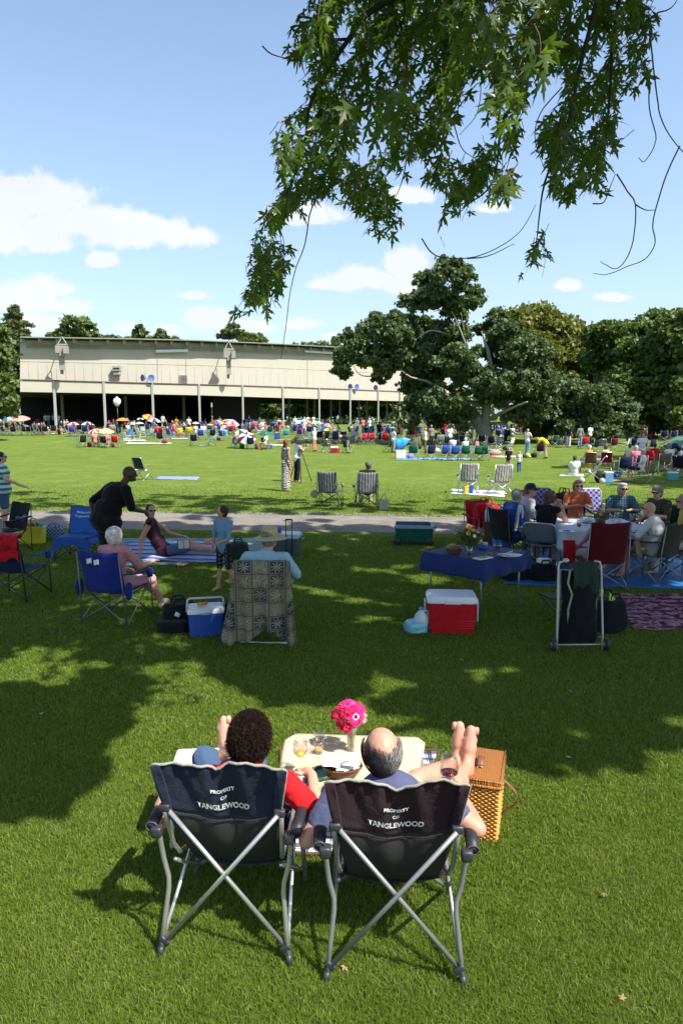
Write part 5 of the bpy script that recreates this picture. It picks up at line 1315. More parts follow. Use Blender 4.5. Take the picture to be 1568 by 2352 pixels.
# ================================================================== generic furniture
def camp_chair(name, label, loc, yaw, c_back, c_seat=None, tube_m=DARKT, group=None, cat='camping chair', back_h=.50, arm=True, cover=None, simple=False, text=None, w=.26, arm_m=None, tall=0, head=0):
    root = empty(name, loc, yaw, label, cat, group); c_seat = c_seat or c_back; n = 5 if simple else 8; R = .009 if not simple else .011
    sv = sum(map(ord, str(label))) % 50
    def back(u, v): return V((u*w, -.20-.13*v-.05*(1-u*u)*(1-.3*v), .40+(back_h+tall)*v-.012*u*u*v*0-.03*v*v*(1-abs(u))*.6+.004*math.sin(u*7+v*5+sv)))
    def seat(u, v): return V((u*w, -.21+.46*v, .415+.02*v-.055*(1-u*u)*math.sin(PI*min(1, v*.9+.05))))
    k = (4, 3) if simple else (14, 10)
    mb = MB(); mb.sheet(back, *k, 0, .006); bk = mb.build('back', c_back, root)
    mb = MB(); mb.sheet(seat, *k, 0, .008); mb.build('seat', c_seat, root)
    tubes = []
    for s in (-1, 1):
        tubes.append(('leg', [(s*(w+.04), -.27, 0), (s*(w+.02), -.29, .45), (s*(w+.005), -.335, .40+back_h+tall-.02)]))
        tubes.append(('leg', [(s*(w+.04), .27, 0), (s*(w+.03), .25, .63 if arm else .44)]))
        tubes.append(('cross_brace', [(s*(w+.04), .27, .04), (-s*w, .24, .42)])); tubes.append(('cross_brace', [(s*(w+.04), -.27, .04), (-s*w, -.21, .41)]))
        tubes.append(('side_brace', [(s*(w+.045), .27, .04), (s*w, -.2, .42)])); tubes.append(('side_brace', [(s*(w+.05), -.27, .04), (s*w, .24, .42)]))
    if simple:
        mb = MB()
        for _, p in tubes: mb.tube(p, R, 4)
        mb.build('frame', tube_m, root)
    else:
        for nm, p in tubes: mb = MB(); mb.tube(p, R, n); mb.build(nm, tube_m, root)
    if arm:
        for s in (-1, 1):
            def af(u, v): return V((s*(w+.045)+u*.035, -.30+.56*v, .665-.035*v-.02*math.sin(PI*v)+.003*u))
            mb = MB(); mb.sheet(af, 2, 3 if simple else 8, 0, .012); am = mb.build('armrest', arm_m or c_back, root)
            if not simple:
                mb = MB(); mb.lathe([(.0, -.10), (.036, -.10), (.042, 0), (.038, 0), (.033, -.09), (0, -.09)], 10, 0, (s*(w+.06), .20, .63)); mb.build('cup_holder', arm_m or c_back, am)
    if cover:  # a loose bag cover hanging over the seat front
        def cf(u, v):
            if v < .5: p = seat(u, .15+v*1.7)+V((0, 0, .012))
            else: p = seat(u, 1)+V((0, .02, .012-(v-.5)*2*.20*(.7+.5*abs(u)+.15*math.sin(u*9))))
            return V((p.x*1.26, p.y, p.z-max(0, abs(u)-.75)*.55))
        mb = MB(); mb.sheet(cf, 14, 12, 0, .005); mb.build('seat_cover', cover, root)
    if text:
        mb = MB(); mb.tube([back(-1, i/5) for i in range(6)]+[back(-1+i/5, 1) for i in range(1, 10)]+[back(1, 1-i/5) for i in range(6)], .010, 6); mb.build('trim', DARKT, root)
        f = lambda x, y: (lambda u, v: V((back(u, v)+V((0, .004+.003, 0)))))( -x/w, (y-.40)/back_h)
        for t, sz, y0 in text: wrap_text('lettering', t, sz, (lambda yy: (lambda x, y: f(x, y+yy)))(y0), WHT, bk, .012, shear=.25)
    return root
def stripes_fab(a, b, per=.06, c=None):
    st = [(.42, a), (.5, c or b), (.92, b), (1, c or a)]; return bands(st, per, 0)
def tube_chair(name, label, loc, yaw, fab, frame=METAL, group=None, sling=False, low=False, cat='lawn chair', arm=plain((.7, .7, .68), .5), simple=False, hscale=1.0):
    """folding aluminium lawn chair"""
    root = empty(name, loc, yaw, label, cat, group); z = .22 if low else .40; H = (.55 if low else .48)*hscale; w = .25; n = 5 if simple else 8; r = .012
    def back(u, v): return V((u*w*.94, -.20-.16*v-.015*(1-u*u), z+.04+H*v))
    def seat(u, v): return V((u*w*.94, -.18+.42*v, z-.02*(1-u*u)+.015*v))
    mb = MB(); mb.sheet(back, 4 if simple else 10, 4 if simple else 8, 0, .005); mb.build('back', fab, root)
    mb = MB(); mb.sheet(seat, 4 if simple else 10, 3 if simple else 8, 0, .006); mb.build('seat', fab, root)
    fr = [('back_frame', [(-w, -.20, z), (-w, -.37, z+H+.01), (-w*.8, -.385, z+H+.05), (w*.8, -.385, z+H+.05), (w, -.37, z+H+.01), (w, -.20, z)])]
    for s in (-1, 1):
        fr.append(('leg', [(s*w, .24, z+.01), (s*w, -.02, z*.5), (s*w, -.26, 0)])); fr.append(('leg', [(s*w, -.22, z+.22), (s*w, .02, z*.8), (s*w, .27, 0)]))
        fr.append(('seat_rail', [(s*w, -.2, z), (s*w, .25, z+.015)]))
        mb = MB(); mb.box((s*(w+.015), -.02, z+.22), (.045, .42, .025), bev=.01 if not simple else 0); mb.build('armrest', arm, root)
    fr.append(('foot_bar', [(-w, -.26, .015), (w, -.26, .015)])); fr.append(('foot_bar', [(-w, .27, .015), (w, .27, .015)]))
    if simple:
        mb = MB(); [mb.tube(p, r, 4) for _, p in fr]; mb.build('frame', frame, root)
    else:
        for nm, p in fr: mb = MB(); mb.tube(p, r, n); mb.build(nm, frame, root)
    return root
BLUEC = cloth((.018, .05, .24), .25); BRBLUE = cloth((.03, .11, .38), .25); NAVYC = cloth((.010, .016, .05), .25); REDC = cloth((.42, .010, .014), .25); DKRED = cloth((.085, .006, .009), .25); GREENC = cloth((.02, .055, .03), .25); OLV = cloth((.035, .035, .022), .25); GRYC = cloth((.16, .18, .20), .2)
PURPLE = cloth((.05, .03, .20), .25); TEAL = cloth((.03, .20, .22), .2); BLACKC = cloth((.012, .012, .014), .3)
def bagm(name, label, cat, loc, size, m, yaw=0, lump=.25, handles=True, z0=0.0, group=None, open_top=False):
    s = sum(map(ord, label)) % 89; vs, fs = ell((0, 0, 0), (.62, .62, .60), None, 24, 16); out = []
    for v in vs:
        v = V(v); q = V([math.copysign(min(.5, abs(c)**.9), c) for c in v]); q = q+v.normalized()*lump*.35*noise.noise(v*3.2+V((s, 0, 0)))+v.normalized()*.03*noise.noise(v*11+V((0, s, 0)))
        out.append(V((q.x*size[0], q.y*size[1], max(-.5, q.z)*size[2]+size[2]*.5)))
    root = empty(name, V(loc)+V((0, 0, z0)), yaw, label, cat, group); mb = MB(); mb.add(out, fs); mb.build('bag_body', m, root)
    if handles:
        for s_ in (-1, 1): mb = MB(); mb.tube([(-size[0]*.22, s_*size[1]*.3, size[2]*.92), (-size[0]*.15, s_*size[1]*.33, size[2]*1.2), (size[0]*.15, s_*size[1]*.33, size[2]*1.2), (size[0]*.22, s_*size[1]*.3, size[2]*.92)], .012, 6); mb.build('handle', m, root)
    return root
def tote(name, label, loc, size, m, yaw=0, fill=None, group=None):
    root = empty(name, loc, yaw, label, 'bag', group); a, b, h = size
    def wall(t, v): k = 1-.12*(1-v); return V((a/2*k*math.copysign(abs(math.cos(t))**.35, math.cos(t)), b/2*k*math.copysign(abs(math.sin(t))**.35, math.sin(t)), h*v+.01*math.sin(t*5+v*4)*v))
    mb = MB(); mb.sheet(lambda u, v: wall((u+1)*PI, v), 32, 8, 0, .004); mb.build('bag_wall', m, root)
    mb = MB(); mb.add([wall(2*PI*i/32, 0)+V((0, 0, .004)) for i in range(32)], [tuple(range(32))]); mb.build('bottom', m, root)
    for s in (-1, 1): mb = MB(); mb.sheet(lambda u, v: V((-a*.25+a*.5*v, s*b*.47, h*.98+.14*math.sin(PI*v)))+V((0, u*.004, u*.014)), 2, 12, 0, .003); mb.build('handle', m, root)
    if fill:
        for k, c in enumerate(fill):
            R = random.Random(k+3); mb = MB(); vs, fs = ell((0, 0, 0), (.09, .06, .09), None, 12, 8); o = V(((k-len(fill)/2+.5)*a/len(fill)*.9, R.uniform(-.03, .03), h*.93)); mb.add([V(v)*(1+.3*noise.noise(V(v)*20+V((k, 0, 0))))+o for v in vs], fs); mb.build('packed_item', c, root)
    return root
# ================================================================== left middle group
def atchair(x, y): return G(x, y)
camp_chair('camping_chair', 'bright blue folding chair with white script on its back, facing the camera', G(183, 1284), rad(174), cloth((.03, .13, .42), .25), tube_m=DARKT, cover=cloth((.03, .10, .36), .3), text=[('Melissa and Jeff', .055, .775), ('Tanglewood 2006', .055, .705)], arm=False, w=.27)
tag(empty_ := camp_chair('camping_chair', 'royal blue folding chair with two white paper tags, under the white-haired woman', G(272, 1424), rad(-18), cloth((.012, .028, .20), .3), tube_m=plain((.16, .17, .17), .45, .5), w=.28, tall=.02), None)
for dx, dz in ((-.10, 0), (.0, -.01)):
    mb = MB(); mb.sheet(lambda u, v: V((dx+u*.035, -.345-.012+.0*v, .775+dz+v*.06+.008*math.sin(u*3))), 4, 4, 0, .002); mb.build('paper_tag', WHT, empty_)
for s in (-1, 1):
    mb = MB(); mb.ell((s*.345, -.24, .45), (.035, .07, .11), None, 12, 8); mb.build('side_pouch', cloth((.012, .03, .17), .3), empty_)
gl = G(272, 1424); gy = rad(-18)
person('white-haired woman in a pink blouse sitting in the royal blue chair', gl, gy, joints('sit', chest=(.03, -.08, .84), neck=(.04, -.07, 1.01), head=(.05, -.04, 1.13), shL=(-.13, -.07, .95), shR=(.20, -.05, .95), elR=(.30, .10, .72), wrR=(.32, .32, .74), elL=(-.22, .1, .7), wrL=(-.1, .32, .62), knR=(.26, .40, .48), knL=(.08, .44, .46), anR=(.34, .52, .12), anL=(.26, .62, .14)),
       SK_P, cloth((.50, .22, .23), .25), cloth((.52, .27, .29), .2), 'curly', (.62, .60, .56), fat=1.0, scale=.93, sleeve='elbow', leg='knee', look=15, shoes=plain((.55, .45, .33), .6), voxel=.013)
man_b = person('bald man in a black T-shirt leaning forward with a hand on his hip', G(252, 1345), rad(-46), joints('stand', waist=(0, .03, 1.09), chest=(0, .16, 1.27), neck=(0, .26, 1.44), head=(.02, .37, 1.57), shL=(-.20, .20, 1.39), shR=(.20, .21, 1.38), elR=(.33, .22, 1.12), wrR=(.27, .46, 1.04), elL=(-.40, -.02, 1.17), wrL=(-.22, -.10, .99), knR=(.12, .05, .5), anR=(.12, .0, .08), anL=(-.12, -.08, .08)),
       SK_D, cloth((.008, .008, .008), .3), cloth((.018, .020, .022), .3), None, scale=1.04, fat=1.55, sleeve='elbow', look=12, tilt=-.3, shoes=BLACKC, voxel=.013, handdir={'R': (-.1, .5, -.8), 'L': (.6, .1, -.6)})
mb = MB(); mb.box((-.07, -.185, .98), (.09, .008, .05), bev=.003); mb.build('belt_patch', plain((.12, .07, .04), .6), man_b)
# reclining woman on the blanket
ground_blanket('beach_blanket', 'green and white striped fabric spread behind the blue striped blanket', [G(196, 1308), G(640, 1284), G(700, 1236), G(250, 1238)], bands([(.3, (.28, .36, .34)), (.45, (.10, .20, .17)), (.8, (.22, .32, .30)), (1, (.08, .16, .14))], .30, 1, warp=.03), z=.008, amp=.05, n=40)
ground_blanket('beach_blanket', 'blue and white striped blanket under the reclining woman', [G(300, 1290), G(520, 1296), G(500, 1242), G(295, 1246)], bands([(.5, (.42, .46, .60)), (.58, (.05, .09, .28)), (.66, (.42, .46, .6)), (1, (.06, .11, .33))], .36, 1, warp=.03), z=.030, amp=.03, n=40)
person('woman in a dark sleeveless top and denim shorts sitting on the blanket with a book', G(378, 1278), rad(-80), joints('floor', waist=(0, -.10, .27), chest=(-.02, -.20, .47), neck=(-.02, -.22, .68), head=(-.06, -.21, .82), shL=(-.17, -.20, .63), shR=(.15, -.22, .63), elL=(-.24, .08, .38), wrL=(-.20, .32, .32), elR=(.22, -.36, .36), wrR=(.26, -.40, .09), knR=(.06, .48, .16), knL=(-.10, .46, .20), anR=(.06, .92, .10), anL=(-.06, .78, .10)),
       SK_L, cloth((.035, .012, .022), .3), cloth((.09, .14, .22), .25), 'tail', (.018, .010, .008), fat=1.08, sleeve='none', leg='shorts', look=62, glasses=True, voxel=.013)
def book():
    p = A(422, 1250, G(378, 1278).y-.12); root = empty('paperback_book', p, rad(20), 'open paperback with a red cover held by the woman on the blanket', 'book')
    for s in (-1, 1): mb = MB(); mb.box((s*.055, 0, 0), (.11, .012, .16), Matrix.Rotation(s*.25, 3, 'Z')); mb.build('cover', plain((.35, .04, .05) if s > 0 else (.15, .02, .03), .4), root, smooth=False)
    mb = MB(); mb.box((0, -.012, 0), (.19, .012, .15)); mb.build('pages', plain((.6, .58, .52), .8), root, smooth=False)
book()
def sandals():
    R = root = empty('sandal_pair', G(421, 1301), rad(60), 'pair of brown flip-flops on the grass in front of the striped blanket', 'sandals')
    for k in (0, 1):
        mb = MB(); mb.ell((.0, k*.13, .03), (.14, .05, .015), Matrix.Rotation(.3*k, 3, 'Z'), 12, 6); mb.build('sole', plain((.22, .13, .08), .7), root)
        mb = MB(); mb.tube([(.0, k*.13-.045, .04), (.06, k*.13, .075), (.0, k*.13+.045, .04)], .006, 6); mb.build('strap', plain((.10, .05, .03), .6), root)
sandals()
# the boy
boy = person('small boy in a light blue T-shirt and plaid shorts standing barefoot with an orange', G(516, 1355), rad(150), joints('stand', elR=(.22, .14, 1.12), wrR=(.13, .30, 1.04), elL=(-.25, -.02, 1.12), wrL=(-.27, .02, .88), kn=0) if False else joints('stand', elL=(-.22, .12, 1.10), wrL=(-.16, .30, 1.06), elR=(.25, -.02, 1.12), wrR=(.27, .02, .88), anL=(-.14, -.14, .08), knL=(-.12, .0, .5), anR=(.12, .05, .08)),
       SK_L, cloth((.16, .30, .42), .15), plaid((.03, .035, .05), (.015, .015, .02), (.12, .13, .15), .06, axes=(0, 2)), 'short', (.03, .018, .012), scale=.70, fat=.8, hs=1.15, sleeve='elbow', leg='knee', look=40, voxel=.012)
p = V(boy.location)+Matrix.Rotation(rad(128), 3, 'Z')@V((-.10, .30, .75)); mb = MB(); mb.ell((0, 0, 0), (.04, .04, .038), None, 14, 10); mb.ell((0, 0, .037), (.008, .008, .006), None, 6, 4)
tag(mb.build('orange', plain((.75, .22, .02), .5, 0, .1, .4, 60, .3), None, p), 'peeled bright orange fruit held in the small boy\'s hand', 'fruit')
# shawl chair with the straw hat
def shawl_chair():
    loc = G(615, 1462); yaw = rad(-3)
    ch = tube_chair('lawn_chair', 'aluminium lawn chair hidden under a patterned shawl, seated by the straw-hatted person', loc, yaw, OLV, METAL, arm=plain((.3, .3, .3), .5))
    t = NT('patterned_shawl'); co = t.coord('Generated'); s = t.sep(co)
    cb = t.n.new('ShaderNodeCombineXYZ'); t.l.new(t.math('MULTIPLY', s[0], 4.6), cb.inputs[0]); t.l.new(t.math('MULTIPLY', s[2], 6.0), cb.inputs[1])
    fx = t.math('ABSOLUTE', t.math('SUBTRACT', t.math('FRACT', t.math('MULTIPLY', s[0], 4.6)), .5)); fz = t.math('ABSOLUTE', t.math('SUBTRACT', t.math('FRACT', t.math('MULTIPLY', s[2], 6.0)), .5))
    cell = t.voro(1.0, cb.outputs[0], 'Color'); cell = t.n.new('ShaderNodeTexWhiteNoise'); fl = t.n.new('ShaderNodeVectorMath'); fl.operation = 'FLOOR'; t.l.new(cb.outputs[0], fl.inputs[0]); t.l.new(fl.outputs[0], cell.inputs[0])
    sq = t.ramp(cell.outputs['Value'], [(0, (.20, .165, .10)), (.3, (.035, .045, .065)), (.55, (.25, .22, .15)), (.8, (.07, .075, .06))], 'CONSTANT')
    ang = t.math('ARCTAN2', t.math('SUBTRACT', t.math('FRACT', t.math('MULTIPLY', s[2], 6.0)), .5), t.math('SUBTRACT', t.math('FRACT', t.math('MULTIPLY', s[0], 4.6)), .5)); rr = t.math('SQRT', t.math('ADD', t.math('MULTIPLY', fx, fx), t.math('MULTIPLY', fz, fz)))
    pet = t.math('GREATER_THAN', t.math('ADD', t.math('MULTIPLY', t.math('SINE', t.math('MULTIPLY', ang, 9.0)), .16), .24), rr)
    leafy = t.math('GREATER_THAN', t.noise(46, 3, co), .56)
    c = t.mix(pet, sq, (.30, .27, .20)); c = t.mix(t.math('MULTIPLY', leafy, .75), c, (.05, .055, .05))
    edge = t.math('GREATER_THAN', t.math('MAXIMUM', fx, fz), .40); c = t.mix(t.math('MULTIPLY', edge, .9), c, (.20, .17, .11)); edge2 = t.math('GREATER_THAN', t.math('MAXIMUM', fx, fz), .47); c = t.mix(edge2, c, (.07, .065, .05))
    t.base(c).set(.9, spec=.1); t.bump(t.noise(6, 3, co), .4, .03)
    def sh(u, v):    # v 0 hem .. 1 over the top rail
        a = abs(u); z = .02+.94*v; hem = .17*(1-v)*(math.sin(u*4.2+1)*.6+.5)
        if a < .62: x = u*.285/.62; y = -.34-.07*v+.09*(1-v)*0
        else: x = math.copysign(.275+(a-.62)*.24*(1-v*.8)*(1.5 if u < 0 else .8), u); y = -.38+(a-.62)*.55*v
        fold = .040*math.sin(u*13+1.3+v)*(1-v*.8)+.020*math.sin(u*29+v*3)*(1-v*.7)+.02*noise.noise(V((u*3, v*3, 2)))
        zz = max(.05, z+hem-.03) if v < .98 else z
        z2 = zz-max(0, a-.62)*.16*v
        return V((x+.03*(1-v)*u, y-.04-.05*(1-v)+fold, z2+.02))
    mb = MB(); mb.sheet(sh, 60, 34, 0, .006); o = mb.build('shawl', t.mat, None, loc, yaw); tag(o, 'beige and slate patterned shawl draped over the back of the hidden lawn chair', 'shawl')
    straw = NT('straw'); co = straw.coord(); w = straw.noise(70, 2, co); v_ = straw.voro(70, co); straw.base(straw.mix(v_, (.62, .52, .33), (.36, .27, .14))).set(.7, spec=.2); straw.bump(v_, .8, .01)
    person('person in a pale blue shirt and tan straw sun hat, back to the camera', loc, yaw, joints('sit', head=(.04, .02, 1.13), neck=(.02, -.03, .99), elR=(.34, .0, .72), wrR=(.28, .22, .66), elL=(-.33, .0, .72), wrL=(-.26, .2, .62), shR=(.21, -.07, .93), shL=(-.20, -.07, .93)),
           SK_L, cloth((.30, .48, .56), .15), KHAKI, 'short', (.2, .17, .13), fat=1.35, sleeve='elbow', look=28, hat=('sun', straw.mat), voxel=.013, tilt=.15)
shawl_chair()
def box_cooler(name, label, loc, yaw, size, body_m, lid_m, handle=None, wheels=False, group=None, latch=True):
    root = empty(name, loc, yaw, label, 'cooler', group); a, b, h = size
    mb = MB(); pts = []
    for z, k in ((.01, .90), (h*.82, 1.0)):
        for x in (-1, 1):
            for y in (-1, 1):
                for e in ((1, .86), (.95, .96), (.86, 1)): pts.append((x*a/2*k*e[0], y*b/2*k*e[1], z))
    mb.hull(pts); mb.build('cooler_body', body_m, root, auto=40)
    mb = MB(); pts = []
    for z, k in ((h*.82+.003, 1.03), (h*.93, 1.03), (h, .93)):
        for x in (-1, 1):
            for y in (-1, 1):
                for e in ((1, .86), (.95, .96), (.86, 1)): pts.append((x*a/2*k*e[0], y*b/2*k*e[1], z))
    mb.hull(pts); ld = mb.build('lid', lid_m, root, auto=40)
    if latch: mb = MB(); mb.box((0, -b/2*1.035, h*.86), (a*.32, .012, h*.10), bev=.004); mb.build('latch', lid_m, ld)
    if handle == 'bail': mb = MB(); mb.tube([(-a*.53, 0, h*.8), (-a*.50, -.02, h*1.25), (-a*.44, -.02, h*1.30), (a*.44, -.02, h*1.30), (a*.50, -.02, h*1.25), (a*.53, 0, h*.8)], .012, 8); mb.build('handle', plain((.62, .60, .50), .5), root)
    if handle == 'side':
        for s in (-1, 1): mb = MB(); mb.box((s*(a/2+.022), 0, h*.55), (.02, b*.3, h*.55), bev=.006); mb.build('side_handle', plain((.6, .6, .6), .5), root)
    if wheels:
        for s in (-1, 1): mb = MB(); mb.lathe([(0, -.025), (.06, -.025), (.065, -.015), (.065, .015), (.06, .025), (0, .025)], 20, 0, (s*a*.40 if wheels == 2 else -a*.40, (b*.5+.0)*(1 if wheels == 2 else s), .065), Matrix.Rotation(PI/2, 3, 'X')); mb.build('wheel', DARKT, root)
    return root
c1 = box_cooler('small_cooler', 'small blue cooler with a white lid and raised bail handle beside the shawl chair', G(474, 1455), rad(12), (.40, .29, .33), plain((.025, .075, .33), .35, 0, .08), plain((.62, .62, .60), .4, 0, .05), handle='bail', latch=False)
mb = MB(); mb.box((.0, -.150, .275), (.11, .004, .028)); mb.build('maker_plate', plain((.12, .25, .55), .4), c1)
wrap_text('lettering', 'Coleman', .026, lambda x, y: V((x, -.1535, .268+y)), WHT, c1, .02)
mb = MB(); mb.tube([(-.09, .0, .352), (.02, .03, .352)], .018, 8); tag(mb.build('spray_bottle', plain((.72, .22, .04), .4), None, c1.location, rad(12)), 'small orange capped bottle lying on the blue cooler lid', 'bottle')
box_cooler('soft_cooler', 'dark navy soft cooler standing behind the small blue cooler', G(512, 1436), rad(10), (.36, .30, .30), cloth((.012, .016, .035), .3), cloth((.012, .016, .035), .3), latch=False)
bagm('backpack', 'black backpack with a white tag beside the royal blue chair', 'bag', G(413, 1440), (.36, .26, .30), BLACKC, .4); bagm('small_bag', 'small limp black bag on the grass in front of the backpack', 'bag', G(396, 1452), (.34, .2, .14), BLACKC, .1, handles=False)
mb = MB(); mb.box((0, 0, 0), (.06, .004, .05), Matrix.Rotation(.5, 3, 'Y')); tag(mb.build('luggage_tag', WHT, None, G(413, 1440)+V((.02, -.17, .2))), 'white paper tag tied on the black backpack', 'tag')
# trolley cooler with telescopic handle
def rolling():
    loc = G(655, 1276); root = box_cooler('rolling_cooler', 'large grey-teal rolling cooler with a pale lid behind the straw hat', loc, rad(-8), (.56, .40, .42), plain((.06, .09, .10), .45, 0, .1), plain((.35, .45, .47), .35, 0, .06), wheels=1)
    for s in (-1, 1): mb = MB(); mb.tube([(.12+s*.055, -.215, .05), (.12+s*.055, -.215, .66)], .009, 8); mb.build('handle_tube', DARKT, root)
    mb = MB(); mb.tube([(.055, -.215, .66), (.07, -.215, .69), (.17, -.215, .69), (.185, -.215, .66)], .016, 8); mb.build('handle_grip', DARKT, root)
    mb = MB(); mb.lathe([(0, 0), (.031, 0), (.033, .008), (.033, .105), (.028, .118), (.026, .12), (0, .116)], 16); tag(mb.build('drink_can', plain((.10, .12, .35), .3, .6), None, loc+V((-.10, .02, .421))), 'blue and red drink can standing on the grey rolling cooler', 'can')
rolling()
bagm('satchel', 'dark green and black bag on the blanket behind the boy', 'bag', G(548, 1290), (.34, .3, .34), cloth((.02, .04, .03), .3), .2)
# far left
sw = person('woman in a teal and white striped top and denim shorts with a hand held out', G(14, 1222), rad(-72), joints('stand', elR=(.30, .12, 1.17), wrR=(.30, .42, 1.02), elL=(-.25, .0, 1.13)), SK_P, bands([(.5, (.02, .22, .20)), (1, (.62, .63, .66))], .115, 2, warp=.004), DENIM, 'tail', (.015, .010, .010), scale=1.0, fat=1.3, sleeve='short', leg='shorts', look=-5, glasses=True, shoes=BLACKC, voxel=.014, handdir={'R': (0, .9, -.25)})
camp_chair('camping_chair', 'black folding chair with bags hung on it in front of the striped-top woman', G(20, 1268), rad(150), BLACKC, w=.27)
c2 = camp_chair('camping_chair', 'navy folding chair cut by the left edge with a red jacket over it', G(42, 1372), rad(-12), cloth((.010, .018, .06), .3), w=.30, tall=.05, arm_m=cloth((.015, .05, .30)))
def drape(name, label, loc, yaw, fn, m, cat, nu=24, nv=20):
    mb = MB(); mb.sheet(fn, nu, nv, 0, .006); o = mb.build(name, m, None, loc, yaw); tag(o, label, cat); return o
drape('red_jacket', 'red jacket thrown over the back corner of the navy chair', c2.location, rad(-12), lambda u, v: V((.18+u*.17+.02*math.sin(v*6), -.36-.06*math.sin(PI*min(1, v*1.4))-.05*noise.noise(V((u*2, v*5, 3))), .97-.36*v**1.2+.03*math.sin(u*4)*v)) if v > .12 else V((.18+u*.17, -.30+.0*v, .90+.07*v/.12)), cloth((.48, .008, .014), .3), 'jacket')
drape('grey_jacket', 'pale grey jacket hanging at the edge behind the red jacket', G(-6, 1310), rad(0), lambda u, v: V((u*.13, .02*math.sin(u*6)+.02*math.sin(v*7), .85-.5*v)), cloth((.22, .26, .28), .2), 'jacket')
tote('tote_bag', 'bright yellow plastic tote stuffed with snacks on the grass by the path', G(76, 1249), (.52, .26, .36), plain((.62, .58, .03), .35, 0, .15, .5, 8, .5), .12, [plain((.6, .35, .05)), plain((.5, .06, .05)), plain((.05, .04, .03)), plain((.1, .35, .45))])
tote('tote_bag', 'pale yellow bag standing left of the stuffed yellow tote', G(42, 1238), (.26, .2, .32), plain((.60, .58, .25), .5, 0, .1, .5, 8, .4), .2, [WHT])
ground_blanket('white_blanket', 'white sheet on the grass between the yellow tote and the blue chair', [G(70, 1240), G(118, 1240), G(140, 1222), G(84, 1220)], cloth((.55, .62, .66), .1), n=12)
bagm('patterned_bag', 'navy and white patterned cloth bag beside the bright blue chair', 'bag', G(124, 1238), (.40, .26, .26), plaid((.04, .07, .18), (.25, .32, .45), (.02, .03, .08), .07, axes=(0, 2)), .2)
mb = MB()
for s in (-1, 1): mb.ell((s*.02, .05*s, 0), (.05, .11, .03), Matrix.Rotation(s*.4, 3, 'X'), 10, 6)
tag(mb.build('peaked_hat', cloth((.12, .16, .22), .2), None, A(50, 1190, G(20, 1268).y)), 'grey-blue cap hooked on the arm of the black chair', 'cap')
# ================================================================== path side: green wheeled cooler
gc = G(950, 1249)
r = box_cooler('wheeled_cooler', 'long green wheeled cooler with a grey-blue lid parked at the path edge', gc+V((0, 0, .05)), rad(-6), (.74, .36, .34), plain((.006, .10, .075), .3, 0, .1), plain((.22, .28, .36), .35, 0, .06), latch=False)
for x in (-.33, .30):
    for y in (-.20, .20): mb = MB(); mb.lathe([(0, -.03), (.055, -.03), (.075, -.02), (.08, 0), (.075, .02), (.055, .03), (0, .03)], 20, 0, (x, y, .03), Matrix.Rotation(PI/2, 3, 'X')); mb.build('wheel', DARKT, r)
mb = MB(); mb.tube([(.36, -.12, .22), (.43, -.1, .30), (.43, .1, .30), (.36, .12, .22)], .012, 6); mb.build('handle', plain((.1, .12, .2), .5), r)
mb = MB(); mb.tube([(-.36, -.10, .362), (.30, -.10, .362)], .02, 6); mb.tube([(-.36, .10, .362), (.30, .10, .362)], .02, 6); mb.tube([(.30, -.1, .362), (.30, .1, .362)], .02, 6); mb.build('folded_handle', plain((.03, .05, .18), .4), r)
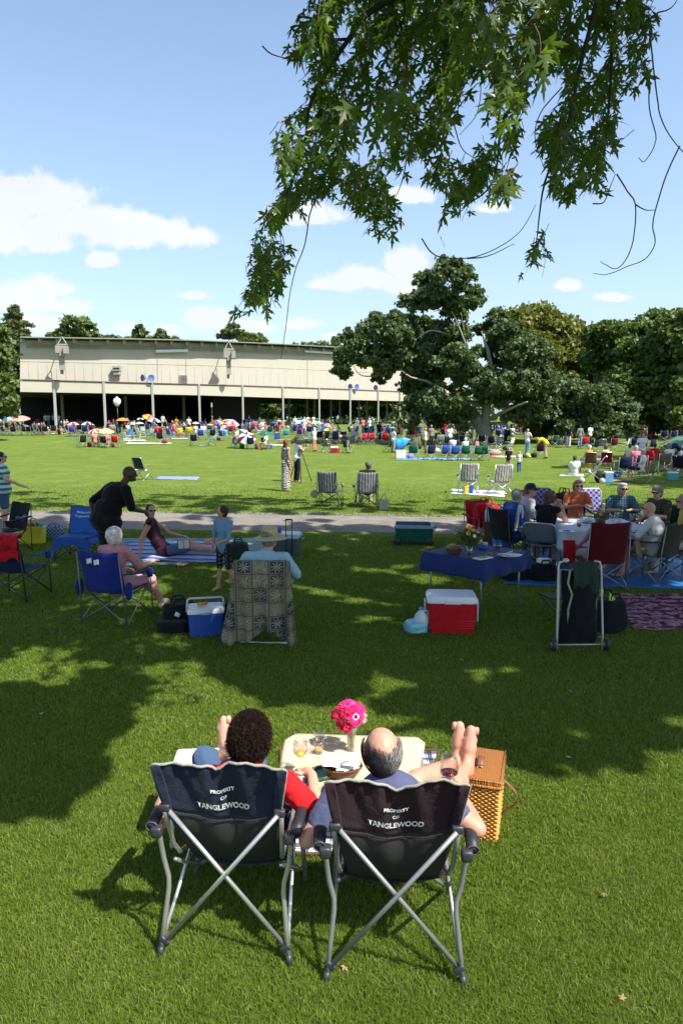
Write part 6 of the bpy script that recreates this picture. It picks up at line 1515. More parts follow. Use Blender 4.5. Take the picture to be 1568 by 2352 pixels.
# ================================================================== buffet table with the blue cloth
def buffet():
    F, Lf, Rt, Bk = V((1.72, 8.15, 0)), V((1.06, 8.75, 0)), V((2.42, 8.72, 0)), V((1.80, 9.40, 0)); c = (F+Lf+Rt+Bk)/4; H = .73
    root = empty('buffet_table', (c.x, c.y, 0), 0, 'small square folding table with thin metal legs beside the red cooler', 'table')
    q = [p-c for p in (Lf, F, Rt, Bk)]
    mb = MB(); mb.add([p*.93+V((0, 0, H-.03)) for p in q]+[p*.93+V((0, 0, H-.008)) for p in q], [(3, 2, 1, 0), (4, 5, 6, 7), (0, 1, 5, 4), (1, 2, 6, 5), (2, 3, 7, 6), (3, 0, 4, 7)]); mb.build('table_top', plain((.3, .28, .25)), root, smooth=False)
    for p in q: mb = MB(); mb.tube([p*.84, p*.84+V((0, 0, H-.03))], .013, 8); mb.build('leg', GREYT, root)
    # cloth: square sheet hanging over the edges, corners lowest
    ex = (q[1]-q[0]).normalized(); ey = (q[3]-q[0]).normalized(); W = (q[1]-q[0]).length; D = (q[3]-q[0]).length; ov = .24
    def f(u, v):
        a = (u*.5+.5)*(W+2*ov)-ov; b = v*(D+2*ov)-ov
        ca_, cb_ = min(max(a, 0), W), min(max(b, 0), D); oa, ob = a-ca_, b-cb_
        drop = max(abs(oa), abs(ob)); z = H+.004
        p = q[0]+ex*ca_+ey*cb_
        if abs(oa)+abs(ob) > 1e-6:
            d = (ex*oa+ey*ob); along = ca_ if abs(ob) > abs(oa) else cb_
            out = .02+.022*math.sin(along*17+1)*drop*4; k = d.normalized() if d.length > 0 else V()
            if abs(oa) > .001 and abs(ob) > .001: drop = math.hypot(oa, ob)*1.0; out = .03+.03*drop
            p = p+k*out*min(1, drop*10); z -= drop
        else: z += .0015*math.sin(a*9)*math.sin(b*8)
        return V((p.x, p.y, z))
    mb = MB(); mb.sheet(f, 44, 44, 0, .003); o = mb.build('blue_tablecloth', cloth((.022, .036, .14), .15, .3), None, (c.x, c.y, 0)); tag(o, 'royal blue tablecloth hanging in points over the small buffet table', 'tablecloth')
    Z = H+.012
    def T(x, y): return G(x, y, Z)
    W_ = wicker((.30, .15, .06), (.22, .10, .04), 80, 130, 'bread')
    r = empty('bread_bowl', T(1041, 1272), 0, 'round brown wicker basket with a woven lid on the blue table', 'basket'); mb = MB(); mb.lathe([(0, 0), (.08, 0), (.115, .07), (.118, .075), (.108, .07), (.075, .01)], 24); mb.build('basket_body', W_, r)
    mb = MB(); mb.lathe([(.09, .075), (.088, .10), (.05, .125), (0, .13)], 20); mb.build('basket_lid', wicker((.45, .30, .12), (.35, .22, .08), 90, 140, 'breadlid'), r)
    r = empty('flower_vase', T(1077, 1278), 0, 'tall clear vase on the blue table', 'vase'); mb = MB(); mb.lathe([(0, 0), (.038, 0), (.036, .05), (.042, .17), (.040, .17), (.033, .05), (.033, .012), (0, .012)], 18); mb.build('glass_body', GL, r)
    mb = MB(); mb.lathe([(0, .014), (.032, .014), (.036, .12), (0, .12)], 14); mb.build('water', glass((.75, .8, .6), a=.9), r)
    flowers('mixed yellow, orange, white and violet flowers in the tall vase on the blue table', T(1077, 1278), .17, .20, 60, 4)
    r = empty('blue_pot', T(1108, 1262), 0, 'small cobalt blue lidded pot on the blue table', 'pot'); mb = MB(); mb.lathe([(0, 0), (.05, 0), (.07, .04), (.066, .075), (.06, .078)], 20); mb.build('pot_body', plain((.05, .09, .40), .25), r); mb = MB(); mb.lathe([(.068, .076), (.05, .09), (.012, .095), (.012, .105), (0, .108)], 20); mb.build('lid', plain((.25, .28, .5), .3), r)
    r = empty('serving_plate', T(1170, 1277), 0, 'big white oval plate with a dip bowl on the blue table', 'plate'); S = Matrix.Diagonal((1.5, .9, 1)); mb = MB(); mb.lathe([(0, .006), (.08, .006), (.105, .018), (.108, .018), (.085, .0), (0, 0)], 26, 0, (0, 0, 0), S); mb.build('plate_rim', plain((.6, .6, .6), .25, 0, .03), r)
    mb = MB(); mb.lathe([(0, .006), (.04, .006), (.048, .035), (.044, .035), (.036, .012), (0, .012)], 18, 0, (0, 0, 0), Matrix.Diagonal((1.3, .9, 1))); mb.build('dip_bowl', plain((.6, .6, .62), .25, 0, .03), r)
    mb = MB(); mb.tube([(-.04, 0, .04), (.04, .02, .06)], .006, 6); mb.build('spreader', plain((.6, .6, .6), .3), r); mb = MB(); mb.ell((-.11, 0, .014), (.035, .02, .012), None, 8, 6); mb.build('cracker', plain((.40, .24, .10), .8), r)
    r = empty('square_plate', T(1108, 1283), rad(35), 'white rectangular plate with green snacks near the vase', 'plate'); mb = MB(); mb.box((0, 0, .008), (.24, .13, .014), bev=.005); mb.build('plate_body', plain((.58, .6, .56), .25, 0, .03), r)
    R = random.Random(4)
    for i in range(7): mb = MB(); mb.ell((R.uniform(-.08, .08), R.uniform(-.03, .03), .024), (.02, .014, .01), None, 8, 5); mb.build('snack', plain((.12, .22, .05) if i % 2 else (.4, .30, .08), .6), r)
    goblet('tumbler', 'short glass tumbler with salsa standing behind the dip plate', T(1142, 1262), .07, .05, .05, 0, plain((.22, .04, .015), .4), .7, 'glass', None, True)
    goblet('tumbler', 'small glass jar with red relish beside the dip plate', T(1124, 1278), .06, .022, .022, 0, plain((.35, .05, .01), .4), .8, 'glass', None, True)
    r = empty('snack_tray', T(1098, 1256), rad(10), 'yellow and orange snack packets behind the blue pot', 'snacks'); 
    for i in range(4): mb = MB(); vs, fs = ell((-.09+i*.06, .02*(i % 2), .03), (.045, .03, .03), None, 10, 7); mb.add([V(v)*(1+.2*noise.noise(V(v)*30)) for v in vs], fs); mb.build('packet', plain([(.62, .40, .05), (.6, .25, .04), (.1, .12, .3), (.55, .42, .1)][i], .4), r)
def flowers(label, p, z0, rr, n, seed, small=False, sc=1.0):
    root = empty('flower_bunch', p, 0, label, 'flowers'); R = random.Random(seed)
    cols = [(.70, .50, .02), (.75, .20, .02), (.55, .05, .35), (.75, .75, .72), (.65, .06, .05), (.75, .6, .1), (.35, .08, .4)]
    mb = MB(); gm = L_MID
    for i in range(n*5):
        a = R.uniform(0, 6.28); e = R.uniform(.1, 1.0); c = V((math.cos(a)*rr*e*.9, math.sin(a)*rr*e*.9, z0+R.uniform(-.02, .16)*sc)); d = V((math.cos(a), math.sin(a), R.uniform(0, 1.4))).normalized(); s = V((R.uniform(-1, 1), R.uniform(-1, 1), R.uniform(-1, 1))).cross(d).normalized(); L = .045*sc
        mb.add([c-d*L, c+s*L*.3, c+d*L, c-s*L*.3], [(0, 1, 2, 3)])
    mb.build('leaves', gm, root, smooth=False)
    mb = MB()
    for i in range(8): a = R.uniform(0, 6.28); mb.tube([(0, 0, .02), (math.cos(a)*rr*.3, math.sin(a)*rr*.3, z0+.08*sc)], .003, 5)
    mb.build('stems', plain((.08, .14, .03)), root)
    for i in range(n//2):
        a = R.uniform(0, 6.28); e = R.uniform(.1, 1.05); c = V((math.cos(a)*rr*e, math.sin(a)*rr*e, z0+(.05+.17*(1-e*e*.6)+R.uniform(-.05, .04))*sc)); d = V((math.cos(a)*e, math.sin(a)*e-.4, .7)).normalized(); u, v = frame_of(d); mb = MB(); rad_ = R.uniform(.016, .030)*sc
        for j in range(9): t = 2*PI*j/9; ee = u*math.cos(t)+v*math.sin(t); s = ee.cross(d); mb.add([c+ee*rad_*.15-s*rad_*.1, c+ee*rad_*.15+s*rad_*.1, c+ee*rad_*.8+s*rad_*.25+d*.004, c+ee*rad_*1.1, c+ee*rad_*.8-s*rad_*.25+d*.004], [(0, 1, 2, 3, 4)])
        mb.build('blossom', plain(cols[i % len(cols)], .5, 0, .1), root, smooth=False)
buffet()
rc = G(1034, 1446); r = box_cooler('red_cooler', 'big red ice chest with a white lid standing on the shaded lawn', rc, rad(-4), (.56, .38, .44), plain((.46, .008, .016), .3, 0, .08), plain((.66, .70, .74), .35, 0, .04), handle='side')
for k in range(4): mb = MB(); mb.box((.16, -.178+k*.0005, .07+k*.028), (.2, .012, .012), bev=.004); mb.build('rib', plain((.46, .008, .016), .3, 0, .08), r)
for s in (-1,): mb = MB(); mb.lathe([(0, -.02), (.05, -.02), (.055, 0), (.05, .02), (0, .02)], 18, 0, (-.26, -.12, .055), Matrix.Rotation(PI/2, 3, 'Y')); mb.build('wheel', DARKT, r)
bagm('plastic_bag', 'teal plastic bag lying on the grass left of the red ice chest', 'bag', G(952, 1452), (.22, .2, .14), plain((.18, .50, .58), .3, 0, .15, .5, 10, .6), .3, handles=False)
def jug(name, label, p, m, s=1.0, cap_m=None, yaw=0):
    root = empty(name, p, yaw, label, 'jug'); mb = MB(); S = Matrix.Diagonal((1, .8, 1)); mb.lathe([(0, 0), (.07*s, 0), (.078*s, .01*s), (.078*s, .15*s), (.06*s, .20*s), (.022*s, .235*s), (.022*s, .255*s), (0, .255*s)], 18, 0, (0, 0, 0), S); mb.build('jug_body', m, root)
    mb = MB(); mb.tube([(.02*s, 0, .235*s), (.06*s, 0, .235*s), (.075*s, 0, .20*s), (.072*s, 0, .14*s)], .011*s, 7); mb.build('handle', m, root); mb = MB(); mb.lathe([(.026*s, .245*s), (.026*s, .268*s), (0, .27*s)], 12); mb.build('cap', cap_m or plain((.1, .25, .5)), root); return root
MILKY = plain((.50, .58, .60), .3, 0, .05)
jug('milk_jug', 'translucent plastic jug leaning between the teal bag and the red ice chest', G(966, 1452), MILKY, 1.1)
# folded luggage trolley / pushchair frame
def cart():
    loc = G(1327, 1494); root = empty('folded_trolley', loc, rad(2), 'tall white-framed trolley with a dark green bag, standing on small wheels', 'trolley'); fm = plain((.48, .46, .40), .45, .2, .08)
    for s in (-1, 1):
        mb = MB(); mb.tube([(s*.245, -.03, .02), (s*.245, -.02, .20), (s*.235, .03, .60), (s*.228, .07, .90), (s*.215, .08, .945), (s*.16, .08, .955)], .012, 8); mb.build('side_tube', fm, root)
        mb = MB(); mb.tube([(s*.20, .06, .10), (s*.20, .08, .5), (s*.195, .10, .86)], .009, 8); mb.build('inner_tube', fm, root)
        mb = MB(); mb.lathe([(0, -.02), (.05, -.02), (.072, -.016), (.074, 0), (.072, .016), (.05, .02), (0, .02)], 22, 0, (s*.285, -.03, .074), Matrix.Rotation(PI/2, 3, 'Y')); w_ = mb.build('wheel', DARKT, root)
        mb = MB(); mb.lathe([(0, -.022), (.03, -.022), (.03, .022), (0, .022)], 12, 0, (s*.285, -.03, .074), Matrix.Rotation(PI/2, 3, 'Y')); mb.build('hub', GREYT, w_)
        mb = MB(); mb.box((s*.233, .035, .62), (.03, .03, .08), bev=.006); mb.build('clamp', fm, root)
    mb = MB(); mb.tube([(-.28, -.03, .075), (.28, -.03, .075)], .008, 6); mb.build('axle', fm, root); mb = MB(); mb.tube([(-.22, .07, .86), (.22, .07, .86)], .009, 6); mb.build('cross_bar', fm, root)
    mb = MB(); mb.ell((-.15, .075, .965), (.035, .03, .025), None, 10, 6); mb.build('knob', fm, root)
    def f(u, v): return V((u*(.195+.012*math.sin(v*9)), .03-.06*(1-u*u)*math.sin(PI*v)+.02*noise.noise(V((u*2, v*6, 1))), .07+.80*v))
    mb = MB(); mb.sheet(f, 16, 20, 0, .03); mb.build('folded_bag', cloth((.008, .009, .010), .3), root)
    mb = MB(); mb.sheet(lambda u, v: V((.045+u*.135, .03-.045*math.sin(PI*min(1, v*1.1))+.01*math.sin(u*8), .60+.36*v+.008*math.sin(u*5))), 14, 12, 0, .012); mb.build('green_cover', cloth((.022, .045, .030), .3), root)
    mb = MB(); mb.tube([(-.12, .02, .88), (-.15, -.01, .74), (-.10, -.01, .62), (-.13, .0, .45), (-.12, .02, .3)], .012, 6); mb.build('strap', cloth((.3, .33, .22)), root)
cart()
sm_ = empty('side_table', G(1268, 1420), .2, 'tiny dark green folding stool half hidden behind the trolley', 'stool'); mb = MB(); mb.sheet(lambda u, v: V((u*.14, -.14+.28*v, .30-.015*(1-u*u))), 6, 6, 0, .01); mb.build('seat', GREENC, sm_)
for s in (-1, 1):
    for q in (-1, 1): mb = MB(); mb.tube([(s*.14, q*.14, .3), (-s*.14, q*.14, 0)], .008, 6); mb.build('leg', DARKT, sm_)
bagm('black_bag', 'big black bag with a lime tab standing right of the white-framed trolley', 'bag', G(1398, 1452), (.30, .26, .40), BLACKC, .2)
mb = MB(); mb.add([(0, 0, 0), (.07, .0, .04), (.0, 0, .12), (.0, .01, .05)], [(0, 1, 2), (0, 3, 1), (1, 3, 2), (0, 2, 3)]); tag(mb.build('lime_tag', plain((.45, .60, .05)), None, G(1398, 1452)+V((-.06, -.1, .38)), smooth=False), 'lime green plastic tab poking out of the big black bag', 'tag')
t = NT('burgundy_throw'); co = t.coord(); n1 = t.noise(5, 4, co, dist=1.5); s_ = t.sep(co); st = t.math('SINE', t.math('MULTIPLY', s_[1], 34)); f_ = t.math('ADD', n1, t.math('MULTIPLY', st, .045)); t.base(t.ramp(f_, [(.40, (.07, .010, .022)), (.50, (.16, .05, .08)), (.57, (.34, .27, .33)), (.66, (.10, .015, .03))])).set(.9, spec=.1); t.bump(n1, .5, .03)
ground_blanket('tie_dyed_throw', 'burgundy and grey tie-dyed throw on the grass right of the trolley', [G(1445, 1446), G(1700, 1450), G(1700, 1366), G(1402, 1366)], t.mat, z=.014, amp=.10, n=40)
ground_blanket('blue_tarp', 'bright blue plastic tarp on the grass under the dining party', [G(1150, 1344), G(1660, 1358), G(1640, 1262), G(1190, 1262)], plain((.02, .13, .36), .4, 0, .2, .4, 5, .5), z=.010, n=50, wav=.02, amp=.06)
# ================================================================== the dining party
TH = .73
def dine():
    c = G(1368, 1204, TH); root = empty('dining_table', (c.x, c.y, 0), 0, 'long dining table under a white cloth at the centre of the seated party', 'table'); hx, hy = .68, .60
    mb = MB(); mb.box((0, 0, TH-.02), (hx*2, hy*2, .03)); mb.build('table_top', plain((.3, .28, .25)), root, smooth=False)
    for sx in (-1, 1):
        for sy in (-1, 1): mb = MB(); mb.tube([(sx*hx*.85, sy*hy*.85, 0), (sx*hx*.85, sy*hy*.85, TH-.03)], .018, 8); mb.build('leg', GREYT, root)
    ov = .34
    def f(u, v):
        a = u*(hx+ov); b = (v*2-1)*(hy+ov); ca_, cb_ = max(-hx, min(hx, a)), max(-hy, min(hy, b)); oa, ob = a-ca_, b-cb_; z = TH+.004; p = V((ca_, cb_, 0)); d = math.hypot(oa, ob)
        if d > 0:
            al = cb_ if abs(oa) > abs(ob) else ca_; k = V((oa, ob, 0)).normalized(); drop = d if (oa and ob) else max(abs(oa), abs(ob)); drop = min(drop, TH-.06); p = p+k*(.02+.05*drop+.05*math.sin(al*13)*drop); z -= drop*(1.0)
        return V((p.x, p.y, z))
    mb = MB(); mb.sheet(f, 50, 50, 0, .003); o = mb.build('white_tablecloth', cloth((.52, .55, .62), .06, .25), None, (c.x, c.y, 0)); tag(o, 'white cloth covering the dining table of the seated party', 'tablecloth')
    return c
dc = dine(); ZT = TH+.010
def TT(x, y, z=ZT): return G(x, y, z)
fl_ = flowers('small bunch of yellow and magenta flowers in the middle of the dining table', TT(1380, 1206), .08, .12, 34, 8, sc=.8)
mb = MB(); mb.lathe([(0, 0), (.045, 0), (.055, .09), (.05, .09), (.04, .01), (0, .01)], 16); tag(mb.build('flower_pot', plain((.30, .18, .06), .4), None, TT(1380, 1206)), 'little tan pot holding the flowers on the dining table', 'pot')
BEER = glass((.85, .42, .08), a=.75); BEER2 = plain((.50, .20, .03), .15)
for i, (x, y, f, lb) in enumerate([(1328, 1224, BEER2, 'stemmed glass of amber beer closest to the camera on the dining table'), (1332, 1206, None, 'empty stemmed glass behind the amber beer'), (1305, 1216, None, 'empty wine glass left of the amber beer'), (1414, 1202, BEER2, 'amber beer glass in front of the white-haired woman'), (1449, 1206, BEER2, 'amber drink beside the capped man\'s hand'), (1418, 1220, None, 'clear wine glass in front of the bald man'), (1395, 1204, None, 'clear glass just right of the table flowers'), (1405, 1210, None, 'clear low glass between the flowers and the clear wine glass'), (1345, 1206, None, 'clear low glass left of the table flowers'), (1468, 1203, None, 'clear glass at the far right end of the dining table')]):
    goblet('stem_glass', lb, TT(x, y), .19, .036, .032, .075, f, .6, 'wine glass', 'glasses on the dining table', n=14)
for i, (x, y, m, lb) in enumerate([(1300, 1222, plain((.55, .56, .6), .3), 'white plate with a blue napkin in front of the black-topped woman'), (1392, 1222, plain((.10, .16, .30), .3), 'blue patterned plate in front of the red chair'), (1424, 1224, plain((.12, .18, .32), .3), 'blue patterned plate in front of the bald man'), (1466, 1222, plain((.14, .2, .34), .3), 'blue plate at the right side of the dining table'), (1350, 1200, plain((.12, .18, .36), .3), 'blue plate in front of the orange-topped woman')]):
    r = empty('dinner_plate', TT(x, y), 0, lb, 'plate', 'plates on the dining table'); mb = MB(); mb.lathe([(0, .004), (.085, .004), (.12, .016), (.123, .016), (.09, 0), (0, 0)], 22); mb.build('plate_body', m, r); mb = MB(); mb.add([(-.06, -.03, .016), (.06, -.04, .016), (.05, .05, .024), (-.05, .04, .02)], [(0, 1, 2, 3)]); mb.build('napkin', plain((.06, .12, .35), .8), r)
def seated(label, x, y, yaw, sh, pn, hair, hc, chair=None, **kw):
    loc = G(x, y); J = kw.pop('J', None) or joints('sit'); return person(label, loc, yaw, J, shirt=sh, pants=pn, hair=hair, hairc=hc, voxel=.014, **kw)
onT = dict(elL=(-.22, .14, .76), wrL=(-.12, .36, .79), elR=(.22, .14, .76), wrR=(.10, .36, .79))
# left side, looking along the table
l1 = G(1172, 1290); camp_chair('camping_chair', 'black high-backed folding chair under the grey-haired man in blue', l1, rad(-62), BLACKC, tall=.05)
person('grey-haired man in a blue shirt turning to his right in profile', l1, rad(-62), joints('sit', lean=10, **{}), SK_P, cloth((.03, .06, .26), .2), KHAKI, 'short', (.26, .25, .24), sleeve='elbow', look=-2, voxel=.014, fat=1.1)
l2 = G(1206, 1268); camp_chair('camping_chair', 'dark folding chair under the man in the navy cap', l2, rad(-95), NAVYC)
person('man in a navy cap and white checked shirt behind the grey-haired man', l2, rad(-80), joints('sit', lean=6), SK_L, plaid((.60, .60, .60), (.45, .42, .42), (.5, .5, .52), .05, axes=(0, 2)), KHAKI, 'short', (.1, .08, .06), sleeve='elbow', look=35, glasses=True, hat=('cap', cloth((.02, .035, .06))), voxel=.014)
l3 = G(1246, 1302); tube_chair('lawn_chair', 'aluminium lawn chair with a grey sling under the woman in the black top', l3, rad(-30), cloth((.14, .17, .19), .15), METAL, hscale=.7)
person('woman with short brown hair and a black sleeveless top, elbows on the table', l3+V((.06, .08, 0)), rad(-50), joints('sit', lean=6, elL=(-.24, .22, .76), wrL=(-.10, .32, .98), elR=(.24, .20, .76), wrR=(.04, .34, .98)), SK_P, cloth((.008, .008, .012), .2), cloth((.35, .36, .42), .15), 'bob', (.07, .045, .03), sleeve='none', look=8, glasses=True, voxel=.014, fat=1.1)
l4 = G(1318, 1250); camp_chair('camping_chair', 'black folding chair under the orange-topped woman', l4, rad(178), BLACKC, tall=.06)
person('woman in an orange top and dark sunglasses facing the camera across the table', l4, rad(178), joints('sit', elL=(-.26, .12, .74), wrL=(-.12, .3, .80), elR=(.26, .12, .74), wrR=(.12, .3, .80), lean=5), SK_P, cloth((.55, .13, .06), .15), KHAKI, 'bob', (.33, .17, .07), sleeve='short', look=0, glasses=True, voxel=.014)
l5 = G(1420, 1262); camp_chair('camping_chair', 'purple folding chair behind the woman in the blue floral shirt', l5+V((.12, .22, 0)), rad(165), PURPLE)
person('white-haired woman in a blue floral shirt and sunglasses behind the table', l5, rad(165), joints('sit', elL=(-.28, .12, .76), wrL=(-.14, .34, .80), elR=(.26, .12, .76), wrR=(.12, .34, .79), lean=5), SK_P, plaid((.03, .08, .14), (.07, .16, .22), (.15, .25, .20), .045, axes=(0, 2)), KHAKI, 'bob', (.48, .47, .44), sleeve='elbow', look=-18, glasses=True, voxel=.014, fat=1.1)
l6 = G(1508, 1276); camp_chair('camping_chair', 'green folding chair under the man in the khaki cap', l6, rad(130), GREENC)
person('bearded man in a khaki cap and camouflage shirt facing the table', l6, rad(118), joints('sit', lean=10, elL=(-.26, .16, .74), wrL=(-.20, .42, .78)), SK_L, plaid((.06, .07, .04), (.03, .035, .02), (.14, .13, .09), .05, axes=(0, 2)), KHAKI, 'short', (.09, .06, .04), sleeve='elbow', look=-12, glasses=True, hat=('cap', cloth((.24, .22, .17))), voxel=.014, fat=1.15)
l7 = G(1498, 1332); camp_chair('camping_chair', 'dark olive folding chair with grey legs under the bald man', l7, rad(32), OLV, tube_m=plain((.20, .20, .19), .45, .5), tall=.02)
person('bald man in a white polo shirt seated at the near right of the table', l7, rad(50), joints('sit', lean=12, elL=(-.30, .20, .72), wrL=(-.30, .42, .80), elR=(.24, .16, .72)), SK_P, cloth((.55, .56, .55), .06), cloth((.30, .26, .2), .2), 'none', sleeve='elbow', leg='shorts', look=4, glasses=True, voxel=.014, fat=1.12, scale=.95, shoes=plain((.3, .3, .3)))
l8 = G(1566, 1318); camp_chair('camping_chair', 'green folding chair at the right edge under the blonde woman', l8, rad(70), GREENC)
person('curly blonde woman in a yellow top at the right edge of the party', l8, rad(78), joints('sit', lean=6), SK_P, cloth((.50, .33, .05), .15), cloth((.5, .5, .5), .1), 'curly', (.34, .22, .12), sleeve='elbow', look=0, glasses=True, voxel=.014, fat=1.15)
l9 = G(1371, 1350); camp_chair('camping_chair', 'dark red high-backed folding chair with its back to the camera', l9, rad(3), DKRED, tube_m=plain((.22, .22, .22), .45, .5), tall=.12, w=.28, arm_m=REDC)
person('brown-haired person sunk low in the dark red chair', l9+V((0, .05, .0)), rad(3), joints('sit', head=(.01, .02, 1.06), neck=(0, -.03, .93), elL=(-.34, .06, .68), elR=(.34, .06, .68), wrL=(-.40, .26, .60), wrR=(.34, .34, .66)), SK_P, cloth((.45, .35, .40), .1), KHAKI, 'long', (.035, .015, .010), sleeve='short', voxel=.014, look=0, scale=.86)
drape('red_bag', 'red and black bag hung on the left arm of the dark red chair', l9, rad(3), lambda u, v: V((-.44+u*.09, .05-.04*math.sin(PI*v), .70-.34*v)), cloth((.30, .008, .014), .3), 'bag', 12, 10)
drape('white_towel', 'white towel hanging from the lawn chair beside the blue table', G(1190, 1296), rad(-20), lambda u, v: V((u*(.035+.085*v), .04*math.sin(u*7+v*3)*v, 1.02-.46*v)), cloth((.55, .57, .60), .06), 'towel', 20, 16)
bagm('black_tote', 'black soft bag on the tarp behind the blue tablecloth', 'bag', G(1190, 1330), (.55, .3, .26), BLACKC, .1); bagm('lunch_bag', 'black lunch bag with a white cloth on top, on the tarp by the lawn chair', 'bag', G(1246, 1334), (.34, .26, .28), BLACKC, .1); bagm('white_cloth_bundle', 'white cloth bundled on top of the black lunch bag', 'cloth', G(1246, 1334), (.2, .12, .08), WHT, .3, z0=.27, handles=False)
drape('hanging_hat', 'tan brimmed hat hanging on the arm of the dark olive chair', G(1462, 1335), rad(30), lambda u, v: V((.02*math.cos(u*3)+u*.14, .05*math.sin(u*2.5)-.04*v, .62-.22*v+.04*u*u)), cloth((.26, .20, .12), .2), 'hat', 14, 10)
# chairs and things behind the party
tube_chair('lawn_chair', 'purple plaid webbed lawn chair with a tan jacket, left of the party', G(1232, 1222), rad(160), plaid((.05, .03, .22), (.32, .30, .45), (.02, .015, .1), .11, axes=(0, 2)), METAL, hscale=1.0)
tube_chair('lawn_chair', 'purple plaid webbed lawn chair standing empty behind the orange-topped woman', G(1360, 1226), rad(178), plaid((.05, .03, .22), (.32, .30, .45), (.02, .015, .1), .11, axes=(0, 2)), METAL, hscale=1.0)
drape('tan_jacket', 'rust tan jacket folded over the purple plaid chair', G(1206, 1224), rad(-20), lambda u, v: V((u*.16, .10*math.sin(PI*v), .92-.30*abs(v-.5)*2)), cloth((.34, .13, .05), .25), 'jacket', 14, 12)
bagm('day_pack', 'black day pack hung behind the orange-topped woman', 'bag', G(1290, 1240)+V((0, 0, .5)), (.36, .26, .46), BLACKC, .1)
camp_chair('camping_chair', 'red and black folding chair with a rucksack shape beside the jugs', G(1112, 1262), rad(200), REDC, tube_m=GREYT)
bagm('red_rucksack', 'red and black rucksack slumped on the red chair', 'bag', G(1112, 1262)+V((0, 0, .44)), (.42, .28, .44), cloth((.40, .010, .016), .3), .3)
bx_ = empty('wicker_crate', G(1136, 1268), rad(-10), 'brown wicker crate under the jugs beside the dining party', 'crate'); mb = MB(); mb.box((0, 0, .28), (.46, .30, .55), bev=.01); mb.build('crate_body', wicker((.22, .11, .045), (.16, .08, .03), 50, 60, 'crate'), bx_, smooth=False)
mb = MB(); mb.box((0, 0, .565), (.50, .34, .02), bev=.006); mb.build('crate_lid', plain((.12, .06, .03)), bx_, smooth=False)
jug('water_jug', 'large translucent water jug standing on the wicker crate', V(bx_.location)+V((-.12, 0, .577)), MILKY, 1.15); jug('drink_pitcher', 'slim jug of dark iced tea right of the water jug', V(bx_.location)+V((.10, 0, .577)), plain((.16, .10, .10), .3), 1.1)
tote('paper_tote', 'blue cloth bag squeezed beside the grey-haired man\'s chair', G(1150, 1290), (.3, .2, .4), cloth((.03, .14, .36)), .1)
# ================================================================== beyond the path
SG = bands([(.25, (.04, .045, .05)), (.5, (.34, .34, .36)), (.62, (.10, .11, .12)), (.85, (.42, .42, .44)), (1, (.05, .05, .06))], .075, 0, warp=.002)
SY = bands([(.3, (.03, .03, .035)), (.55, (.55, .53, .45)), (.7, (.12, .13, .2)), (1, (.60, .58, .52))], .085, 0, warp=.002)
def lounge(label, x, y, yaw, fab, group): 
    r = camp_chair('high_back_chair', label, G(x, y), yaw, fab, tube_m=DARKT if fab is SG else METAL, group=group, w=.27, tall=.10, arm_m=fab); return r
lounge('grey striped high-backed chair standing empty just past the path', 757, 1163, rad(-14), SG, 'grey striped chairs past the path')
lounge('grey striped high-backed chair with a grey-hatted sitter past the path', 841, 1165, rad(4), SG, 'grey striped chairs past the path')
person('person in a grey hat and dark clothes slumped in the grey striped chair', G(843, 1163), rad(4), joints('sit', head=(.03, .02, 1.13), neck=(.02, -.03, 1.0)), SK_L, BLACKC, KHAKI, 'short', (.1, .08, .06), hat=('cap', cloth((.12, .12, .13))), voxel=.016, sleeve='elbow', detail=False)
tote('canvas_bag', 'pale canvas bag on the grass right of the hatted sitter', G(881, 1172), (.28, .14, .30), cloth((.34, .33, .28), .15), .1); drape('straw_hat', 'round straw hat hung on the arm of the empty grey striped chair', G(722, 1168), 0, lambda u, v: V((u*.11, .03*math.cos(u*1.5), .40+(v-.5)*.24*math.sqrt(max(.05, 1-u*u)))), cloth((.30, .25, .15), .2), 'hat', 10, 10)
lounge('black and white striped chair with a blue and yellow bag beneath it', 1074, 1132, rad(-5), SY, 'striped chairs on the white sheet'); lounge('white and black striped chair at the right end of the white sheet', 1146, 1135, rad(8), SY, 'striped chairs on the white sheet')
ground_blanket('white_sheet', 'white sheet under the two black and white striped chairs', [G(1040, 1134), G(1158, 1142), G(1160, 1129), G(1034, 1124)], cloth((.62, .64, .66), .08), n=16, amp=.15)
tote('beach_bag', 'blue and yellow bag under the striped chair on the white sheet', G(1074, 1134), (.34, .2, .26), bands([(.5, (.02, .08, .35)), (1, (.65, .5, .06))], .34, 0, warp=.01), .1)
tube_chair('beach_chair', 'low dark beach chair with a wooden arm beside the blue mat', G(330, 1102), rad(-25), cloth((.03, .032, .045), .2), METAL, low=False, arm=plain((.35, .2, .1)), hscale=.95)
ground_blanket('beach_mat', 'narrow blue patterned mat lying right of the low dark beach chair', [G(358, 1101), G(452, 1103), G(460, 1096), G(362, 1095)], plaid((.05, .12, .42), (.22, .30, .55), (.45, .45, .5), .12), n=14, amp=.02)
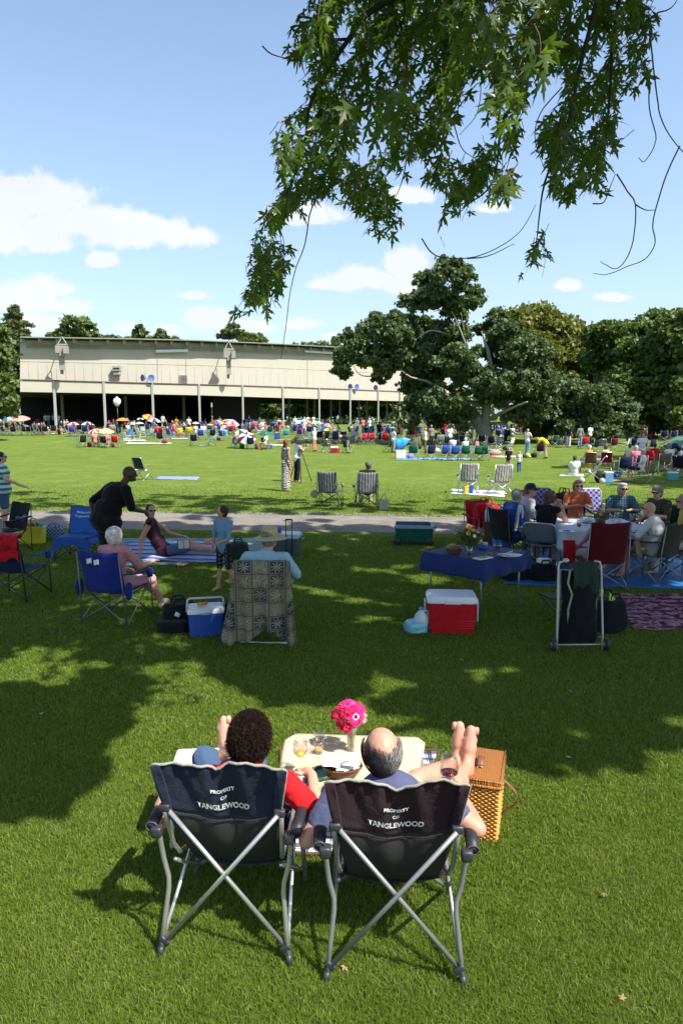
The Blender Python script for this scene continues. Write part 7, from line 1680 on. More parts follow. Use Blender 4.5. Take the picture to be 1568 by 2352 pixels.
# zebra dress and camera crew
zt = NT('zebra'); co = zt.coord(); wv = zt.n.new('ShaderNodeTexWave'); wv.bands_direction = 'Z'; wv.inputs['Scale'].default_value = 6; wv.inputs['Distortion'].default_value = 9; wv.inputs['Detail'].default_value = 2; wv.inputs['Detail Scale'].default_value = 1.6; zt.l.new(co, wv.inputs['Vector']); zt.base(zt.ramp(wv.outputs['Fac'], [(.45, (.015, .015, .015)), (.55, (.55, .53, .50))])).set(.8, spec=.1)
person('auburn-haired woman in a long zebra print dress standing by the camera tripod', G(658, 1128), rad(-55), joints('stand'), SK_T, None, None, 'long', (.12, .04, .018), scale=1.0, fat=.92, dress=(zt.mat, .93), look=-8, voxel=.015)
cm = person('dark-haired cameraman in a white shirt behind the tripod', G(682, 1107), rad(-60), joints('stand', elR=(.28, .12, 1.2), wrR=(.16, .30, 1.36), elL=(-.24, .16, 1.16), wrL=(-.12, .36, 1.26)), SK_T, WHT, BLACKC, 'short', (.012, .01, .01), scale=1.0, voxel=.016, look=-10)
def tripod():
    p = G(690, 1108); root = empty('tripod', p, .3, 'tall black camera tripod on the open lawn', 'tripod')
    for a in (.3, 2.4, 4.5): mb = MB(); mb.tube([(math.cos(a)*.50, math.sin(a)*.50, 0), (math.cos(a)*.22, math.sin(a)*.22, .75), (0, 0, 1.35)], .016, 6); mb.build('leg', DARKT, root)
    mb = MB(); mb.tube([(0, 0, 1.0), (0, 0, 1.45)], .03, 8); mb.build('column', DARKT, root); mb = MB(); mb.tube([(0, 0, 1.42), (-.1, -.4, 1.30)], .01, 6); mb.build('pan_handle', DARKT, root)
    r = empty('video_camera', p+V((0, 0, 1.45)), rad(-70), 'black shoulder video camera on top of the tripod', 'camera'); mb = MB(); mb.box((0, 0, .11), (.13, .36, .18), bev=.02); mb.build('camera_body', DARKT, r)
    mb = MB(); mb.lathe([(0, 0), (.05, 0), (.05, .12), (.065, .13), (.065, .2), (.05, .2), (0, .19)], 16, 0, (0, .18, .11), Matrix.Rotation(-PI/2, 3, 'X')); mb.build('lens', DARKT, r)
    mb = MB(); mb.tube([(0, -.12, .2), (0, -.1, .27), (0, .1, .27), (0, .12, .2)], .015, 6); mb.build('handle', DARKT, r); mb = MB(); mb.box((-.12, -.02, .17), (.08, .14, .07), bev=.01); mb.build('viewfinder', DARKT, r)
tripod()
# ================================================================== the picnic crowd
def S(k, x, y):
    if k == 1: return (x*.2563, 918.6+y*.2563)
    if k == 2: return (373.2+x*.2563, 918.6+y*.2563)
    if k == 3: return (746.3+x*.2563, 918.6+y*.2563)
    return (1119.5+x*.286, 947.3+y*.286)
PAL = dict(black=(.012, .012, .014), navy=(.012, .02, .07), blue=(.02, .08, .38), sky=(.12, .30, .55), red=(.50, .012, .02), maroon=(.14, .01, .02), green=(.01, .11, .055), dgreen=(.012, .05, .03), teal=(.04, .32, .34), white=(.68, .68, .68), cream=(.62, .56, .42), grey=(.18, .19, .20), pink=(.62, .18, .20), salmon=(.75, .24, .20), orange=(.75, .22, .03), yellow=(.75, .58, .04), purple=(.10, .05, .28), tan=(.36, .26, .16), brown=(.12, .07, .04), olive=(.12, .14, .07), khaki=(.33, .28, .2), skinny=(.5, .3, .2), lilac=(.35, .28, .5), palegreen=(.10, .19, .13))
def pc(n): return cloth(PAL[n], .15, .4)
def reslot(o, m):
    if len(o.material_slots): o.material_slots[0].link = 'OBJECT'; o.material_slots[0].material = m
# prototypes
def proto_chair(): return camp_chair('folding_chair', None, (0, 0, 0), 0, cloth((.1, .1, .1)), tube_m=plain((.33, .33, .33), .4, .3), simple=True)
def proto_lawn(): return tube_chair('lawn_chair', None, (0, 0, 0), 0, cloth((.11, .1, .1)), simple=True)
def proto_person(pose, hair, **kw):
    return person(None, (0, 0, 0), 0, joints(pose, **kw), SK_L, cloth((.5, .5, .51)), cloth((.1, .1, .12)), hair, (.05, .03, .02), voxel=.030, detail=False, hands=False, shoes=BLACKC if pose == 'stand' else None, leg='knee' if pose != 'stand' else 'long')
PROTO = {'chair': proto_chair(), 'lawn': proto_lawn(), 'sit': proto_person('sit', 'short', elL=(-.24, .1, .7), elR=(.24, .1, .7), wrL=(-.1, .3, .62), wrR=(.1, .3, .62)), 'sitw': proto_person('sit', 'bob', lean=-4), 'stand': proto_person('stand', 'short'), 'standw': proto_person('stand', 'long', elR=(.30, .06, 1.15), wrR=(.22, .28, 1.05)),
    'floor': proto_person('floor', 'short'), 'floorw': proto_person('floor', 'tail', twist=20), 'bend': proto_person('stand', 'short', waist=(0, .06, 1.06), chest=(0, .24, 1.16), neck=(0, .42, 1.18), head=(0, .55, 1.16), shL=(-.17, .36, 1.14), shR=(.17, .36, 1.14), elL=(-.18, .48, .88), elR=(.18, .48, .88), wrL=(-.15, .62, .68), wrR=(.15, .62, .68))}
CROWD = []       # (object, kind phrase, Dx, Dy)
UMB = []
R8 = random.Random(11)
def put(kind, k, x, y, col, yaw=None, col2=None, hair=None, phrase=None, scale=1.0, sk=None, group=None, hat=None):
    X, Y = S(k, x, y) if k else (x, y); loc = G(X, Y); o = copy_tree(PROTO[kind]); o.location = loc
    if yaw is None: yaw = R8.gauss(0, 28)
    o.rotation_euler = (0, 0, rad(yaw)); o.scale = (scale*(1+.10*min(1, max(0, (loc.y-45)/20))*(kind in ('chair', 'lawn'))-.02),)*3
    hm = None
    if kind in ('chair', 'lawn'):
        for c in o.children:
            n = c.name.split('.')[0]
            if n in ('back', 'seat'): reslot(c, pc(col))
            elif n == 'armrest' and kind == 'chair': reslot(c, pc(col))
            elif n == 'frame' and col == 'white': reslot(c, plain((.6, .6, .6), .4))
        p = f"{col} {'folding' if kind=='chair' else 'webbed lawn'} chair"; cat = 'camping chair' if kind == 'chair' else 'lawn chair'; grp = 'chairs in the picnic crowd'
    else:
        sk = sk or R8.choice([SK_L, SK_L, SK_P, SK_T]); reslot(o, sk); hc = hair or R8.choice([(.03, .018, .01), (.08, .05, .03), (.25, .15, .07), (.42, .40, .38), (.015, .01, .01)])
        for c in o.children:
            n = c.name.split('.')[0]
            if n == 'shirt': reslot(c, pc(col))
            elif n == 'trousers': reslot(c, pc(col2 or R8.choice(['khaki', 'navy', 'black', 'white', 'grey', 'sky'])))
            elif n == 'hair': reslot(c, pc(hat) if hat else hairm(hc))
        post = {'sit': 'seated', 'sitw': 'seated', 'stand': 'standing', 'standw': 'standing', 'floor': 'sitting on the ground', 'floorw': 'sitting on the ground', 'bend': 'bending'}[kind]
        p = f"person in {'light tan' if col == 'skinny' else col} {post}"; cat = 'person'; grp = 'people in the picnic crowd'
    tag(o, None, cat, group or grp); CROWD.append((o, phrase or p, X, Y)); return o
def umbrella(k, x, ytop, wpx, yb, cols, name, tilt=(0, 0)):
    X, Yt = S(k, x, ytop); _, Yb = S(k, x, yb); g = G(X, Yb); r = wpx*.2563*g.y/FPX/2*1.12; top = A(X, Yt, g.y); rise = r*.42
    root = empty('umbrella', g, 0, name, 'umbrella', 'umbrellas over the picnic crowd'); h = max(.9, top.z-g.z)
    T = Matrix.Rotation(rad(tilt[0]), 3, 'X')@Matrix.Rotation(rad(tilt[1]), 3, 'Y'); c = V((0, 0, h)); n = 8; sub = 3
    ms = [plain(PAL[q], .55, 0, .06, .4, 5, .1) for q in cols]; mb = MB()
    for i in range(n):
        a0, a1 = 2*PI*i/n, 2*PI*(i+1)/n
        def f(u, v): t = (u+1)/2; a = a0+(a1-a0)*t; rr = r*v*(1-.06*math.sin(PI*t)*v); return c+T@V((rr*math.cos(a), rr*math.sin(a), -rise*(v**1.8)-0.0+.02*r*math.sin(PI*t)*v))
        mb.sheet(f, 3, 5, i % len(ms))
    cn = mb.build('canopy', ms, root)
    mb = MB(); mb.tube([c+T@V((0, 0, .10)), c+T@V((0, 0, -h*.5)), V((0, 0, 0))], .015, 5); mb.build('pole', DARKT, root)
    mb = MB()
    for i in range(n): a = 2*PI*i/n; mb.tube([c+T@V((0, 0, -.02)), c+T@V((r*.97*math.cos(a), r*.97*math.sin(a), -rise*.97))], .006, 3)
    mb.build('ribs', GREYT, root); UMB.append((name, X, (Yt+Yb)/2)); return root
U = umbrella
U(1, 62, 150, 130, 315, ['blue', 'white'], 'blue and white umbrella at the far left end of the crowd'); U(1, 198, 142, 142, 318, ['salmon'], 'plain salmon pink umbrella beside the blue and white one', (12, 0)); U(1, 663, 200, 96, 300, ['red', 'white'], 'red and white umbrella in the row before the second column')
U(1, 790, 198, 108, 300, ['navy', 'white'], 'navy and white umbrella right of a red and white one'); U(1, 852, 262, 110, 418, ['white', 'red'], 'red and white umbrella of the front pair of sitters', (14, -8)); U(1, 962, 258, 118, 424, ['yellow', 'white'], 'yellow and white umbrella of the front pair of sitters', (12, 6))
U(1, 1105, 160, 112, 300, ['orange'], 'plain orange umbrella below the white globe lamp'); U(1, 1262, 161, 62, 275, ['navy', 'white'], 'small navy and white umbrella right of the orange one'); U(1, 1342, 134, 100, 300, ['red', 'orange', 'yellow'], 'red orange and yellow umbrella before the third column', (20, 18)); U(1, 1388, 162, 116, 322, ['navy', 'white'], 'large navy and white umbrella overlapping the red and yellow one', (6, 8))
U(1, 1185, 197, 78, 330, ['orange', 'green', 'sky', 'yellow'], 'small many-coloured umbrella under the orange one', (10, 0)); U(1, 1258, 197, 68, 330, ['lilac', 'white'], 'pale lilac and white umbrella next to the many-coloured one'); U(2, 300, 197, 62, 300, ['cream'], 'small plain cream umbrella left of the rainbow umbrella'); U(2, 485, 180, 128, 312, ['green', 'red', 'blue', 'yellow'], 'wide green red and blue umbrella before the fourth column', (8, 0))
U(2, 575, 174, 88, 280, ['pink', 'tan'], 'pinkish tan umbrella behind the big red and white one'); U(2, 625, 180, 130, 302, ['red', 'white'], 'big red and white umbrella left of the fifth column', (18, 14)); U(2, 432, 212, 54, 300, ['yellow'], 'tiny plain yellow umbrella under the rainbow umbrella'); U(2, 688, 267, 132, 428, ['green', 'white', 'dgreen', 'white'], 'green and white umbrella on the open lawn side of the crowd', (10, -14))
U(2, 762, 320, 140, 440, ['maroon', 'white'], 'maroon and white umbrella tipped toward the camera', (42, 6)); U(2, 935, 282, 136, 438, ['green'], 'plain bright green umbrella over a black chair', (12, 8)); U(2, 1000, 194, 62, 280, ['blue'], 'small plain blue umbrella right of the fifth column'); U(2, 1083, 177, 60, 270, ['teal'], 'small plain teal umbrella before the sixth column'); U(2, 1046, 180, 42, 270, ['white'], 'tiny plain white umbrella beside the teal one')
U(2, 1235, 181, 122, 282, ['sky', 'white', 'teal', 'white'], 'sky blue and white umbrella left of the orange and teal one'); U(2, 1380, 188, 110, 282, ['orange', 'cream', 'teal', 'cream'], 'orange cream and teal umbrella before the seventh column'); U(2, 1483, 210, 88, 312, ['purple', 'orange', 'yellow', 'red'], 'rainbow umbrella with purple and orange panels', (14, 16)); U(2, 1487, 248, 98, 330, ['teal', 'yellow', 'green', 'red'], 'teal yellow and green umbrella under the purple and orange one', (6, 0)); U(3, 108, 270, 76, 380, ['olive'], 'plain grey-green umbrella near the seated group by the oak')
can = umbrella(4, 1590, 178, 400, 330, ['palegreen'], 'wide dark green canopy at the right edge of the crowd')
CL = {1: [(55, 320, 'black'), (130, 320, 'black'), (222, 318, 'black'), (278, 318, 'black'), (318, 318, 'black'), (372, 316, 'black'), (412, 318, 'black'), (480, 312, 'black'), (556, 305, 'black'), (628, 305, 'black'), (715, 300, 'black'), (768, 318, 'navy'), (738, 424, 'black'), (855, 422, 'blue'), (940, 430, 'black'), (1045, 425, 'red'), (1340, 352, 'sky'), (1405, 335, 'red'), (1450, 335, 'red'), (1530, 348, 'blue'), (1440, 390, 'black'), (1210, 345, 'black'), (1135, 292, 'black'), (355, 232, 'red'), (720, 228, 'red'), (20, 300, 'black'), (1060, 330, 'navy'), (655, 322, 'purple'), (1085, 345, 'navy'), (1000, 235, 'red')],
 2: [(75, 346, 'blue'), (168, 340, 'yellow'), (15, 340, 'red'), (110, 285, 'black'), (250, 275, 'red'), (285, 412, 'black'), (440, 414, 'teal'), (350, 360, 'blue'), (445, 358, 'black'), (545, 366, 'blue'), (365, 290, 'blue'), (420, 295, 'blue'), (245, 330, 'yellow'), (655, 434, 'grey'), (790, 442, 'navy'), (930, 444, 'black'), (1100, 355, 'teal'), (1240, 345, 'purple'), (1450, 390, 'maroon'), (745, 240, 'black'), (790, 240, 'black'), (835, 240, 'black'), (855, 290, 'red'), (700, 290, 'navy'), (800, 285, 'blue'), (1410, 380, 'black'), (1530, 385, 'black'), (980, 300, 'black'), (610, 300, 'maroon'), (505, 290, 'navy'), (1180, 310, 'navy'), (1310, 320, 'navy')],
 3: [(570, 468, 'green'), (790, 534, 'green'), (935, 538, 'navy'), (1062, 540, 'blue'), (1152, 544, 'blue'), (1245, 540, 'green'), (1362, 545, 'green'), (1420, 545, 'green'), (205, 476, 'dgreen'), (100, 398, 'navy'), (155, 380, 'maroon'), (327, 400, 'red'), (405, 398, 'red'), (362, 392, 'maroon'), (490, 395, 'black'), (1015, 415, 'grey'), (1085, 430, 'dgreen'), (1160, 400, 'green'), (1205, 395, 'green'), (540, 400, 'red'), (1405, 415, 'black'), (250, 370, 'black'), (490, 320, 'navy'), (530, 290, 'grey'), (980, 395, 'green'), (1240, 420, 'navy'), (1290, 430, 'black'), (60, 390, 'black')],
 4: [(765, 292, 'red'), (850, 320, 'black'), (1000, 305, 'maroon'), (1455, 328, 'orange'), (1080, 520, 'navy'), (1195, 505, 'navy'), (1265, 570, 'olive'), (1490, 505, 'black'), (410, 360, 'black'), (590, 285, 'navy'), (30, 285, 'black'), (520, 275, 'dgreen'), (1330, 470, 'maroon'), (1400, 480, 'olive'), (1545, 520, 'black'), (1180, 310, 'navy'), (1230, 320, 'purple'), (1300, 320, 'navy'), (1390, 325, 'navy')]}
for k, l in CL.items():
    for x, y, c in l: put('chair', k, x, y, c)
for k, x, y, c in [(1, 1140, 392, 'white'), (1, 1183, 360, 'sky'), (1, 1280, 330, 'white'), (1, 1235, 345, 'white'), (2, 870, 335, 'white'), (2, 1020, 400, 'blue'), (2, 1285, 415, 'teal'), (2, 1050, 305, 'cream'), (2, 1465, 470, 'olive'), (2, 905, 245, 'white'), (2, 1165, 262, 'cream'), (2, 505, 340, 'white'), (3, 740, 280, 'white'), (4, 88, 290, 'grey'), (4, 168, 306, 'white'), (4, 905, 320, 'grey'), (4, 1090, 316, 'white'), (4, 820, 482, 'brown'), (4, 940, 478, 'maroon'), (3, 10, 470, 'olive'), (3, 1545, 420, 'sky')]: put('lawn', k, x, y, c)
for k, x, y, c, kw in [(1, 415, 238, 'white', dict(kind='stand', hair=(.4, .2, .06))), (1, 441, 236, 'white', dict(kind='stand')), (1, 462, 205, 'tan', dict(kind='stand', hat='white')), (1, 487, 228, 'white', dict(kind='stand', hat='white')), (1, 535, 240, 'white', dict(kind='stand', hair=(.03, .02, .01))), (1, 566, 222, 'white', dict(kind='stand')), (1, 645, 222, 'skinny', dict(kind='standw')), (1, 383, 190, 'white', dict(kind='stand')), (1, 1460, 250, 'white', dict(kind='stand')),
    (1, 1200, 200, 'navy', dict(kind='stand')), (2, 8, 250, 'white', dict(kind='stand')), (2, 127, 288, 'orange', dict(kind='standw')), (2, 240, 285, 'white', dict(kind='standw')), (2, 778, 262, 'navy', dict(kind='stand')), (2, 1076, 308, 'pink', dict(kind='standw')), (2, 1188, 280, 'white', dict(kind='stand')), (2, 1303, 262, 'cream', dict(kind='stand')), (2, 1245, 280, 'blue', dict(kind='stand')), (2, 1272, 285, 'white', dict(kind='standw')), (2, 1352, 260, 'white', dict(kind='stand')),
    (3, 340, 300, 'pink', dict(kind='standw', col2='navy')), (3, 383, 300, 'maroon', dict(kind='stand')), (3, 948, 420, 'grey', dict(kind='stand', yaw=190, hair=(.4, .38, .35))), (3, 1115, 432, 'white', dict(kind='standw')), (3, 1070, 345, 'red', dict(kind='stand')), (3, 432, 320, 'green', dict(kind='stand', hat='white')), (3, 398, 310, 'white', dict(kind='stand', hat='white')), (4, 645, 282, 'black', dict(kind='stand')), (4, 815, 272, 'white', dict(kind='stand')), (4, 735, 280, 'grey', dict(kind='stand')),
    (1, 857, 425, 'salmon', dict(kind='sit')), (1, 960, 430, 'pink', dict(kind='sitw')), (2, 655, 436, 'grey', dict(kind='sit', yaw=-70)), (2, 925, 446, 'white', dict(kind='sit', yaw=80)), (2, 578, 312, 'red', dict(kind='sitw')), (3, 540, 392, 'pink', dict(kind='sitw')), (3, 665, 300, 'green', dict(kind='sit')), (3, 630, 300, 'green', dict(kind='sitw')), (3, 1140, 500, 'white', dict(kind='sit')), (3, 1250, 520, 'white', dict(kind='sit', hat='white')), (3, 1345, 520, 'pink', dict(kind='sitw', yaw=60)), (3, 275, 392, 'lilac', dict(kind='sitw')),
    (3, 760, 330, 'navy', dict(kind='sit')), (3, 830, 330, 'black', dict(kind='sit')), (3, 850, 325, 'blue', dict(kind='sit')), (4, 800, 482, 'orange', dict(kind='sit', yaw=40, hat='white')), (4, 925, 476, 'skinny', dict(kind='sitw', yaw=30)), (4, 1130, 460, 'cream', dict(kind='sit')), (4, 1172, 490, 'pink', dict(kind='sitw')), (4, 1445, 470, 'white', dict(kind='sit', hat='grey')), (4, 1220, 545, 'white', dict(kind='sitw', yaw=70, hair=(.3, .3, .3))), (2, 300, 330, 'cream', dict(kind='sit')), (2, 1030, 310, 'maroon', dict(kind='sit')), (4, 1325, 455, 'red', dict(kind='sit'))]:
    kd = kw.pop('kind'); put(kd, k, x, y, c, **kw)
put('standw', 2, 1362, 462, 'white', yaw=60, col2='pink', hat='white', phrase='woman in white with a white hat and pink trousers walking')
put('bend', 3, 205, 478, 'navy', yaw=80, col2='khaki', hat='white', phrase='man in navy and a pale hat bending over a dark green chair')
put('standw', 3, 608, 472, 'white', yaw=-60, hair=(.03, .02, .01), phrase='dark-haired woman in a white tank top holding the blue tarp')
put('stand', 3, 895, 470, 'cream', yaw=70, col2='brown', hair=(.5, .28, .1), phrase='person in a cream shirt and brown trousers holding the grey tarp')
put('standw', 4, 315, 336, 'white', yaw=-50, col2='sky', hair=(.45, .25, .08), phrase='blonde girl in a white top and pale shorts standing past the oak')
put('bend', 4, 462, 370, 'yellow', yaw=60, col2='khaki', hair=(.5, .22, .06), phrase='woman in a yellow T-shirt and khaki shorts bending over a black chair')
put('stand', 4, 163, 478, 'black', yaw=160, col2='khaki', scale=.66, hair=(.45, .18, .06), phrase='toddler with ginger hair in a black T-shirt walking on the lawn')
put('standw', 4, 248, 480, 'white', yaw=150, col2='blue', scale=.56, hair=(.5, .35, .18), phrase='smaller fair-haired toddler in a white top walking on the lawn')
put('standw', 4, 1230, 440, 'white', yaw=170, col2='grey', phrase='person in a white T-shirt standing behind the right-hand group')
put('floorw', 4, 690, 512, 'white', yaw=-20, col2='grey', hair=(.01, .01, .01), sk=SK_T, phrase='black-haired woman in white sitting on the ground left of the right-hand group')
put('bend', 4, 1535, 460, 'navy', yaw=80, col2='white', phrase='person in a dark floral shirt bending at the right edge of the crowd')
# scattered remainder of the crowd, thinner towards the camera
cols = ['black', 'navy', 'blue', 'white', 'grey', 'maroon', 'dgreen', 'sky', 'tan', 'red', 'white', 'navy', 'black', 'grey', 'olive']
for (x0, x1, y0, y1, n, dark) in [(0, 420, 985, 1000, 42, 0), (380, 800, 985, 1003, 60, 0), (800, 1120, 986, 1012, 66, 0), (1110, 1568, 993, 1014, 105, 1)]:
    for i in range(n):
        x = R8.uniform(x0, x1); y = R8.uniform(y0, y1); kd = R8.choice(['chair', 'sit', 'sit', 'sitw', 'sitw', 'floor', 'chair', 'stand' if R8.random() < .25 else 'floor'])
        c = R8.choice(cols if not dark else ['black', 'navy', 'maroon', 'white', 'grey', 'black', 'blue', 'red', 'navy']); put(kd, 0, x, y, c, yaw=R8.gauss(-10, 50))
        if kd in ('sit', 'sitw') and R8.random() < .6:
            last = CROWD[-1][0]; o = put('chair', 0, x, y, R8.choice(['black', 'navy', 'green', 'blue', 'maroon', 'grey'])); o.rotation_euler = last.rotation_euler; o.location = last.location
for o in PROTO.values(): kill_tree(o)
# small goods on the lawn
def goods(k, x, y, w, d, h, col, nm, ph, lidc=None):
    X, Y = S(k, x, y); p = G(X, Y)
    if nm == 'cooler':
        r = empty('small_cooler', p, R8.uniform(-.4, .4)); mb = MB(); mb.box((0, 0, h*.42), (w, d, h*.82), bev=.03); mb.build('cooler_body', plain(PAL[col], .4), r, smooth=False); mb = MB(); mb.box((0, 0, h*.9), (w*1.04, d*1.04, h*.16), bev=.02); mb.build('lid', plain(PAL[lidc or 'white'], .4), r, smooth=False); cat = 'cooler'
    else:
        r = empty(nm, p, R8.uniform(-.4, .4)); vs, fs = ell((0, 0, h*.45), (w*.5, d*.5, h*.5), None, 10, 7); mb = MB(); s = R8.uniform(0, 50); mb.add([V(v)*(1+.18*noise.noise(V(v)*7+V((s, 0, 0)))) for v in vs], fs); mb.build('bag_body', pc(col), r); mb = MB(); mb.tube([(-w*.2, 0, h*.8), (0, 0, h*1.2), (w*.2, 0, h*.8)], .012, 4); mb.build('handle', pc(col), r); cat = 'bag'
    tag(r, None, cat, 'coolers and bags in the crowd'); CROWD.append((r, ph, X, Y))
for g in [(3, 90, 475, .5, .35, .4, 'red', 'cooler', 'red cooler with a white top'), (2, 1540, 470, .5, .35, .42, 'red', 'cooler', 'red and white cooler'), (3, 675, 522, .6, .4, .5, 'cream', 'cooler', 'cream storage box'), (3, 1520, 500, .8, .4, .4, 'tan', 'canvas_bag', 'large tan striped bag'), (4, 965, 566, .30, .30, .44, 'sky', 'cooler', 'pale blue and white jug cooler'), (4, 895, 565, .4, .3, .4, 'black', 'dark_bag', 'black bag'), (4, 320, 362, .3, .2, .3, 'yellow', 'dark_bag', 'lime yellow bag'), (4, 290, 362, .35, .25, .25, 'green', 'dark_bag', 'green bag'), (4, 370, 362, .4, .25, .3, 'black', 'dark_bag', 'black bag'),
    (4, 1480, 545, .36, .35, .34, 'teal', 'cooler', 'teal cooler'), (1, 805, 420, .4, .3, .4, 'maroon', 'dark_bag', 'maroon bag'), (1, 1472, 392, .5, .3, .3, 'maroon', 'dark_bag', 'maroon bag'), (2, 505, 362, .4, .3, .3, 'maroon', 'dark_bag', 'maroon bag'), (2, 840, 440, .3, .25, .4, 'maroon', 'dark_bag', 'magenta bag'), (2, 965, 438, .3, .25, .38, 'blue', 'cooler', 'blue cooler'), (2, 715, 436, .4, .3, .35, 'green', 'dark_bag', 'green bag'), (1, 1010, 422, .3, .3, .35, 'brown', 'dark_bag', 'brown bag'), (4, 955, 322, .3, .2, .25, 'blue', 'cooler', 'blue cooler'), (4, 140, 302, .4, .3, .3, 'black', 'dark_bag', 'black bag'),
    (1, 300, 315, .4, .3, .3, 'white', 'canvas_bag', 'white bag'), (2, 20, 395, .5, .3, .35, 'maroon', 'dark_bag', 'maroon bag'), (3, 760, 522, .5, .3, .35, 'lilac', 'canvas_bag', 'lilac patterned bag'), (3, 1000, 470, .5, .4, .3, 'white', 'canvas_bag', 'white bag'), (4, 1035, 520, .4, .3, .25, 'blue', 'dark_bag', 'blue bag'), (4, 1120, 560, .5, .3, .2, 'khaki', 'canvas_bag', 'khaki bag')]: goods(*g)
for k, x0, x1, y0, y1, col, ph in [(1, 1120, 1540, 398, 383, 'white', 'white blanket with a red bag on it'), (1, 1100, 1310, 368, 358, 'white', 'white blanket under the white lawn chairs'), (2, 20, 230, 350, 342, 'white', 'white blanket under the blue and yellow chairs'), (2, 970, 1130, 412, 396, 'white', 'white blanket under a low wooden table'), (2, 320, 410, 413, 404, 'sky', 'pale blue blanket beside the teal chair'), (3, 625, 1320, 540, 522, 'sky', 'long blue groundsheet under the row of green and blue chairs'), (3, 1480, 1568, 512, 498, 'pink', 'pink blanket left of the toddlers'), (4, 60, 360, 362, 352, 'white', 'long white blanket in front of the blonde girl'), (4, 0, 130, 306, 296, 'teal', 'teal blanket by the oak trunk'), (4, 570, 770, 514, 502, 'white', 'white blanket under the black-haired woman'), (1, 580, 830, 328, 318, 'blue', 'blue groundsheet under the purple chair'), (1, 445, 600, 308, 300, 'cream', 'cream blanket behind the row of black chairs'), (3, 1290, 1560, 452, 440, 'sky', 'pale blue groundsheet left of the oak trunk'), (4, 970, 1160, 560, 546, 'tan', 'tan blanket beside the jug cooler'), (3, 620, 760, 470, 462, 'cream', 'cream blanket under the held blue tarp')]:
    P = [S(k, x0, y0), S(k, x1, y0), S(k, x1-6, y1), S(k, x0+10, y1)]; ground_blanket('groundsheet', ph, [G(*p) for p in P], pc(col), 'groundsheets in the crowd', n=8, z=.02)
    o = bpy.data.objects[-1] if False else None
# low wooden table, pushchair, shopping trolley
mb = MB(); tb = empty('low_bench', G(*S(2, 1090, 400)), 0, 'low wooden picnic table on a white blanket in the crowd', 'table'); mb.box((0, 0, .42), (1.1, .5, .04)); mb.build('table_top', plain((.45, .30, .14)), tb, smooth=False)
for s in (-.5, .5):
    for q in (-.2, .2): mb = MB(); mb.box((s, q, .2), (.04, .04, .42)); mb.build('leg', plain((.3, .2, .1)), tb, smooth=False)
def sheet_between(label, pts, Y, m, name):
    P = [A(*S(3, x, y), Y) for x, y in pts]; c = P[0].copy()
    def f(u, v): q = P[0].lerp(P[1], (u+1)/2).lerp(P[3].lerp(P[2], (u+1)/2), v)-c; e = (1-u*u); return q+V((0, -.25*e*math.sin(PI*v)+.12*noise.noise(V((u*2, v*2, 4))), -.18*e*(1-v)+.05*math.sin(u*5)))
    mb = MB(); mb.sheet(f, 14, 10, 0, .01); tag(mb.build(name, m, None, c), label, 'tarp')
Yt_ = G(*S(3, 620, 470)).y
sheet_between('bright blue tarp being shaken out by the woman in the tank top', [(592, 440), (690, 450), (770, 345), (600, 335)], Yt_-.1, plain((.03, .24, .60), .35, 0, .2, .5, 3, .6), 'blue_tarp'); sheet_between('dark grey tarp stretched between the blue tarp and the cream-shirted person', [(735, 432), (862, 428), (870, 348), (800, 345)], Yt_, cloth((.10, .09, .08), .2), 'grey_tarp')
def trolley(k, x, y, yaw, label, red=False):
    r = empty('pushchair' if red else 'folding_cart', G(*S(k, x, y)), yaw, label, 'pushchair' if red else 'cart')
    for s in (-.25, .25):
        mb = MB(); mb.tube([(s, .35, .1), (s, -.1, .5), (s, -.42, 1.0), (s, -.5, 1.02)], .014, 5); mb.build('side_tube', METAL, r); mb = MB(); mb.tube([(s, -.35, .1), (s, .1, .45), (s, .2, .5)], .014, 5); mb.build('side_tube', METAL, r)
        for q in (-.36, .36): mb = MB(); mb.lathe([(0, -.02), (.10, -.02), (.11, 0), (.10, .02), (0, .02)], 14, 0, (s*1.1, q, .11), Matrix.Rotation(PI/2, 3, 'Y')); mb.build('wheel', plain((.5, .5, .48) if not red else (.03, .03, .03), .5), r)
    m = pc('red' if red else 'green'); mb = MB(); mb.sheet(lambda u, v: V((u*.22, -.3+.5*v, .42+.35*(1-v)**2)), 6, 8, 0, .02); mb.build('seat', m if red else pc('grey'), r)
    if red: mb = MB(); mb.sheet(lambda u, v: V((u*.25, -.35+.35*math.sin(v*PI/2), .75+.3*math.cos(v*PI/2)*(1-.3*u*u))), 6, 6, 0, .01); mb.build('hood', m, r)
    return r
trolley(4, 835, 566, rad(70), 'white-wheeled folding cart loaded with bags in front of the right-hand group'); trolley(4, 1290, 500, rad(-40), 'red hooded pushchair behind the right-hand group', True)
# labels for the crowd: what it is, and which umbrella or landmark it stands by
MARK = [(n, x, y) for n, x, y in UMB if 'canopy' not in n]+[('oak trunk', 1105, 1012), ('bright blue held tarp', 915, 1020), ('white globe lamp', 271, 985), ('white-sheeted striped chairs', 1110, 1100), ('dark green canopy', 1530, 1025), ('red hooded pushchair', 1489, 1080), ('loaded folding cart', 1358, 1105), ('blonde girl past the oak', 1210, 1040), ('ginger toddler', 1166, 1082), ('thick trunk of the tall dark tree', 1480, 1010), ('black-haired woman on the ground', 1316, 1092), ('olive green tree', 1230, 1000), ('yellow-shirted bending woman', 1250, 1050), ('walking woman in pink trousers', 722, 1037), ('zebra dress woman', 658, 1128)]
used = {}
SHORT = {n: n for n, _, _ in UMB}
def short(n):
    if 'umbrella' in n: 
        w = n.split(' umbrella')[0]; return w+' umbrella'
    return n
cnt = {}
for n, _, _ in MARK: cnt[short(n)] = cnt.get(short(n), 0)+1
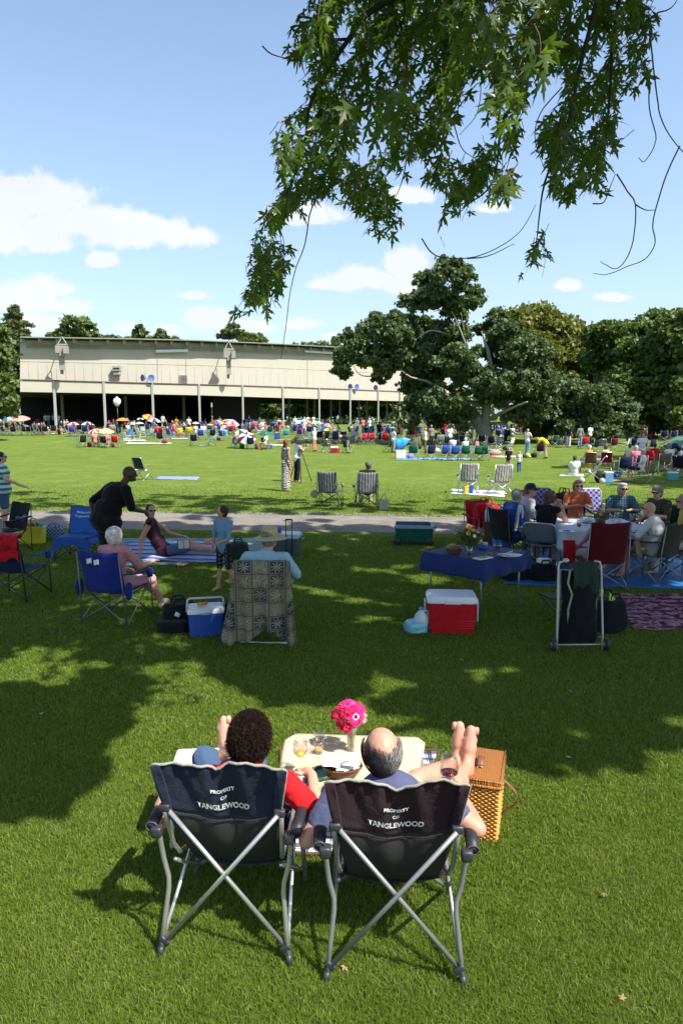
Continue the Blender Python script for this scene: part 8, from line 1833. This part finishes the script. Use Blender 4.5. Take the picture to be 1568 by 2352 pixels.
def where(x, y):
    out = []
    for n, mx, my in sorted(MARK, key=lambda m: (m[1]-x)**2+((m[2]-y)*2.5)**2)[:8]:
        s = short(n)
        if cnt[s] > 1: continue
        dx, dy = x-mx, y-my
        rel = ('left of' if dx < -8 else 'right of' if dx > 8 else ('in front of' if dy > 0 else 'behind'))
        far = ' well' if abs(dx) > 34 else ' just' if abs(dx) > 8 else ''
        out.append(f"{far.strip()+' ' if far else ''}{rel} the {s}")
    return out
for o, ph, X, Y in CROWD:
    done = False
    if len(ph.split()) >= 9 and ph not in LABELS: tag(o, ph); continue
    for wv in where(X, Y):
        L = f"{ph} {wv}"
        if L not in LABELS and len(L.split()) <= 16: tag(o, L); done = True; break
    if not done:
        ws = where(X, Y); L = f"{ph} {ws[0]}"
        for a_ in ('leaning a little', 'turned aside', 'half hidden', 'in the second row', 'in the thick of the crowd'):
            L2 = f"{ph} {ws[0]}"
        tag(o, L)
# ================================================================== grass blades and fallen leaves
def in_ban(X, Y):
    m = np.zeros(len(X), bool)
    for x0, x1, y0, y1, poly in NOGRASS:
        c = np.where((X > x0) & (X < x1) & (Y > y0) & (Y < y1) & ~m)[0]
        if not len(c): continue
        x, y = X[c], Y[c]; ins = np.zeros(len(c), bool); j = len(poly)-1
        for i in range(len(poly)):
            xi, yi = poly[i]; xj, yj = poly[j]
            cond = ((yi > y) != (yj > y)) & (x < (xj-xi)*(y-yi)/(yj-yi+1e-12)+xi); ins ^= cond; j = i
        m[c] = ins
    return m
def vnoise(X, Y, s, seed):
    r = np.random.default_rng(seed); T = r.random((128, 128)); x, y = X*s+500, Y*s+500; xi, yi = np.floor(x).astype(int), np.floor(y).astype(int); fx, fy = x-xi, y-yi; fx = fx*fx*(3-2*fx); fy = fy*fy*(3-2*fy)
    g = lambda a, b: T[a % 128, b % 128]
    return (g(xi, yi)*(1-fx)+g(xi+1, yi)*fx)*(1-fy)+(g(xi, yi+1)*(1-fx)+g(xi+1, yi+1)*fx)*fy
def grass():
    n = 1100000
    Y = np.exp(rng.uniform(np.log(1.35), np.log(26), n)); X = rng.uniform(-.66, .66, n)*Y+rng.uniform(-.5, .5, n)
    keep = ~in_ban(X, Y) & (rng.random(n) > np.clip((Y-10)/15, 0, .97)); X, Y = X[keep], Y[keep]; n = len(X)
    tuft = vnoise(X, Y, 9, 1)*.6+vnoise(X, Y, 27, 2)*.4
    hgt = (.014+.016*tuft+.008*rng.random(n))*(1+.0*Y); hgt *= np.clip(Y/14, 1, 2.0)**.5
    wid = np.maximum(.0012, .00058*Y)*(.7+.6*rng.random(n))
    a = rng.uniform(0, 2*np.pi, n); lean = rng.gamma(2, .28, n)*hgt; la = rng.uniform(0, 2*np.pi, n)
    base = np.stack([X, Y, np.zeros(n)], 1); s = np.stack([np.cos(a), np.sin(a), np.zeros(n)], 1)*wid[:, None]
    d = np.stack([np.cos(la)*lean, np.sin(la)*lean, np.zeros(n)], 1)
    up = np.array([0, 0, 1.0])*hgt[:, None]
    v = np.stack([base-s, base+s, base+s*.75+d*.35+up*.6, base-s*.75+d*.35+up*.6, base+d+up*.96], 1).reshape(-1, 3)
    i = np.arange(n)[:, None]*5
    f = np.concatenate([i+np.array([[0, 1, 2]]), i+np.array([[0, 2, 3]]), i+np.array([[3, 2, 4]])], 1).reshape(-1, 3)
    t = NT('grass_blade'); g = t.n.new('ShaderNodeNewGeometry').outputs['Random Per Island']; co = t.coord()
    c = t.ramp(g, [(0, (.084, .136, .016)), (.35, (.138, .204, .024)), (.7, (.192, .262, .038)), (.93, (.28, .335, .08)), (1, (.45, .41, .20))])
    dry = t.noise(.9, 4, co); pat = t.ramp(t.math('ADD', t.math('MULTIPLY', t.noise(3.2, 4, co, dist=.8), .6), t.math('MULTIPLY', t.noise(11, 3, co), .4)), [(.38, 0), (.62, 1)])
    c = t.mix(t.ramp(dry, [(.52, 0), (.74, .55)]), c, (.225, .255, .060)); c = t.mix(t.math('MULTIPLY', pat, .45), c, (.078, .145, .010))
    t.base(c).set(.65, spec=.10)
    tr = t.n.new('ShaderNodeBsdfTranslucent'); t.l.new(t.mix(.5, c, (.26, .36, .04)), tr.inputs[0]); mx = t.n.new('ShaderNodeMixShader'); mx.inputs[0].default_value = .40
    t.l.new(t.p.outputs[0], mx.inputs[1]); t.l.new(tr.outputs[0], mx.inputs[2]); t.l.new(mx.outputs[0], t.out.inputs[0])
    o = link('grass', big_mesh('grass', v, f, 3, [t.mat])); tag(o, 'short bright green lawn grass covering the foreground', 'grass', kind='stuff')
grass()
def fallen():
    pm = [plain((.45, .48, .42), .8, 0, .2), plain((.30, .20, .10), .8, 0, .2), plain((.24, .15, .08), .8, 0, .2)]
    vs = [tuple(v) for v in LT_V]; fs = [tuple(int(i) for i in f) for f in LT_F]; R = random.Random(6)
    spots = [(1383, 2062, 2, 'brown curled leaf on the sunny grass right of the maroon chair'), (786, 2230, 1, 'brown leaf by the foot of the maroon chair'), (100, 1644, 0, 'pale dry leaf on the dappled grass at far left'), (1000, 1519, 0, 'pale leaf below the red ice chest'), (1058, 1520, 0, 'pale leaf right of the one below the red ice chest'), (1306, 1592, 0, 'pale leaf on the grass under the trolley shade'), (745, 1362, 0, 'pale leaf on dark grass in the middle shade'), (330, 1508, 0, 'small pale leaf below the blue folding chair'), (1128, 1905, 1, 'leaf beside the wicker basket'), (195, 1372, 0, 'pale leaf left of the royal blue chair'), (1425, 2310, 1, 'brown leaf at the lower right of the lawn'), (1300, 1745, 0, 'pale leaf on the grass right of the raised feet'), (457, 1972, 2, 'brown leaf in the shade under the navy chair'), (900, 1355, 0, 'pale leaf on the shade near the blue table'), (1378, 1470, 0, 'pale leaf behind the trolley wheel'), (130, 1095, 0, 'white scrap on the sunlit lawn beyond the path')]
    for x, y, k, lb in spots:
        mb = MB(); mb.add([(a*1, b, c*1.6) for a, b, c in vs], fs); p = G(x, y); o = mb.build('fallen_leaf', pm[k], None, (p.x, p.y, .03), None); o.scale = (.036,)*3; o.rotation_euler = (R.uniform(-.3, .3), R.uniform(-.3, .3), R.uniform(0, 6)); tag(o, lb, 'leaf', 'fallen maple leaves on the lawn')
fallen()
